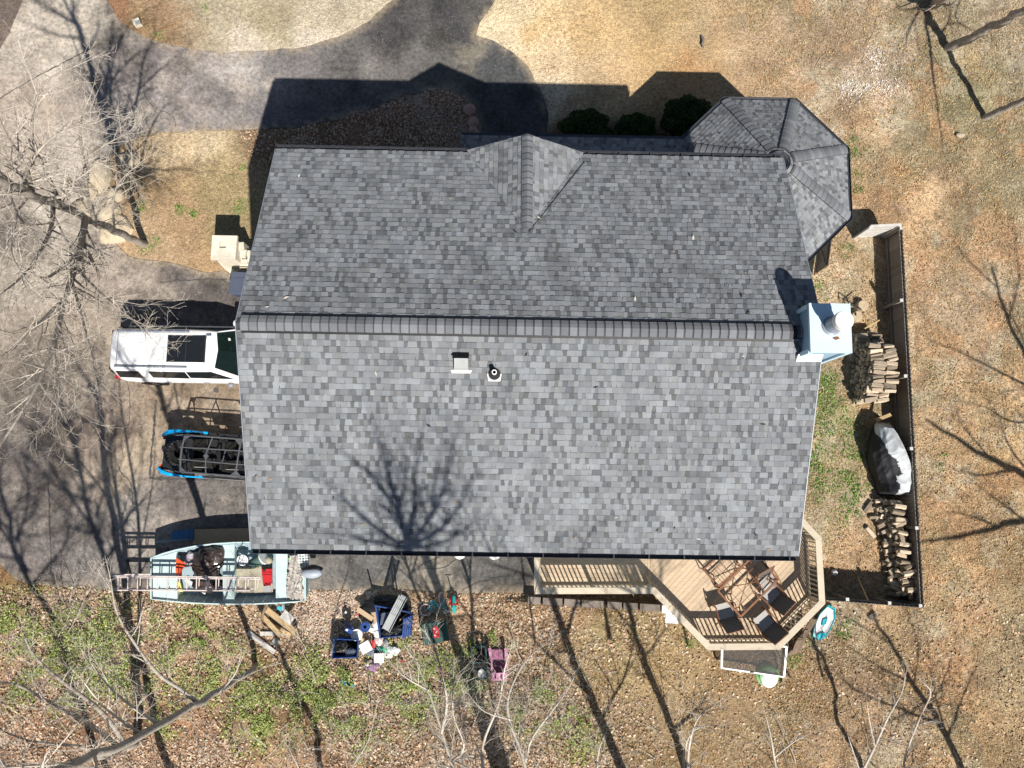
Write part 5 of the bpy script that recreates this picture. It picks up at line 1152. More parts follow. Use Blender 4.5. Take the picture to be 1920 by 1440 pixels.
T_ = Matrix.Translation(at(1438, 1265, 0))
MB().lathe([(.40, .0), (.40, .04), (.36, .05), (.33, .22), (.32, .24)], 28, T_).build('rim', m_limegreen, tbb, smooth=True, world=True)
MB().lathe([(.31, .06), (.30, .2), (.27, .262), (.1, .27), (0, .27)], 28, T_ @ Matrix.Translation((0, -.085, .0))).build('base', m_white, tbb, smooth=True, world=True)
sb = thing('surf_toy', 'white and turquoise plastic sled lying outside the south east deck railing', 'sled', at(1545, 1168, 0))
o8 = [(1553, 1134), (1566, 1141), (1566, 1160), (1556, 1182), (1546, 1196), (1533, 1201), (1524, 1192), (1527, 1172), (1538, 1150)]
pts_ = [at(x, y, .18) for x, y in o8]; cc = sum(pts_, Vector()) / len(pts_)
m = MB(); n = len(pts_)
ri = [[cc + (p - cc) * f + Vector((0, 0, dz)) for p in pts_] for f, dz in ((.9, -.16), (1.0, -.05), (1.0, .02), (.9, .03))]
m.add([v for r in ri for v in r], [(i * n + k, i * n + (k + 1) % n, (i + 1) * n + (k + 1) % n, (i + 1) * n + k) for i in range(3) for k in range(n)] + [tuple(range(n - 1, -1, -1))]); m.build('rim', m_aqua, sb, world=True)
MB().add([cc + (p - cc) * .9 + Vector((-.03, 0, .03)) for p in pts_] + [cc + (p - cc) * .55 + Vector((0, 0, -.02)) for p in pts_], [(k, (k + 1) % n, n + (k + 1) % n, n + k) for k in range(n)] + [tuple(range(n, 2 * n))]).build('deck_panel', m_white, sb, world=True)
MB().prism([tuple(at(x, y, .2).xy) for x, y in ((1531, 1190), (1545, 1185), (1548, 1190), (1535, 1198))], .19, .226).build('tail_patch', m_aqua, sb, world=True)
MB().prism([tuple(at(x, y, .2).xy) for x, y in ((1543, 1162), (1552, 1158), (1548, 1170), (1541, 1173))], .17, .222).build('foot_patch', m_aqua, sb, world=True)
for k, (x0, y0, z0, x1, y1, z1, wd) in enumerate(((1502, 1200, .1, 1527, 1160, .7, .2), (1488, 1225, .08, 1500, 1195, .6, .18), (1496, 1222, .08, 1512, 1180, .7, .12), (1478, 1228, .06, 1483, 1218, .3, .15))):
    solo('old_board', ['widest grey brown board leaning on the deck behind the turquoise sled', 'short grey board leaning beside the white screen panel', 'narrow dark board between two leaning boards by the deck', 'stubby board end nearest the screen panel corner'][k], 'board', MB().beam(at(x0, y0, z0), at(x1, y1, z1), wd, .05), m_timber)
bl = thing('soccer_ball', 'black and white football lying in the fence shade beside the deck', 'ball', at(1562, 1073, 0))
MB().lathe([(.11 * math.sin(math.pi * k / 10), .11 - .11 * math.cos(math.pi * k / 10)) for k in range(11)], 18).build('ball_skin', m_white, bl, smooth=True)
for a, e in ((0, 90), (40, 30), (112, 28), (184, 30), (256, 28), (328, 30)):
    d = Vector((math.cos(math.radians(e)) * math.cos(math.radians(a)), math.cos(math.radians(e)) * math.sin(math.radians(a)), math.sin(math.radians(e)))); r = d.to_track_quat('Z', 'Y').to_matrix()
    MB().add([Vector((0, 0, .11)) + (d * .109 + r @ Vector((.042 * math.cos(t), .042 * math.sin(t), .0))) .normalized() * .1135 for t in np.arange(5) * 1.2566], [(0, 1, 2, 3, 4)]).build('black_patch', m_black, bl)
solo('plank_offcut', 'short grey plank lying on the lawn below the fence corner', 'plank', MB().beam(at(1629, 1160, .05), at(1643, 1150, .06), .16, .05), m_fence)
# white stone pieces under the deck edge
for k, (x, y, s) in enumerate(((1250, 1142, .26), (1259, 1160, .3))):
    solo('white_block', ['white block under the diagonal railing, upper of two', 'white flat slab under the diagonal railing, lower of two'][k], 'block', MB().box(at(x, y, .2), (s * 1.5, s, .3 if k == 0 else .12), -.1), m_white)

# ------------------------------------------------------------------ junk beside the asphalt
lum = [(487, 1150, 525, 1190, .16, .35, 0), (500, 1143, 556, 1187, .2, .3, 0), (505, 1170, 545, 1192, .16, .16, 0), (488, 1188, 535, 1188, .14, .1, 1), (465, 1185, 515, 1223, .16, .06, 1), (530, 1150, 548, 1165, .3, .45, 1), (512, 1200, 522, 1208, .22, .08, 1)]
lbl = ['tan board lying across the lumber pile under the boat stern, nearest the trailer tyre', 'longest yellow board slanting over the lumber pile', 'grey board at the foot of the lumber pile', 'pale level board along the lower edge of the lumber pile', 'long pale board lying apart on the leaves left of the lumber pile', 'short grey panel on top of the lumber pile by the stern', 'small pale block of wood below the lumber pile']
for (x0, y0, x1, y1, wd, z, g), l in zip(lum, lbl): solo('lumber_board', l, 'board', MB().beam(at(x0, y0, z), at(x1, y1, z + .06), wd, .045), m_fencelit if g else m_lumber)
tr_ = thing('bent_pipe', 'bent grey pipe handle beside the lumber pile', 'pipe', at(495, 1150, 0)); MB().tube([at(*q) for q in ((501, 1132, .5), (497, 1140, .5), (492, 1152, .45), (491, 1162, .4), (496, 1170, .3), (520, 1182, .2))], .05, 8).build('pipe', m_timber, tr_, world=True)
solo('teal_tray', 'small bright turquoise tray by the boat stern post', 'tray', MB().hexa([at(521, 1136, .5), at(529, 1139, .5), at(527, 1146, .5), at(519, 1142, .5), at(521, 1136, .56), at(529, 1139, .56), at(527, 1146, .56), at(519, 1142, .56)]), m_aqua)

def cart(name, label, pts, z0, z1, mat, open_dir=None):
    """open box given by its px rim corners"""
    t = thing(name, label, 'bin', at(sum(p[0] for p in pts) / 4, sum(p[1] for p in pts) / 4, 0)); q = [at(x, y, z1) for x, y in pts]; cc = sum(q, Vector()) / 4
    for i in range(4):
        a, b_ = q[i], q[(i + 1) % 4]; a0 = cc + (a - cc) * .85; b0 = cc + (b_ - cc) * .85; a0.z = b0.z = z0; ia, ib = cc + (a - cc) * .93, cc + (b_ - cc) * .93; ia0, ib0 = cc + (a0 - cc) * .93, cc + (b0 - cc) * .93; ia0.z = ib0.z = z0 + .03; ia.z = ib.z = z1 - .006
        MB().hexa([a0, b0, ib0, ia0, a, b_, ib, ia]).build('side', mat, t, world=True)
    f = [cc + (v - cc) * .83 for v in q]
    MB().hexa([Vector((v.x, v.y, z0)) for v in f] + [Vector((v.x, v.y, z0 + .03)) for v in f]).build('base', m_black, t, world=True)
    MB().tube([v + Vector((0, 0, .005)) for v in q], .025, 6, closed=True).build('rim', mat, t, world=True)
    return t
cart('blue_bin', 'open blue plastic bin full of junk at the right of the rubbish heap', [(703, 1135), (768, 1148), (772, 1190), (712, 1196)], .05, .75, m_blue)
cart('blue_bin', 'open dark blue bin at the left of the rubbish heap by the weeds', [(626, 1198), (672, 1200), (670, 1232), (622, 1234)], .05, .70, m_blue)
sl2 = thing('ribbed_sheet', 'ribbed blue lid standing on edge at the right of the blue bin', 'sheet', at(764, 1170, 0))
for k in range(4): MB().beam(at(757 + k * 4, 1193 - k * 1.5, .55), at(760 + k * 4, 1156 - k * 1.5, .62), .06, .5).build('rib', m_blue, sl2, world=True)
sl3 = thing('blue_box', 'small dark blue carton leaning on the left blue bin', 'box', at(655, 1180, 0))
MB().hexa([at(x, y, z) for z in (.5, .8) for x, y in ((645, 1182), (658, 1190), (662, 1182), (650, 1177))]).build('carton', m_blue, sl3, world=True)
MB().add([at(x, y, .803) for x, y in ((647, 1181.5), (651, 1184), (653, 1181), (650, 1179))], [(0, 1, 2, 3)]).build('paper_patch', m_white, sl3, world=True)
solo('plywood_board', 'dark blue board standing behind the left blue bin', 'board', MB().beam(at(650, 1168, .3), at(660, 1180, .75), .14, .06), m_blue)
def bucket(x, y, r, h, lidm, bodym, label):
    t = thing('bucket', label, 'bucket', at(x, y, 0)); T_ = Matrix.Translation(at(x, y, 0))
    MB().lathe([(r * .82, 0), (r * .95, h)], 24, T_).build('pail', bodym, t, smooth=True, world=True)
    MB().lathe([(r, h - .03), (r * 1.04, h - .02), (r * 1.04, h + .015), (r * .9, h + .02), (r * .86, h + .004), (0, h + .004)], 26, T_).build('lid', lidm, t, world=True)
    return t, T_, h
t, T_, h = bucket(673, 1186, .19, .42, m_white, m_white, 'white bucket with a white lid in the rubbish heap')
MB().tube([T_ @ Vector((-.05 + .05 * math.cos(k), .06 + .05 * math.sin(k), h + .012)) for k in np.linspace(0, 6.28, 12)], .008, 5).build('bung', m_white, t, world=True)
t, T_, h = bucket(689, 1171, .17, .45, m_blue, m_white, 'bucket with a bright blue lid behind the white lidded bucket')
MB().lathe([(.0, h + .0205), (.05, h + .0205)], 14, T_).build('lid_cap', m_white, t, world=True)
rg = random.Random(77)
for x, y, r, z, mt, l in ((703, 1178, (.2, .17, .14), .25, m_white, 'white crumpled bag behind the blue bin corner'), (706, 1168, (.13, .17, .1), .45, m_whitedirty, 'pale crumpled sheet between blue lid and blue bin'), (710, 1200, (.13, .2, .12), .25, M('striped_bag', (.62, .52, .50), rough=.6, var=.5, scale=11), 'white bag with reddish print below the blue bin'), (738, 1220, (.2, .15, .14), .12, m_white, 'round white bag at the lower right of the rubbish heap'), (729, 1227, (.14, .13, .12), .12, m_whitedirty, 'smaller white bag next to the round white one'), (728, 1185, (.26, .16, .12), .62, m_black, 'shiny black sack spilling over the blue bin'), (723, 1205, (.12, .14, .1), .2, m_grey, 'lilac grey bag right of the printed bag'), (697, 1222, (.16, .2, .12), .12, M('slate_bag', (.16, .18, .21), rough=.6, var=.4, scale=10), 'slate grey sack between the white tubs')):
    solo('bag', l, 'bag', MB().blob(at(x, y, z), r, rg, .2, 22, 14), mt)
for x, y, r, z, mt, l in ((640, 1212, (.22, .2, .2), .5, m_black, 'black sack filling the top of the left blue bin'), (658, 1224, (.18, .16, .16), .5, m_slate, 'grey blue sack in the lower corner of the left blue bin'), (744, 1180, (.24, .2, .16), .6, m_black, 'black sack heaped at the right end of the tall blue bin'), (722, 1160, (.16, .2, .14), .66, m_slate, 'slate sheet bundled in the upper left of the tall blue bin'), (708, 1188, (.13, .12, .1), .35, m_whitedirty, 'grubby white bag wedged between printed bag and tall blue bin'), (678, 1200, (.12, .1, .09), .2, m_card, 'crushed tan carton below the white lidded bucket'), (699, 1208, (.10, .13, .1), .2, m_red, 'small red wrapper heap left of the printed bag'), (726, 1212, (.11, .09, .08), .2, m_grey, 'small grey carton above the round white bag')):
    solo('bag' if 'sack' in l or 'bag' in l else 'wrapper', l, 'bag' if 'sack' in l or 'bag' in l else 'wrapper', MB().blob(at(x, y, z), r, rg, .22, 18, 12), mt)
for k, (x, y, w_, d_2, rz, l) in enumerate(((687, 1212, .36, .34, .5, 'larger white square tub tipped in the rubbish heap'), (712, 1232, .32, .3, .02, 'lower white square tub in front of the rubbish heap'))):
    t = thing('square_tub', l, 'tub', at(x, y, 0)); c = at(x, y, .16)
    MB().box(c, (w_, d_2, .28), rz, 0, 0, .94).build('tub', m_whitedirty, t, world=True)
    MB().box(c + Vector((0, 0, .15)), (w_ * 1.04, d_2 * 1.04, .03), rz).build('lid', m_white, t, world=True)
gsc = solo('green_cloth', 'bright green plastic sheet crumpled between the white tubs', 'sheet', MB().blob(at(719, 1217, .15), (.2, .13, .1), rg, .3, 20, 12), m_greenlight)
for k, (x0, y0, x1, y1, wd, l) in enumerate(((670, 1142, 699, 1161, .16, 'tan cardboard strip at the left of the rubbish heap'), (697, 1138, 706, 1165, .16, 'upright tan cardboard strip behind the blue lid'), (747, 1166, 768, 1147, .06, 'brown wooden stake sticking out of the blue bin'))):
    solo('cardboard_strip' if k < 2 else 'wooden_stake', l, 'cardboard' if k < 2 else 'stake', MB().beam(at(x0, y0, .45), at(x1, y1, .55), wd, .03), m_card)
gd = thing('gutter_guard', 'long ribbed clear plastic trough slanting up out of the blue bin', 'trough', at(740, 1155, 0))
a, b_ = at(724, 1181, .75), at(757, 1117, 1.35); d = (b_ - a).normalized(); n_ = Vector((-d.y, d.x, 0)).normalized()
for k in range(5): MB().beam(a + n_ * (k - 2) * .062, b_ + n_ * (k - 2) * .062, .05, .012).build('rib', m_clear if k not in (0, 4) else m_grey, gd, world=True)
for k in (0, 4): MB().beam(a + n_ * (k - 2) * .07 + Vector((0, 0, .04)), b_ + n_ * (k - 2) * .07 + Vector((0, 0, .04)), .015, .1).build('lip', m_grey, gd, world=True)
MB().beam(a, a.lerp(b_, .45), .3, .03).build('frosted_end', m_grey, gd, world=True)
bsk = thing('black_chair_frame', 'black lattice frame and dark sheeting sticking up behind the blue bin', 'frame', at(715, 1125, 0))
for q in ([(703, 1128, .3), (697, 1118, 1.0)], [(748, 1128, .4), (752, 1108, 1.9)], [(742, 1130, .3), (744, 1118, 1.0)], [(703, 1128, .5), (745, 1126, .55)]): MB().tube([at(*v) for v in q], .03, 6).build('bar', m_black, bsk, world=True)
MB().blob(at(722, 1138, .3), (.7, .42, .26), rg, .16, 22, 12).build('dark_sheeting', m_black, bsk, world=True)
MB().hexa([at(x, y, z) for z in (.62, .8) for x, y in ((716, 1150), (738, 1146), (734, 1170), (712, 1172))]).build('grey_panel', m_slate, bsk, world=True)
pu = thing('plush_toy', 'purple plush toy lying below the white tubs', 'soft toy', at(696, 1248, 0))
for x, y, r, z in ((697, 1250, .15, .12), (689, 1243, .10, .12), (706, 1249, .09, .1), (702, 1257, .08, .08), (688, 1252, .07, .07), (694, 1240, .07, .14)): MB().blob(at(x, y, z), (r, r, r * .9), rg, .06, 14, 9).build('limb' if r < .12 else 'belly', m_purple, pu, smooth=True, world=True)
bt_ = thing('blue_toy', 'small bright blue plastic toy among the weeds left of the plush toy', 'toy', at(650, 1281, 0))
for k in range(5): MB().box(at(643 + k * 4, 1278 + k * 1.6, .1), (.07, .18, .1), .5 + k * .2).build('segment', m_utvblue if k % 2 else m_teal, bt_, world=True)
# green bin lying on its back with a red emblem on the lid
gbn = thing('green_bin', 'dark green plastic bin with a red emblem lying on the leaves', 'bin', at(815, 1188, 0))
q = [at(x, y, .62) for x, y in ((795, 1210), (841, 1200), (834, 1163), (790, 1170))]; cc = sum(q, Vector()) / 4
MB().hexa([Vector((cc.x + (v.x - cc.x) * .8, cc.y + (v.y - cc.y) * .8, .02)) for v in q] + q).build('tub', m_green, gbn, world=True)
MB().hexa([cc + (v - cc) * 1.04 for v in q] + [cc + (v - cc) * .96 + Vector((0, 0, .07)) for v in q]).build('lid', m_green, gbn, world=True)
MB().beam(q[1] + Vector((-.02, 0, .08)), q[2] + Vector((-.02, 0, .08)), .12, .05).build('lid_ridge', m_green, gbn, world=True)
em = MB(); ec = at(817, 1185, .70); up_ = (q[2] - q[1]).normalized(); rt = Vector((up_.y, -up_.x, 0))
em.add([Vector((ec.x, ec.y, .696)) + rt * a + up_ * b for a, b in ((-.10, -.18), (.06, -.21), (.11, -.17), (.11, .15), (.04, .19), (-.10, .17))], [(0, 1, 2, 3, 4, 5)]); em.build('red_emblem', m_red, gbn, world=True)
for a0, b0, a1, b1 in ((-.05, .13, .0, .09), (.05, .02, .0, -.04), (-.06, -.09, -.02, -.13)):
    MB().beam(Vector((ec.x, ec.y, .699)) + rt * a0 + up_ * b0, Vector((ec.x, ec.y, .699)) + rt * a1 + up_ * b1, .03, .004).build('emblem_stroke', m_white, gbn, world=True)
# child's bicycle lying on its side
bi = thing('kids_bicycle', 'small teal child bicycle with pink and white tyres lying on its side', 'bicycle', at(815, 1135, 0))
def ringpts(c, r, tilt, az, n=22):
    nrm = Vector((math.sin(tilt) * math.cos(az), math.sin(tilt) * math.sin(az), math.cos(tilt))); a = nrm.orthogonal().normalized(); b = nrm.cross(a)
    return [c + a * r * math.cos(t) + b * r * math.sin(t) for t in np.linspace(0, 2 * math.pi, n, endpoint=False)]
w1, w2 = at(798, 1143.5, .14), at(828, 1122, .26)
for c, tl_, az in ((w1, .25, 1.2), (w2, 1.15, .15)):
    o = MB().tube(ringpts(c, .19, tl_, az), .024, 6, closed=True).build('wheel', M('pale_pink_tyre', (.55, .45, .46), rough=.7, var=.1), bi, world=True)
    R_ = ringpts(c, .18, tl_, az, 10)
    MB().add([], []).tube([R_[0], R_[5]], .004, 3).tube([R_[2], R_[7]], .004, 3).tube([R_[4], R_[9]], .004, 3).build('spokes', m_grey, o, world=True)
for pl in ([(800, 1143, .16), (817, 1145, .22), (812, 1132, .25), (800, 1143, .16)], [(812, 1132, .25), (832, 1133, .32), (817, 1145, .22)], [(813, 1136, .24), (832, 1138, .3)], [(832, 1131, .33), (834, 1143, .36), (838, 1145, .4)], [(832, 1132, .33), (829, 1123, .27)], [(817, 1145, .22), (822, 1150, .2), (820, 1154, .18)]):
    MB().tube([at(*v) for v in pl], .018, 6).build('frame_tube', m_teal, bi, world=True)
MB().tube([at(831, 1148, .42), at(836, 1144, .42), at(842, 1146, .44), at(832, 1150, .46)], .016, 6).build('handlebar', m_white, bi, world=True)
MB().box(at(811, 1129, .3), (.16, .09, .05), .3).build('saddle', m_teal, bi, world=True)
sk = thing('toy_scooter', 'teal toy scooter with red wheels standing right of the small bicycle', 'scooter', at(851, 1135, 0))
MB().prism([tuple(at(x, y, .3).xy) for x, y in ((848, 1134), (855, 1134), (855, 1148), (852, 1151), (848, 1148))], .16, .24).build('deck_board', m_tealplastic, sk, world=True)
MB().blob(at(851, 1124, .3), (.08, .16, .1), rg, .05, 12, 8).build('front_body', m_tealplastic, sk, smooth=True, world=True)
MB().box(at(851, 1133, .3), (.32, .06, .05), .05).build('axle', m_red, sk, world=True)
for x in (844.5, 857.5): MB().lathe([(.0, -.03), (.11, -.03), (.12, 0), (.11, .03), (0, .03)], 18, Matrix.Translation(at(x, 1125, .2)) @ Matrix.Rotation(math.pi / 2, 4, 'Y')).build('wheel', m_red, sk, world=True)
MB().tube([at(851, 1124, .3), at(850, 1118, .75)], .02, 6).build('stem', m_tealplastic, sk, world=True)
MB().tube([at(845, 1117, .78), at(856, 1117, .78)], .018, 6).build('handlebar', m_blackmetal, sk, world=True)
# green wire-sided cart and pink play seat
gc = thing('garden_cart', 'dark green open frame cart holding a white topped blue jug among the twigs', 'cart', at(898, 1243, 0))
q = [at(884, 1214, .5), at(910, 1212, .5), at(916, 1272, .5), at(889, 1273, .5)]
for i in range(4):
    a, b_ = q[i], q[(i + 1) % 4]
    MB().beam(a, b_, .05, .07).build('rim', m_green, gc, world=True); MB().beam(a - Vector((0, 0, .42)), b_ - Vector((0, 0, .42)), .04, .04).build('lower_rail', m_green, gc, world=True)
    MB().beam(a, a - Vector((0, 0, .48)), .045, .045).build('corner_post', m_green, gc, world=True)
MB().beam(q[0].lerp(q[3], .5), q[1].lerp(q[2], .5), .03, .03).build('cross_bar', m_green, gc, world=True)
MB().hexa([v - Vector((0, 0, .42)) for v in q] + [v - Vector((0, 0, .40)) for v in q]).build('floor', m_black, gc, world=True)
jg = thing('water_jug', 'blue jug with a round white lid standing in the green cart', 'jug', at(904, 1256, .1)); T_ = Matrix.Translation(at(904, 1256, .1))
MB().lathe([(.12, 0), (.14, .3), (.12, .42)], 18, T_).build('jug', m_blue, jg, smooth=True, world=True); MB().lathe([(.135, .42), (.135, .47), (0, .475)], 20, T_).build('lid', m_whitedirty, jg, world=True)
MB().box(at(905, 1267, .3), (.16, .12, .2)).build('tap_box', m_utvblue, jg, world=True)
pc = thing('pink_play_seat', 'pink plastic children\'s play seat with two slots in its back beside the green cart', 'play seat', at(936, 1245, 0))
MB().hexa([at(x, y, z) for z, pl in ((.1, ((920, 1262), (951, 1261), (948, 1270), (922, 1272))), (.62, ((919, 1262), (953, 1261), (949, 1276), (923, 1277)))) for x, y in pl]).build('backrest', m_pink, pc, world=True)
for x in (929, 940): MB().box(at(x, 1269, .635), (.05, .13, .01), .05).build('slot', m_black, pc, world=True)
for (x0, y0, x1, y1) in ((918, 1215, 922, 1240), (948, 1215, 951, 1240), (922, 1240, 922, 1262), (949, 1240, 953, 1262)): MB().beam(at(x0, y0, .45), at(x1, y1, .5), .10 if y0 < 1230 else .06, .12).build('arm', m_pink, pc, world=True)
MB().prism([tuple(at(x, y, .2).xy) for x, y in ((922, 1218), (948, 1218), (950, 1260), (923, 1260))], .12, .2).build('seat', M('dim_pink', (.30, .12, .2), rough=.6, var=.3), pc, world=True)
# odds and ends
ub = thing('utility_box', 'small pale utility box with a grey lid among leaves beside the upper drive', 'utility box', at(258, 42, 0))
MB().box(at(258, 43, .12), (.26, .24, .24), .4).build('box', m_stone, ub, world=True); MB().box(at(258, 42, .26), (.2, .17, .03), .4).build('lid', m_grey, ub, world=True)
solo('rusty_strip', 'short rusty orange strip lying on the dry lawn near the utility box', 'strip', MB().tube([at(298, 56, .04), at(312, 50, .06), at(326, 46, .04)], .018, 5), m_rust)
solo('weathered_stick', 'grey weathered piece of driftwood on the sandy lawn north of the turret', 'stick', MB().tube([at(1316, 67, .08), at(1319, 75, .1), at(1317, 82, .1), at(1319, 88, .06)], [.05, .07, .06, .04], 7), m_fence)
solo('pale_stump', 'low bleached tree stump on the lawn far right below the trunks', 'stump', MB().blob(at(1800, 254, .05), (.15, .13, .1), rg, .2, 16, 9), m_boulder)
for k, (x, y, s) in enumerate(((880, 206, .42), (887, 229, .36), (888, 244, .28), (893, 251, .22))):
    solo('edging_rock', ['largest reddish rock at the top of the walkway edging', 'second reddish rock in the walkway edging', 'third reddish rock in the walkway edging, with a pale top', 'smallest reddish rock of the walkway edging beside the porch roof'][k], 'rock', MB().blob(at(x, y, .1), (s * .62, s * .6, .2), rg, .12, 9, 6), m_rock)
for k, (x, y, a, b_) in enumerate(((186, 328, .45, .75), (170, 362, .3, .42), (204, 395, .42, .62), (222, 430, .5, .55), (200, 438, .3, .35), (240, 300, .4, .35), (154, 392, .5, .34), (216, 366, .3, .34))):
    solo('boulder', ['tall tan boulder at the upper corner of the dirt bed', 'small pale boulder left of the dirt bed', 'wide tan boulder midway down the edge of the dirt bed', 'broad tan boulder at the lower edge of the dirt bed under the trunk', 'small tan stone beside the broad boulder', 'flat tan boulder at the top of the dirt bed', 'long bleached flat stone lying on the pavement under the branches', 'squat tan boulder between two bigger ones along the bed'][k], 'boulder', MB().blob(at(x, y, .1), (a, b_, .24), rg, .14, 12, 8), m_boulder)

# ------------------------------------------------------------------ leaves, grass: many small faces built with numpy
def quads_mesh(name, C, A, B, colr, mat, parent=None, kind=None, tri=False):
    """C centres, A and B half axes (n,3); each a small bent leaf of two triangles (or one blade)"""
    n = len(C); k = 3 if tri else 4
    if tri: V = np.stack([C - B, C + B, C + A], 1)
    else: V = np.stack([C - A, C - B, C + A, C + B], 1)
    me = bpy.data.meshes.new(name); me.vertices.add(n * k); me.vertices.foreach_set('co', V.reshape(-1).astype(np.float32))
    me.loops.add(n * k); me.loops.foreach_set('vertex_index', np.arange(n * k, dtype=np.int32))
    me.polygons.add(n); me.polygons.foreach_set('loop_start', np.arange(0, n * k, k, dtype=np.int32))
    a = me.attributes.new('Col', 'FLOAT_COLOR', 'FACE'); a.data.foreach_set('color', np.concatenate([colr, np.ones((n, 1))], 1).ravel().astype(np.float32))
    me.update(calc_edges=True); me.materials.append(mat)
    o = bpy.data.objects.new(name, me); COL.objects.link(o)
    if parent: o.parent = parent
    if kind: o['kind'] = kind
    return o
def rand_axes(n, s0, s1, tilt, ratio=.6, seed=0):
    r = np.random.RandomState(seed); th = r.uniform(0, 6.283, n); s = r.uniform(s0, s1, n)
    ti = r.normal(0, tilt, n); tj = r.normal(0, tilt, n)
    A = np.stack([np.cos(th), np.sin(th), ti], 1) * s[:, None]; B = np.stack([-np.sin(th), np.cos(th), tj], 1) * (s * ratio)[:, None]
    return A, B
def pal(n, cols, seed):
    r = np.random.RandomState(seed); c = np.array([alb(*q) for q in cols])[r.randint(0, len(cols), n)]
    return np.clip(c * r.uniform(.7, 1.4, (n, 1)), 0, .85)
def scatter(n, x0, x1, y0, y1, dens, seed):
    r = np.random.RandomState(seed); x = r.uniform(x0, x1, n); y = r.uniform(y0, y1, n); k = r.uniform(0, 1, n) < dens(x, y)
    x, y = x[k], y[k]; k = ~inside(x, y, DRW); return x[k], y[k]
GY1108 = at(900, 1108, 0).y
def litter_d(x, y):
    f = fbm(x * .6, y * .6, 4, 61); d = np.clip((f - .28) * 2.6, .12, 1)
    e = np.clip((6.0 - x) / 5, .10, 1)
    return d * e * np.clip((GY1108 + .35 - y) / .3, 0, 1)
x, y = scatter(170000, -20, 19, -12.4, GY1108 + .4, litter_d, 1)
n = len(x); A, B = rand_axes(n, .028, .07, .3, .55, 2); z = gzv(x, y) + np.random.RandomState(3).uniform(.008, .05, n)
quads_mesh('leaf_litter', np.stack([x, y, z], 1), A, B, pal(n, [(216, 190, 162), (194, 160, 130), (166, 132, 106), (232, 212, 188), (128, 98, 78), (204, 168, 134), (224, 200, 174)], 4), m_leaf, kind='stuff')
# pale blown leaves: front bed, pavement edge, petals on the north lawn
x, y = scatter(90000, -14, 17, -6.5, 18, blob_d([(600, 1130, 1.6), (660, 1120, 1.2), (720, 215, 1.3), (820, 195, 1.0), (640, 235, 1.0), (560, 255, .9), (1650, 140, .75), (1625, 165, .6), (1670, 165, .6), (1580, 180, .8), (860, 1130, 1.0), (930, 1125, 1.0), (560, 1118, .8), (1060, 1145, .9), (1040, 200, .6), (1035, 130, .4)]), 6)
n = len(x); A, B = rand_axes(n, .018, .045, .3, .6, 7); z = gzv(x, y) + np.random.RandomState(8).uniform(.008, .035, n)
quads_mesh('pale_leaves', np.stack([x, y, z], 1), A, B, pal(n, [(226, 206, 184), (208, 180, 150), (180, 142, 112), (236, 224, 208), (150, 112, 86)], 9), m_leaf, kind='stuff')
x, y = scatter(26000, -9, -1.5, -6.2, -3.9, blob_d([(590, 1128, 1.3), (650, 1125, 1.3), (700, 1120, .8), (560, 1115, .6), (620, 1150, 1.0)]), 48)
n = len(x); A, B = rand_axes(n, .02, .05, .3, .6, 49)
quads_mesh('leaf_drift', np.stack([x, y, gzv(x, y) + .04], 1), A, B, pal(n, [(226, 206, 190), (212, 188, 166), (190, 158, 132), (234, 220, 206), (160, 124, 100)], 50), m_leaf, kind='stuff')
x, y = scatter(60000, -11.5, -1, 10.5, 15.5, blob_d([(500, 262, .9), (560, 255, 1.0), (620, 240, 1.1), (690, 225, 1.3), (760, 205, 1.3), (830, 195, 1.1), (700, 255, 1.3), (800, 245, 1.2)]), 51)
n = len(x); A, B = rand_axes(n, .02, .055, .3, .6, 52)
quads_mesh('bed_leaves', np.stack([x, y, gzv(x, y) + .03], 1), A, B, pal(n, [(214, 186, 156), (180, 140, 104), (150, 108, 78), (226, 206, 184), (130, 92, 70)], 53), m_leaf, kind='stuff')
x, y = scatter(30000, 10.5, 16, 11, 17.5, lambda x, y: blob_d([(1655, 150, .75), (1640, 130, .5), (1672, 160, .5), (1640, 105, .35), (1600, 165, .6)])(x, y) * .8, 41)
n = len(x); A, B = rand_axes(n, .02, .042, .3, .7, 42)
quads_mesh('fallen_petals', np.stack([x, y, gzv(x, y) + .035], 1), A, B, pal(n, [(236, 226, 214), (246, 240, 232), (222, 206, 190)], 43), m_leaf, kind='stuff')
x, y = scatter(900, -6.6, -3.2, -8.2, -4.2, blob_d([(690, 1190, 1.0), (740, 1190, .9), (720, 1220, .8), (660, 1160, .6)]), 44)
n = len(x); A, B = rand_axes(n, .02, .075, .5, .6, 45)
quads_mesh('litter_scraps', np.stack([x, y, gzv(x, y) + np.random.RandomState(46).uniform(.05, .3, n)], 1), A, B, pal(n, [(230, 228, 224), (40, 40, 44), (200, 180, 150), (60, 70, 90), (190, 60, 60), (120, 120, 120), (30, 60, 140), (70, 60, 50)], 47), m_leaf, kind='stuff')
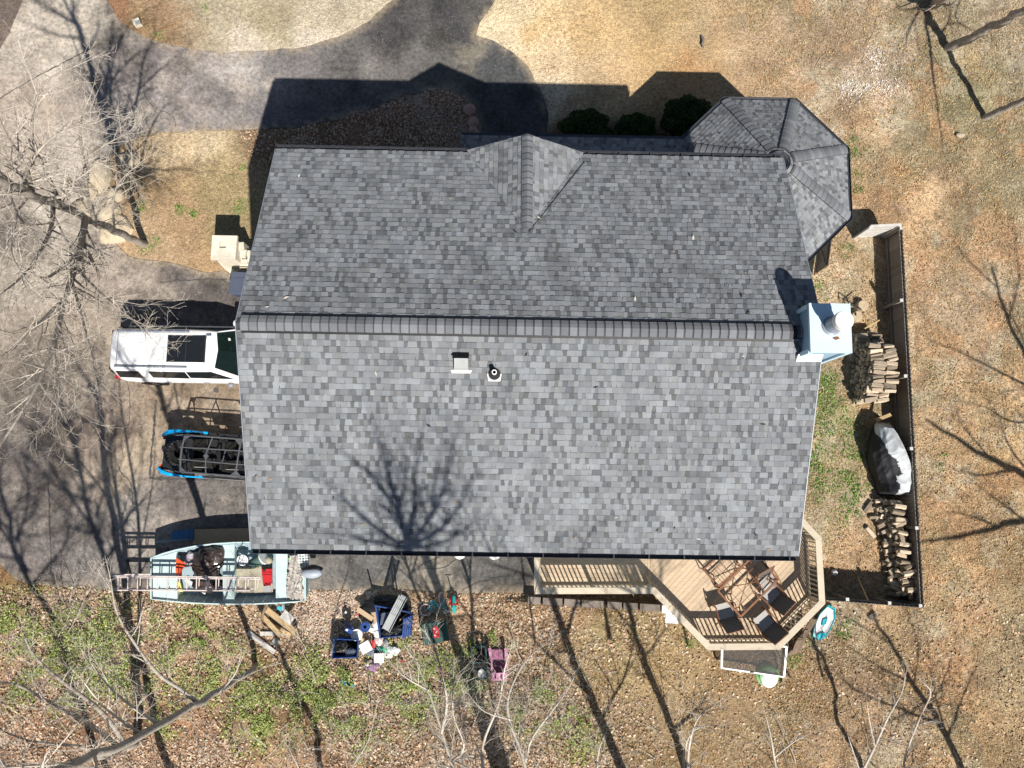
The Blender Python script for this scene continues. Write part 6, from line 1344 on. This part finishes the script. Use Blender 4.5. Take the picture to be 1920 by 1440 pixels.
# dry grass over the lawns
def dry_d(x, y):
    f = fbm(x * .9, y * .9, 4, 71); return np.clip((f - .30) * 2.4, .04, .9)
def blades(name, x, y, h0, h1, cols, seed, mat=m_leaf, lean=1.2, wd=1.0):
    n = len(x); r = np.random.RandomState(seed); th = r.uniform(0, 6.283, n); h = r.uniform(h0, h1, n); le = r.uniform(.3, lean, n)
    A = np.stack([np.cos(th) * le * h, np.sin(th) * le * h, h * .7], 1); B = np.stack([-np.sin(th), np.cos(th), 0 * th], 1) * r.uniform(.007, .016, n)[:, None] * wd
    return quads_mesh(name, np.stack([x, y, gzv(x, y)], 1), A, B, pal(n, cols, seed + 1), mat, kind='stuff', tri=True)
x1, y1 = scatter(150000, 9.5, 22, -12, 20, dry_d, 11); x2, y2 = scatter(60000, -.5, 12, -12, GY1108, dry_d, 12); x3, y3 = scatter(40000, -16, 10, 9, 20, lambda x, y: dry_d(x, y) * .6 * np.clip((fbm(x * .3, y * .3, 2, 5) - .35) * 4, 0, 1), 13)
blades('dry_grass', np.concatenate([x1, x2, x3]), np.concatenate([y1, y2, y3]), .04, .11, [(206, 180, 134), (184, 152, 108), (166, 144, 100), (222, 202, 160), (150, 120, 82), (200, 150, 96)], 14)
# small clods and chips that roughen the lawn
x, y = scatter(30000, 9.5, 21.5, -11, 19, lambda x, y: np.clip((fbm(x * 1.1, y * 1.1, 4, 91) - .42) * 3, 0, 1), 15)
n = len(x); A, B = rand_axes(n, .016, .045, .5, .6, 16)
quads_mesh('soil_clods', np.stack([x, y, gzv(x, y) + .03], 1), A, B, pal(n, [(206, 172, 126), (188, 156, 114), (210, 170, 118), (150, 120, 86)], 17), m_leaf, kind='stuff')
x, y = scatter(130000, -1, 22, -12, 19.5, lambda x, y: np.clip((fbm(x * 1.0, y * 1.0, 5, 95) - .44) * 5, .03, 1) * np.clip((x - 3) / 8, .15, 1) * ~((y > -6.5) & (y < 10) & (x < 9.5)), 18)
n = len(x); A, B = rand_axes(n, .03, .075, .4, .15, 19)
quads_mesh('dry_thatch', np.stack([x, y, gzv(x, y) + .03], 1), A, B, pal(n, [(218, 196, 154), (204, 178, 134), (228, 210, 176), (178, 148, 106), (196, 184, 144)], 20), m_leaf, kind='stuff')
# green patches
_g = blob_d([(a, b, r * 1.3) for a, b, r in GP_]); x, y = scatter(420000, -16, 17, -7.5, 18.6, lambda x, y: np.clip((_g(x, y) * 1.6) * np.clip((fbm(x * 2.2, y * 2.2, 4, 401, .6) - .42) * 7, 0, 1), 0, 1), 21)
blades('green_grass', x, y, .05, .13, [(110, 160, 62), (88, 138, 50), (134, 176, 80), (72, 118, 44)], 22, lean=1.1, wd=1.7)
mo_ = [(1755, 100, 1.0), (1800, 130, 1.1), (1780, 180, 1.0), (1850, 100, .9), (1830, 250, .8), (1900, 220, .7), (1330, 1330, 1.2), (1180, 1180, 1.0), (1860, 800, .8), (1250, 1220, .9), (1850, 380, 1.0), (1740, 1000, .8), (1560, 1200, .9), (1640, 1260, 1.0), (1130, 1260, 1.0)]
x, y = scatter(90000, 0, 21, -12, 19, blob_d(mo_), 23)
blades('olive_grass', x, y, .04, .09, [(152, 146, 90), (132, 132, 76), (170, 160, 108), (120, 118, 70)], 24)
# weeds and young leaves among the trees at the south west
r = np.random.RandomState(31); X_, Y_, Z_ = [], [], []
for a, b, rr in WD:
    p = at(a, b, .3); m = int(1500 * rr); q = r.normal(0, rr * .75, (m, 2)); hgt = .15 + .75 * rr * r.uniform(.4, 1)
    zz = r.uniform(0, 1, m) ** 1.3 * hgt * np.clip(1.2 - np.hypot(q[:, 0], q[:, 1]) / (rr * 1.6), .1, 1)
    keep = fbm((p.x + q[:, 0]) * 2.4, (p.y + q[:, 1]) * 2.4, 4, 33) > .46
    X_.append(p.x + q[keep, 0]); Y_.append(p.y + q[keep, 1]); Z_.append(zz[keep])
x, y, z = map(np.concatenate, (X_, Y_, Z_)); k = (y < GY1108 + .3); x, y, z = x[k], y[k], z[k]; n = len(x); A, B = rand_axes(n, .018, .045, .5, .55, 35)
quads_mesh('weeds', np.stack([x, y, gzv(x, y) + .04 + z], 1), A, B, pal(n, [(172, 186, 104), (150, 172, 84), (196, 206, 136), (122, 146, 66), (166, 180, 108)], 36), m_leaf, kind='stuff')
# fallen twigs
rg = random.Random(51); tw = MB()
for i in range(520):
    if i < 380: p = at(rg.uniform(0, 1250), rg.uniform(1130, 1440), 0)
    else: p = at(rg.uniform(1250, 1900), rg.uniform(20, 1430), 0)
    if -6.6 < hloc(p).x < 9.3 and -8.8 < hloc(p).y < 9: continue
    if inside(np.array([p.x]), np.array([p.y]), DRW)[0]: continue
    a = rg.uniform(0, 6.28); L = rg.uniform(.15, .75); z = gz(p.x, p.y) + .03; b_ = a + rg.uniform(-.5, .5)
    tw.tube([(p.x, p.y, z), (p.x + math.cos(a) * L * .5, p.y + math.sin(a) * L * .5, z + rg.uniform(0, .05)), (p.x + math.cos(a) * L * .5 + math.cos(b_) * L * .5, p.y + math.sin(a) * L * .5 + math.sin(b_) * L * .5, z)], [rg.uniform(.008, .018), .008, .005], 4)
o = tw.build('fallen_twigs', m_twig); o['kind'] = 'stuff'
# bits blown onto the roof
rg = random.Random(15); rd = MB()
for k in range(46):
    u, v = rg.uniform(-HA + .2, HA - .3), rg.choice((rg.uniform(-HDS + .1, -.4), rg.uniform(.4, HDN - .2), rg.uniform(-HDS + .05, -HDS + .8))); a = rg.uniform(0, 6.28); L = rg.uniform(.03, .09); z = zroof(v) + .03
    rd.cur = rg.choice(((.06, .045, .03), (.3, .24, .17), (.03, .03, .03), (.5, .45, .38))); q = [hw(u + math.cos(a) * L * i_ - math.sin(a) * j_ * L * .3, v + math.sin(a) * L * i_ + math.cos(a) * j_ * L * .3, z) for i_, j_ in ((-1, 0), (0, -1), (1, 0), (0, 1))]
    rd.add(q, [(0, 1, 2, 3)])
o = rd.build('roof_debris', m_leaf); o['kind'] = 'stuff'
# evergreen bushes along the front
for k, (px, py, rr, h, l) in enumerate(((1098, 244, .95, 1.0, 'low dark evergreen bush nearest the walkway under the porch edge'), (1192, 245, .75, .9, 'middle dark evergreen bush along the shaded front'), (1288, 224, .95, 1.5, 'largest dark evergreen bush beside the turret'))):
    p = at(px, py, h * .5); t = thing('evergreen_bush', l, 'bush', (p.x, p.y, 0)); r = np.random.RandomState(60 + k); n = 9000
    d = r.normal(size=(n, 3)); d /= np.linalg.norm(d, axis=1)[:, None]; lump = 1 + .16 * np.sin(d[:, 0] * 5 + k) * np.sin(d[:, 1] * 6 + d[:, 2] * 4)
    rad = r.uniform(.55, 1, n) ** .5 * lump; C = d * rad[:, None] * np.array([rr, rr * .8, h * .55]); C[:, 2] += h * .52; C[:, 2] = np.maximum(C[:, 2], .03)
    A, B = rand_axes(n, .03, .07, .8, .45, 70 + k)
    quads_mesh('foliage', C, A, B, pal(n, [(58, 78, 40), (44, 62, 32), (72, 92, 48)], 80 + k), m_bush, t)
    MB().tube([(0, 0, 0), (.03, .02, h * .4), (0, .05, h * .8)], [.06, .05, .02], 7).build('stem', m_bark, t)

# ------------------------------------------------------------------ bare trees
def perp(d, rg):
    a = d.cross(Vector((rg.uniform(-1, 1), rg.uniform(-1, 1), rg.uniform(-1, 1))))
    return a.normalized() if a.length > 1e-3 else d.orthogonal().normalized()
def grow(mb, p, d, L, r, depth, rg, up=.12, dens=1.0, wob=.115, minr=.0034):
    seg = max(3, min(9, int(L / .22))); pts = [p.copy()]; rs = [r]; dirs = [d.copy()]
    for i in range(seg):
        d = (d + perp(d, rg) * rg.uniform(0, wob) * 1.4 + Vector((0, 0, up * .35))).normalized(); p = p + d * (L / seg); pts.append(p.copy()); dirs.append(d.copy())
        rs.append(max(minr * .7, r * (1 - .80 * (i + 1) / seg)))
    mb.tube(pts, rs, 7 if r > .07 else 5 if r > .03 else 4 if r > .013 else 3)
    if depth <= 0: return
    n = max(2, int((3.2 + L * 1.5) * dens))
    for k in range(n):
        t = .22 + .78 * (k + rg.random()) / n; i = min(seg - 1, int(t * seg)); f = t * seg - i; q = pts[i].lerp(pts[i + 1], f); rr = rs[i] * (1 - f) + rs[i + 1] * f
        ang = rg.uniform(.45, 1.05); nd = (dirs[i] * math.cos(ang) + perp(dirs[i], rg) * math.sin(ang)).normalized()
        cr = rr * rg.uniform(.45, .7)
        if cr < minr: cr = minr
        grow(mb, q, nd, L * rg.uniform(.34, .62) * (1.12 - .45 * t), cr, depth - 1, rg, up, dens, wob * 1.15, minr)
def smooth(pts, n=4):
    out = []
    for i in range(len(pts) - 1):
        a, b, c, d = pts[max(0, i - 1)], pts[i], pts[i + 1], pts[min(len(pts) - 1, i + 2)]
        for k in range(n):
            t = k / n; out.append(.5 * ((2 * b) + (c - a) * t + (2 * a - 5 * b + 4 * c - d) * t * t + (3 * b - a - 3 * c + d) * t ** 3))
    return out + [pts[-1]]
def tree(label, trunk, r0, r1, limbs=(), auto=6, seed=1, auto_len=3.2, t0=.35, depth=3, dens=1.0, up=.12, group=None, fork=True, twigmat=None, limb_dens=1.0, limb_depth=2, limb_len=1.4):
    """trunk and limbs: lists of points; auto limbs fill the upper trunk"""
    rg = random.Random(seed); tp_ = smooth([Vector(p) for p in trunk], 5); base = Vector((tp_[0].x, tp_[0].y, 0)); t = thing('bare_tree', label, 'tree', base, 0, group)
    n = len(tp_); wv = [Vector((rg.uniform(-1, 1), rg.uniform(-1, 1), 0)) * .05 for _ in tp_]; tp_ = [p + w_ if 0 < i < n - 1 else p for i, (p, w_) in enumerate(zip(tp_, wv))]
    tr = [(r0 + (r1 - r0) * (i / (n - 1)) ** .85) * (1.15 if i < 2 else 1) for i in range(n)]
    tb2 = MB().tube(tp_, tr, 12); tb2.build('trunk', m_bark, t, smooth=True, world=True)
    cr = MB()
    for lm in limbs:
        pts_, lr = lm[0], lm[1]; ps = smooth([Vector(p) for p in pts_], 4); m = len(ps); rs = [max(.006, lr * (1 - .82 * i / (m - 1))) for i in range(m)]
        MB().tube(ps, rs, 8 if lr > .05 else 6).build('limb', m_bark if lr > .055 else (twigmat or m_twig), t, smooth=True, world=True)
        for i in range(1, m):
            d = (ps[i] - ps[i - 1]).normalized()
            k = 1 if rg.random() < .75 * limb_dens else 0
            if limb_dens > 1.3: k += 1
            for _ in range(k):
                a = rg.uniform(.4, 1.1); nd = (d * math.cos(a) + perp(d, rg) * math.sin(a)).normalized()
                grow(cr, ps[i], nd, limb_len * rg.uniform(.5, 1.2) * (1.1 - .6 * i / m), max(.006, rs[i] * rg.uniform(.4, .6)), limb_depth, rg, up * .6, dens)
        grow(cr, ps[-1], (ps[-1] - ps[-2]).normalized(), limb_len * .6, rs[-1], 2, rg, up, dens)
    for k in range(auto):
        f = t0 + (1 - t0) * (k + rg.random() * .8) / auto; i = min(n - 2, int(f * (n - 1))); p = tp_[i].lerp(tp_[i + 1], f * (n - 1) - i); d = (tp_[i + 1] - tp_[i]).normalized()
        az = k * 2.4 + rg.uniform(-.5, .5); h = Vector((math.cos(az), math.sin(az), 0)); a = rg.uniform(.65, 1.05)
        grow(cr, p, (d * math.cos(a) + h * math.sin(a)).normalized(), auto_len * rg.uniform(.75, 1.25) * (1.15 - .4 * f), tr[i] * rg.uniform(.38, .55), depth, rg, up, dens)
    if fork:
        for s in (-1, 1, .3):
            d = (tp_[-1] - tp_[-2]).normalized(); grow(cr, tp_[-1], (d + perp(d, rg) * .5 * s).normalized(), auto_len * .8, r1 * .7, depth, rg, up, dens)
    if cr.v: cr.build('crown', twigmat or m_twig, t, world=True)
    return t
def P3(*l): return [at(*q) for q in l]
# big leaning tree at the left
tree('large leaning bare tree over the pavement at the left with a fine pale crown', [at(272, 458, 0) + Vector((0.11 * z, -0.15 * z, z)) for z in (-.4, 2, 4, 6, 8.5, 11, 13.5)], .125, .115,
     limbs=[(P3((160, 410, 5.1), (150, 470, 6.6), (135, 520, 7.9), (118, 575, 9.1), (100, 650, 10.1), (60, 740, 11.1), (-10, 850, 11.7)), .10), (P3((133, 520, 7.9), (150, 580, 9.1), (170, 660, 10.3), (185, 740, 11.1)), .045), (P3((120, 560, 8.7), (80, 600, 10.1), (30, 650, 11.1), (-20, 680, 11.7)), .05), (P3((140, 500, 7.5), (200, 560, 8.9), (250, 600, 9.9), (290, 640, 10.5)), .04),
            (P3((60, 364, 7.5), (52, 330, 8.5), (35, 290, 9.5), (10, 250, 10.6), (-10, 200, 11.6)), .09), (P3((100, 383, 6.3), (95, 430, 7.7), (70, 480, 9.1), (40, 520, 10.1), (-10, 560, 11.1)), .07), (P3((180, 420, 4.7), (165, 370, 6.3), (158, 310, 7.7), (150, 240, 9.1), (165, 190, 10.1)), .07), (P3((158, 300, 7.9), (200, 270, 9.1), (250, 245, 10.1)), .03), (P3((120, 392, 5.9), (90, 330, 7.5), (60, 250, 9.1), (80, 160, 10.5), (150, 120, 11.3)), .06), (P3((215, 432, 3.7), (212, 380, 5.3), (225, 340, 6.7), (270, 300, 8.1)), .04),
            (P3((150, 470, 6.6), (90, 520, 8.3), (40, 500, 9.5), (0, 470, 10.5)), .05), (P3((100, 650, 10.1), (110, 720, 10.9), (105, 800, 11.5)), .03), (P3((0, 336, 8.7), (30, 400, 9.7), (20, 470, 10.7), (60, 540, 11.3)), .05), (P3((40, 355, 8.1), (60, 300, 9.1), (110, 250, 10.1), (180, 230, 10.9)), .05)],
     auto=5, seed=3, auto_len=3.4, t0=.55, depth=3, dens=.95, limb_dens=1.35, limb_len=1.6)
tree('bare tree trunk stretching to the upper right corner, nearest the top of the lawn', [at(1776, 92, 0) + Vector((0.08 * z, -0.24 * z, z)) for z in (-.4, 1.2, 2.6, 4, 6.5, 9.5)], .17, .11, auto=5, seed=5, auto_len=3.4, t0=.7, depth=2)
tree('second bare tree trunk at the upper right, bowed at its foot', [at(1847, 222, 0) + Vector((0.05 * z, -0.15 * z, z)) for z in (-.4, .9, 2, 4, 6.5, 9.5)], .13, .09, auto=5, seed=6, auto_len=3.2, t0=.7, depth=2)
tree('bare tree with only a stub of trunk in view at the top right edge', P3((1755, 5, 0), (1775, -8, 2), (1830, -50, 5), (1900, -110, 8)), .22, .12, limbs=[([at(1850, -66, 5.8)] + [at(a, b, 0) + Vector((-SUN.x * z, -SUN.y * z, z)) for a, b, z in ((1722, -60, 6), (1736, 40, 6), (1750, 150, 6.4), (1766, 265, 6.8))], .10), ([at(1850, -66, 5.8)] + [at(a, b, 0) + Vector((-SUN.x * z, -SUN.y * z, z)) for a, b, z in ((1760, -60, 6), (1722, 20, 6), (1702, 60, 6.4), (1690, 110, 6.8))], .07), ([at(1850, -66, 5.8)] + [at(a, b, 0) + Vector((-SUN.x * z, -SUN.y * z, z)) for a, b, z in ((1800, -60, 6), (1790, 30, 6), (1830, 60, 6.4))], .06), (P3((1758, 2, .6), (1780, 10, 1.6), (1800, -6, 2.4)), .07)], auto=4, seed=7, auto_len=3, t0=.6, depth=2)
tree('bare tree leaning to the lower left, its trunk crossing the leaf slope below the weeds', P3((487, 1243, -.4), (455, 1268, 1.8), (380, 1315, 4.8), (268, 1378, 8.2), (160, 1425, 10.6), (60, 1470, 12.5)), .095, .09,
     limbs=[(P3((372, 1318, 5), (335, 1290, 6), (295, 1262, 7), (245, 1195, 8.4), (218, 1145, 9.2), (208, 1090, 9.8)), .06), (P3((300, 1358, 7.2), (255, 1330, 8), (205, 1288, 9), (165, 1235, 9.8)), .05), (P3((410, 1300, 3.8), (440, 1265, 4.8), (450, 1235, 5.4)), .035), (P3((268, 1378, 8.2), (200, 1330, 9.4), (150, 1270, 10.4)), .04)], auto=4, seed=8, auto_len=2.6, t0=.75, depth=2)
tree('thick bare tree at the lower left whose pale boughs arch over the leaf litter', P3((266, 1386, -.4), (230, 1402, 2.2), (160, 1425, 5.2), (40, 1470, 8.6), (-80, 1520, 11.4)), .15, .10,
     limbs=[(P3((235, 1400, 2), (215, 1365, 4), (180, 1325, 6), (117, 1278, 7.8), (68, 1234, 9), (48, 1200, 9.8)), .08), (P3((225, 1402, 2.4), (165, 1355, 5), (115, 1330, 6.6), (35, 1285, 8.6), (-20, 1278, 9.6)), .075), (P3((180, 1415, 4), (150, 1400, 6), (60, 1390, 8), (-20, 1360, 9.4)), .06), (P3((160, 1425, 5.2), (120, 1440, 7), (40, 1430, 9)), .06), (P3((110, 1330, 6.8), (80, 1310, 8), (60, 1270, 9)), .03), (P3((200, 1340, 5), (205, 1290, 7), (180, 1240, 8.4)), .03)], auto=6, seed=9, auto_len=3.2, t0=.6, depth=3)
# tangled brush: young stems and vines too many to count
rg = random.Random(91); bm_ = MB()
BR = [(880, 1300, 1.3, 16), (960, 1300, 1.2, 16), (1010, 1360, 1.2, 14), (930, 1390, 1.2, 14), (1060, 1300, .8, 7), (830, 1400, 1.2, 12), (740, 1400, 1.2, 10), (640, 1390, 1.3, 9), (560, 1420, 1.0, 7), (150, 1300, 1.4, 12), (60, 1360, 1.3, 10), (230, 1190, 1.0, 8), (120, 1140, .9, 7), (330, 1410, 1.2, 9), (420, 1400, 1.0, 7), (210, 1080, .5, 6), (1280, 1390, .8, 7), (1450, 1400, .7, 5), (1640, 1400, .8, 6), (560, 1240, .7, 4), (350, 1250, .9, 5), (1120, 1400, .9, 7), (1720, 1350, .6, 4), (30, 1240, .8, 6), (690, 1320, .9, 6)]
for a, b, rr, k in BR:
    for _ in range(int(k * 1.9)):
        p = at(a, b, 0) + Vector((rg.gauss(0, rr * .7), rg.gauss(0, rr * .6), 0)); 
        if p.y > GY1108 - .25: continue
        L = rg.uniform(.7, 2.8); grow(bm_, Vector((p.x, p.y, gz(p.x, p.y))), Vector((rg.uniform(-.6, .6), rg.uniform(-.3, .8), rg.uniform(.35, 1))).normalized(), L, rg.uniform(.008, .017), 2, rg, -.05, .75, .22, .0032)
o = bm_.build('brush', m_twig); o['kind'] = 'stuff'
# trees standing just south of the picture whose limbs reach into it
def S_(px, py, h=13, lean=(0, 0), r=.22): 
    p = at(px, py, 0); q = random.Random(px * 7 + h); w_ = lambda: Vector((q.uniform(-.28, .28), q.uniform(-.2, .2), 0))
    return [p] + [p + Vector((lean[0] * f, lean[1] * f, h * f)) + w_() for f in (.2, .38, .56, .74, .88)] + [p + Vector((lean[0], lean[1], h))]
def fan(px, py, z0, z1, n, L, r, seed, lean=(0, 0)):
    rg = random.Random(seed); b = at(px, py, 0); out = []
    for k in range(n):
        f = (k + .3 * rg.random()) / n; z = z0 + (z1 - z0) * f; a = k * 2.4 + rg.uniform(-.4, .4); l = L * (1.15 - .5 * f) * rg.uniform(.8, 1.15); h = Vector((math.cos(a), math.sin(a), 0)); o = b + Vector((lean[0] * z / z1, lean[1] * z / z1, z))
        out.append(([o, o + h * l * .26 + Vector((0, 0, l * .3)), o + h * l * .52 + Vector((rg.uniform(-.3, .3), rg.uniform(-.3, .3), l * .75)), o + h * l * .72 + Vector((rg.uniform(-.4, .4), rg.uniform(-.4, .4), l * 1.15))], r * (1.1 - .5 * f)))
    return out
def roof_pt(px, py):
    v0 = -2.0
    for _ in range(14): q = atl(px, py, zroof(v0)); v0 = q.y
    return at(px, py, zroof(v0))
def over_roof(pl):               # limb whose shadow falls along these places of the roof; z is its own height
    out = []
    for a, b, z in pl: q = roof_pt(a, b); out.append(Vector((q.x - SUN.x * (z - q.z), q.y - SUN.y * (z - q.z), z)))
    return out
_f = over_roof([(764, 1026, 18.6)])[0]; _b = at(938, 1462, 0)
tree('pale bare tree at the bottom centre reaching up over the green bin', [_b, _b.lerp(_f, .3), _b.lerp(_f, .65) + Vector((-.15, 0, 0)), _f], .19, .12, limbs=[(over_roof(l), r) for l, r in (([(764, 1026, 18.6), (745, 960, 19.8), (700, 895, 21), (640, 845, 22)], .09), ([(763, 1020, 18.7), (742, 930, 20), (716, 850, 21.4), (700, 790, 22.4)], .085), ([(765, 1022, 18.7), (776, 950, 20), (780, 870, 21.4), (792, 795, 22.6)], .085), ([(766, 1024, 18.7), (812, 960, 20), (838, 890, 21.2), (852, 825, 22.2)], .08), ([(767, 1026, 18.6), (832, 985, 19.6), (870, 930, 20.8), (895, 880, 21.6)], .075), ([(762, 1027, 18.6), (700, 985, 19.6), (640, 930, 20.8), (600, 890, 21.6)], .075), ([(760, 1028, 18.5), (690, 1012, 19.4), (610, 995, 20.4)], .06), ([(768, 1028, 18.5), (840, 1012, 19.4), (910, 965, 20.4)], .06), ([(745, 960, 19.8), (760, 900, 20.8), (750, 830, 22)], .05), ([(812, 960, 20), (815, 900, 21), (825, 840, 22)], .05))] + [(P3((890, 1520, 5), (850, 1440, 5.4), (828, 1370, 5.8), (800, 1285, 6.2), (775, 1235, 6.6)), .06), (P3((828, 1375, 5.8), (838, 1320, 6.2), (830, 1270, 6.4), (815, 1215, 6.8), (796, 1185, 7)), .045), (P3((845, 1430, 5.4), (870, 1400, 5.8), (850, 1340, 6.2), (850, 1270, 6.6)), .04), (P3((805, 1295, 6.2), (760, 1270, 6.6), (725, 1235, 6.9)), .025)], auto=0, seed=21, limb_dens=1.4, limb_len=1.1, limb_depth=1, fork=False)
tree('pale bare tree at the bottom centre rising beside the pink play seat', S_(985, 1530, 8, (-.3, .5)), .17, .08, limbs=[(P3((985, 1560, 5), (985, 1440, 5.2), (955, 1350, 5.6), (955, 1300, 5.8), (985, 1240, 6.2), (1020, 1210, 6.5)), .06), (P3((910, 1480, 5.2), (905, 1400, 5.4), (935, 1320, 5.8), (945, 1260, 6.2), (955, 1225, 6.5)), .05), (P3((985, 1430, 5.2), (1000, 1380, 5.6), (1060, 1300, 6.2), (1090, 1240, 6.6)), .04), (P3((960, 1350, 5.6), (910, 1335, 6), (885, 1310, 6.2)), .03)], auto=10, seed=22, auto_len=2.8, t0=.2, depth=3, limb_len=.85)
tree('tall bare tree south of the picture throwing the trunk shadow across the lawn', S_(1192, 1510, 17, (.2, 0)), .17, .07, limbs=fan(1192, 1510, 13, 17, 8, 3.6, .075, 6) + [(P3((1300, 1530, 5), (1290, 1440, 5.2), (1295, 1385, 5.6), (1310, 1345, 6), (1340, 1320, 6.2)), .05), (P3((1128, 1540, 5), (1120, 1440, 5.4), (1125, 1400, 5.8), (1138, 1370, 6)), .04)], auto=13, seed=23, auto_len=3, t0=.16, depth=2, limb_len=.8)
tree('bare tree at the bottom right of centre with pale twigs beside the deck shadow', S_(1312, 1520, 15.5, (1.3, -.3)), .13, .06, limbs=fan(1312, 1520, 12, 15, 7, 3.0, .06, 7, (1.1, -.3)) + [(P3((1290, 1500, 4.6), (1282, 1420, 5), (1300, 1370, 5.4), (1345, 1360, 5.8)), .045), (P3((1470, 1520, 4.6), (1455, 1440, 4.8), (1445, 1380, 5.2), (1435, 1340, 5.4)), .045), (P3((1452, 1420, 4.9), (1490, 1390, 5.2), (1530, 1370, 5.5)), .03)], auto=12, seed=24, auto_len=2.6, t0=.16, depth=2, limb_len=.8)
tree('slender young tree with pale forked stems at the lower right', S_(1640, 1500, 6, (.2, .4)), .09, .05, limbs=[(P3((1600, 1480, 3), (1640, 1400, 3.6), (1665, 1345, 4.2), (1690, 1300, 4.8), (1698, 1265, 5.2)), .05), (P3((1640, 1400, 3.6), (1630, 1350, 4.2), (1625, 1315, 4.6)), .03), (P3((1690, 1470, 3), (1700, 1410, 3.6), (1725, 1345, 4.2), (1745, 1300, 4.6), (1730, 1280, 4.9)), .045), (P3((1620, 1470, 3), (1600, 1410, 3.6), (1590, 1380, 4)), .03)], auto=4, seed=25, auto_len=1.6, t0=.5, depth=2, limb_len=.7)
def by_shadow(pl): return [at(a, b, 0) + Vector((-SUN.x * z, -SUN.y * z, z)) for a, b, z in pl]
tree('bare tree beyond the right edge throwing the long slanting branch shadow by the tarpaulin', by_shadow([(2080, 985, 0), (2000, 940, 3.4), (1920, 890, 6), (1830, 845, 8.4), (1735, 785, 10.5)]), .20, .05, limbs=[(by_shadow([(1960, 915, 5), (1900, 850, 7), (1870, 780, 9)]), .06), (by_shadow([(1900, 880, 6.8), (1830, 890, 8.4), (1770, 870, 9.6)]), .05), (by_shadow([(1850, 852, 8), (1800, 790, 9.4), (1790, 740, 10)]), .04)], auto=0, seed=27, depth=2, limb_dens=1.2, limb_len=1.3, fork=False)
tree('bare tree standing below the lower right corner and shading the orange lawn', by_shadow([(1842, 1520, 0), (1800, 1440, 2), (1760, 1355, 4), (1712, 1280, 6), (1668, 1205, 8), (1640, 1160, 9)]), .15, .05, limbs=[(by_shadow(l), r) for l, r in (([(1780, 1400, 3), (1752, 1300, 5.2), (1740, 1220, 7)], .05), ([(1775, 1385, 3.4), (1805, 1300, 5.4), (1835, 1240, 6.8)], .045), ([(1760, 1355, 4), (1680, 1325, 5.4), (1600, 1290, 6.6), (1560, 1250, 7.6)], .05), ([(1735, 1315, 5), (1670, 1350, 5.6), (1610, 1370, 6)], .035), ([(1712, 1280, 6), (1650, 1250, 7), (1580, 1205, 8.2)], .045), ([(1712, 1280, 6), (1720, 1210, 7.4), (1700, 1150, 8.6)], .04), ([(1740, 1325, 4.8), (1775, 1260, 6), (1790, 1190, 7.4)], .04), ([(1668, 1205, 8), (1610, 1170, 9), (1570, 1150, 9.8)], .03))], auto=0, seed=26, depth=2, limb_dens=1.9, limb_len=1.2)
tree('bare tree beyond the right edge shading the lawn below the fence corner', by_shadow([(2100, 1080, 0), (2000, 1010, 4), (1920, 975, 6.5), (1820, 1000, 8.6), (1720, 1018, 10)]), .18, .04, limbs=[(by_shadow([(1920, 975, 6.5), (1860, 930, 8.4), (1820, 900, 9.4)]), .05), (by_shadow([(1870, 985, 7.6), (1790, 960, 9), (1730, 965, 10)]), .04)], auto=0, seed=28, depth=2, limb_dens=1.2, limb_len=1.2, fork=False)
tree('bare tree beyond the right edge netting the lawn with fine branch shadows', by_shadow([(2080, 900, 0), (2000, 800, 3), (1940, 700, 5.4), (1890, 600, 7.8), (1860, 500, 10)]), .14, .05, limbs=[(by_shadow(l), r) for l, r in (([(1960, 740, 4.8), (1880, 700, 6.4), (1800, 660, 8), (1750, 640, 9)], .05), ([(1940, 700, 5.4), (1900, 600, 7.4), (1830, 540, 9)], .045), ([(1890, 600, 7.8), (1910, 520, 9.2), (1900, 440, 10.4)], .04), ([(1870, 540, 9), (1800, 470, 10.4), (1770, 420, 11)], .035), ([(1980, 780, 3.6), (1900, 790, 5.4), (1840, 760, 6.6), (1780, 750, 7.8)], .04))], auto=0, seed=41, depth=2, limb_dens=1.7, limb_len=1.2, fork=False)
tree('bare tree below the left corner whose trunk shadow crosses the asphalt edge', S_(365, 1545, 17, (.5, 0)), .15, .08, limbs=fan(365, 1545, 11, 17, 10, 3.8, .07, 8, (.5, 0)), auto=5, seed=29, auto_len=3, t0=.7, depth=3, limb_dens=2.0, limb_len=1.9)
tree('bare tree off the lower left edge shading the worn pavement', S_(255, 1560, 15, (-.9, .2)), .13, .07, limbs=fan(255, 1560, 10, 15, 9, 3.4, .06, 9, (-.9, .2)), auto=5, seed=30, auto_len=3, t0=.7, depth=3, limb_dens=2.0, limb_len=1.9)
tree('bare tree left of the picture dappling the driveway beside the white suv', S_(-90, 1300, 14, (-.5, .4)), .18, .09, limbs=fan(-90, 1300, 8, 13, 8, 3.2, .06, 10, (-.4, .3)), auto=6, seed=32, auto_len=2.8, t0=.6, depth=3, limb_dens=1.8)
tree('spindly bare tree at the bottom edge left of the centre', S_(640, 1520, 8, (-.3, .3)), .12, .06, limbs=[(P3((640, 1500, 4), (660, 1440, 4.6), (690, 1390, 5), (705, 1330, 5.4)), .03), (P3((590, 1500, 4), (560, 1440, 4.4), (540, 1400, 4.8)), .025)], auto=7, seed=31, auto_len=2.4, t0=.3, depth=3, limb_len=.7)
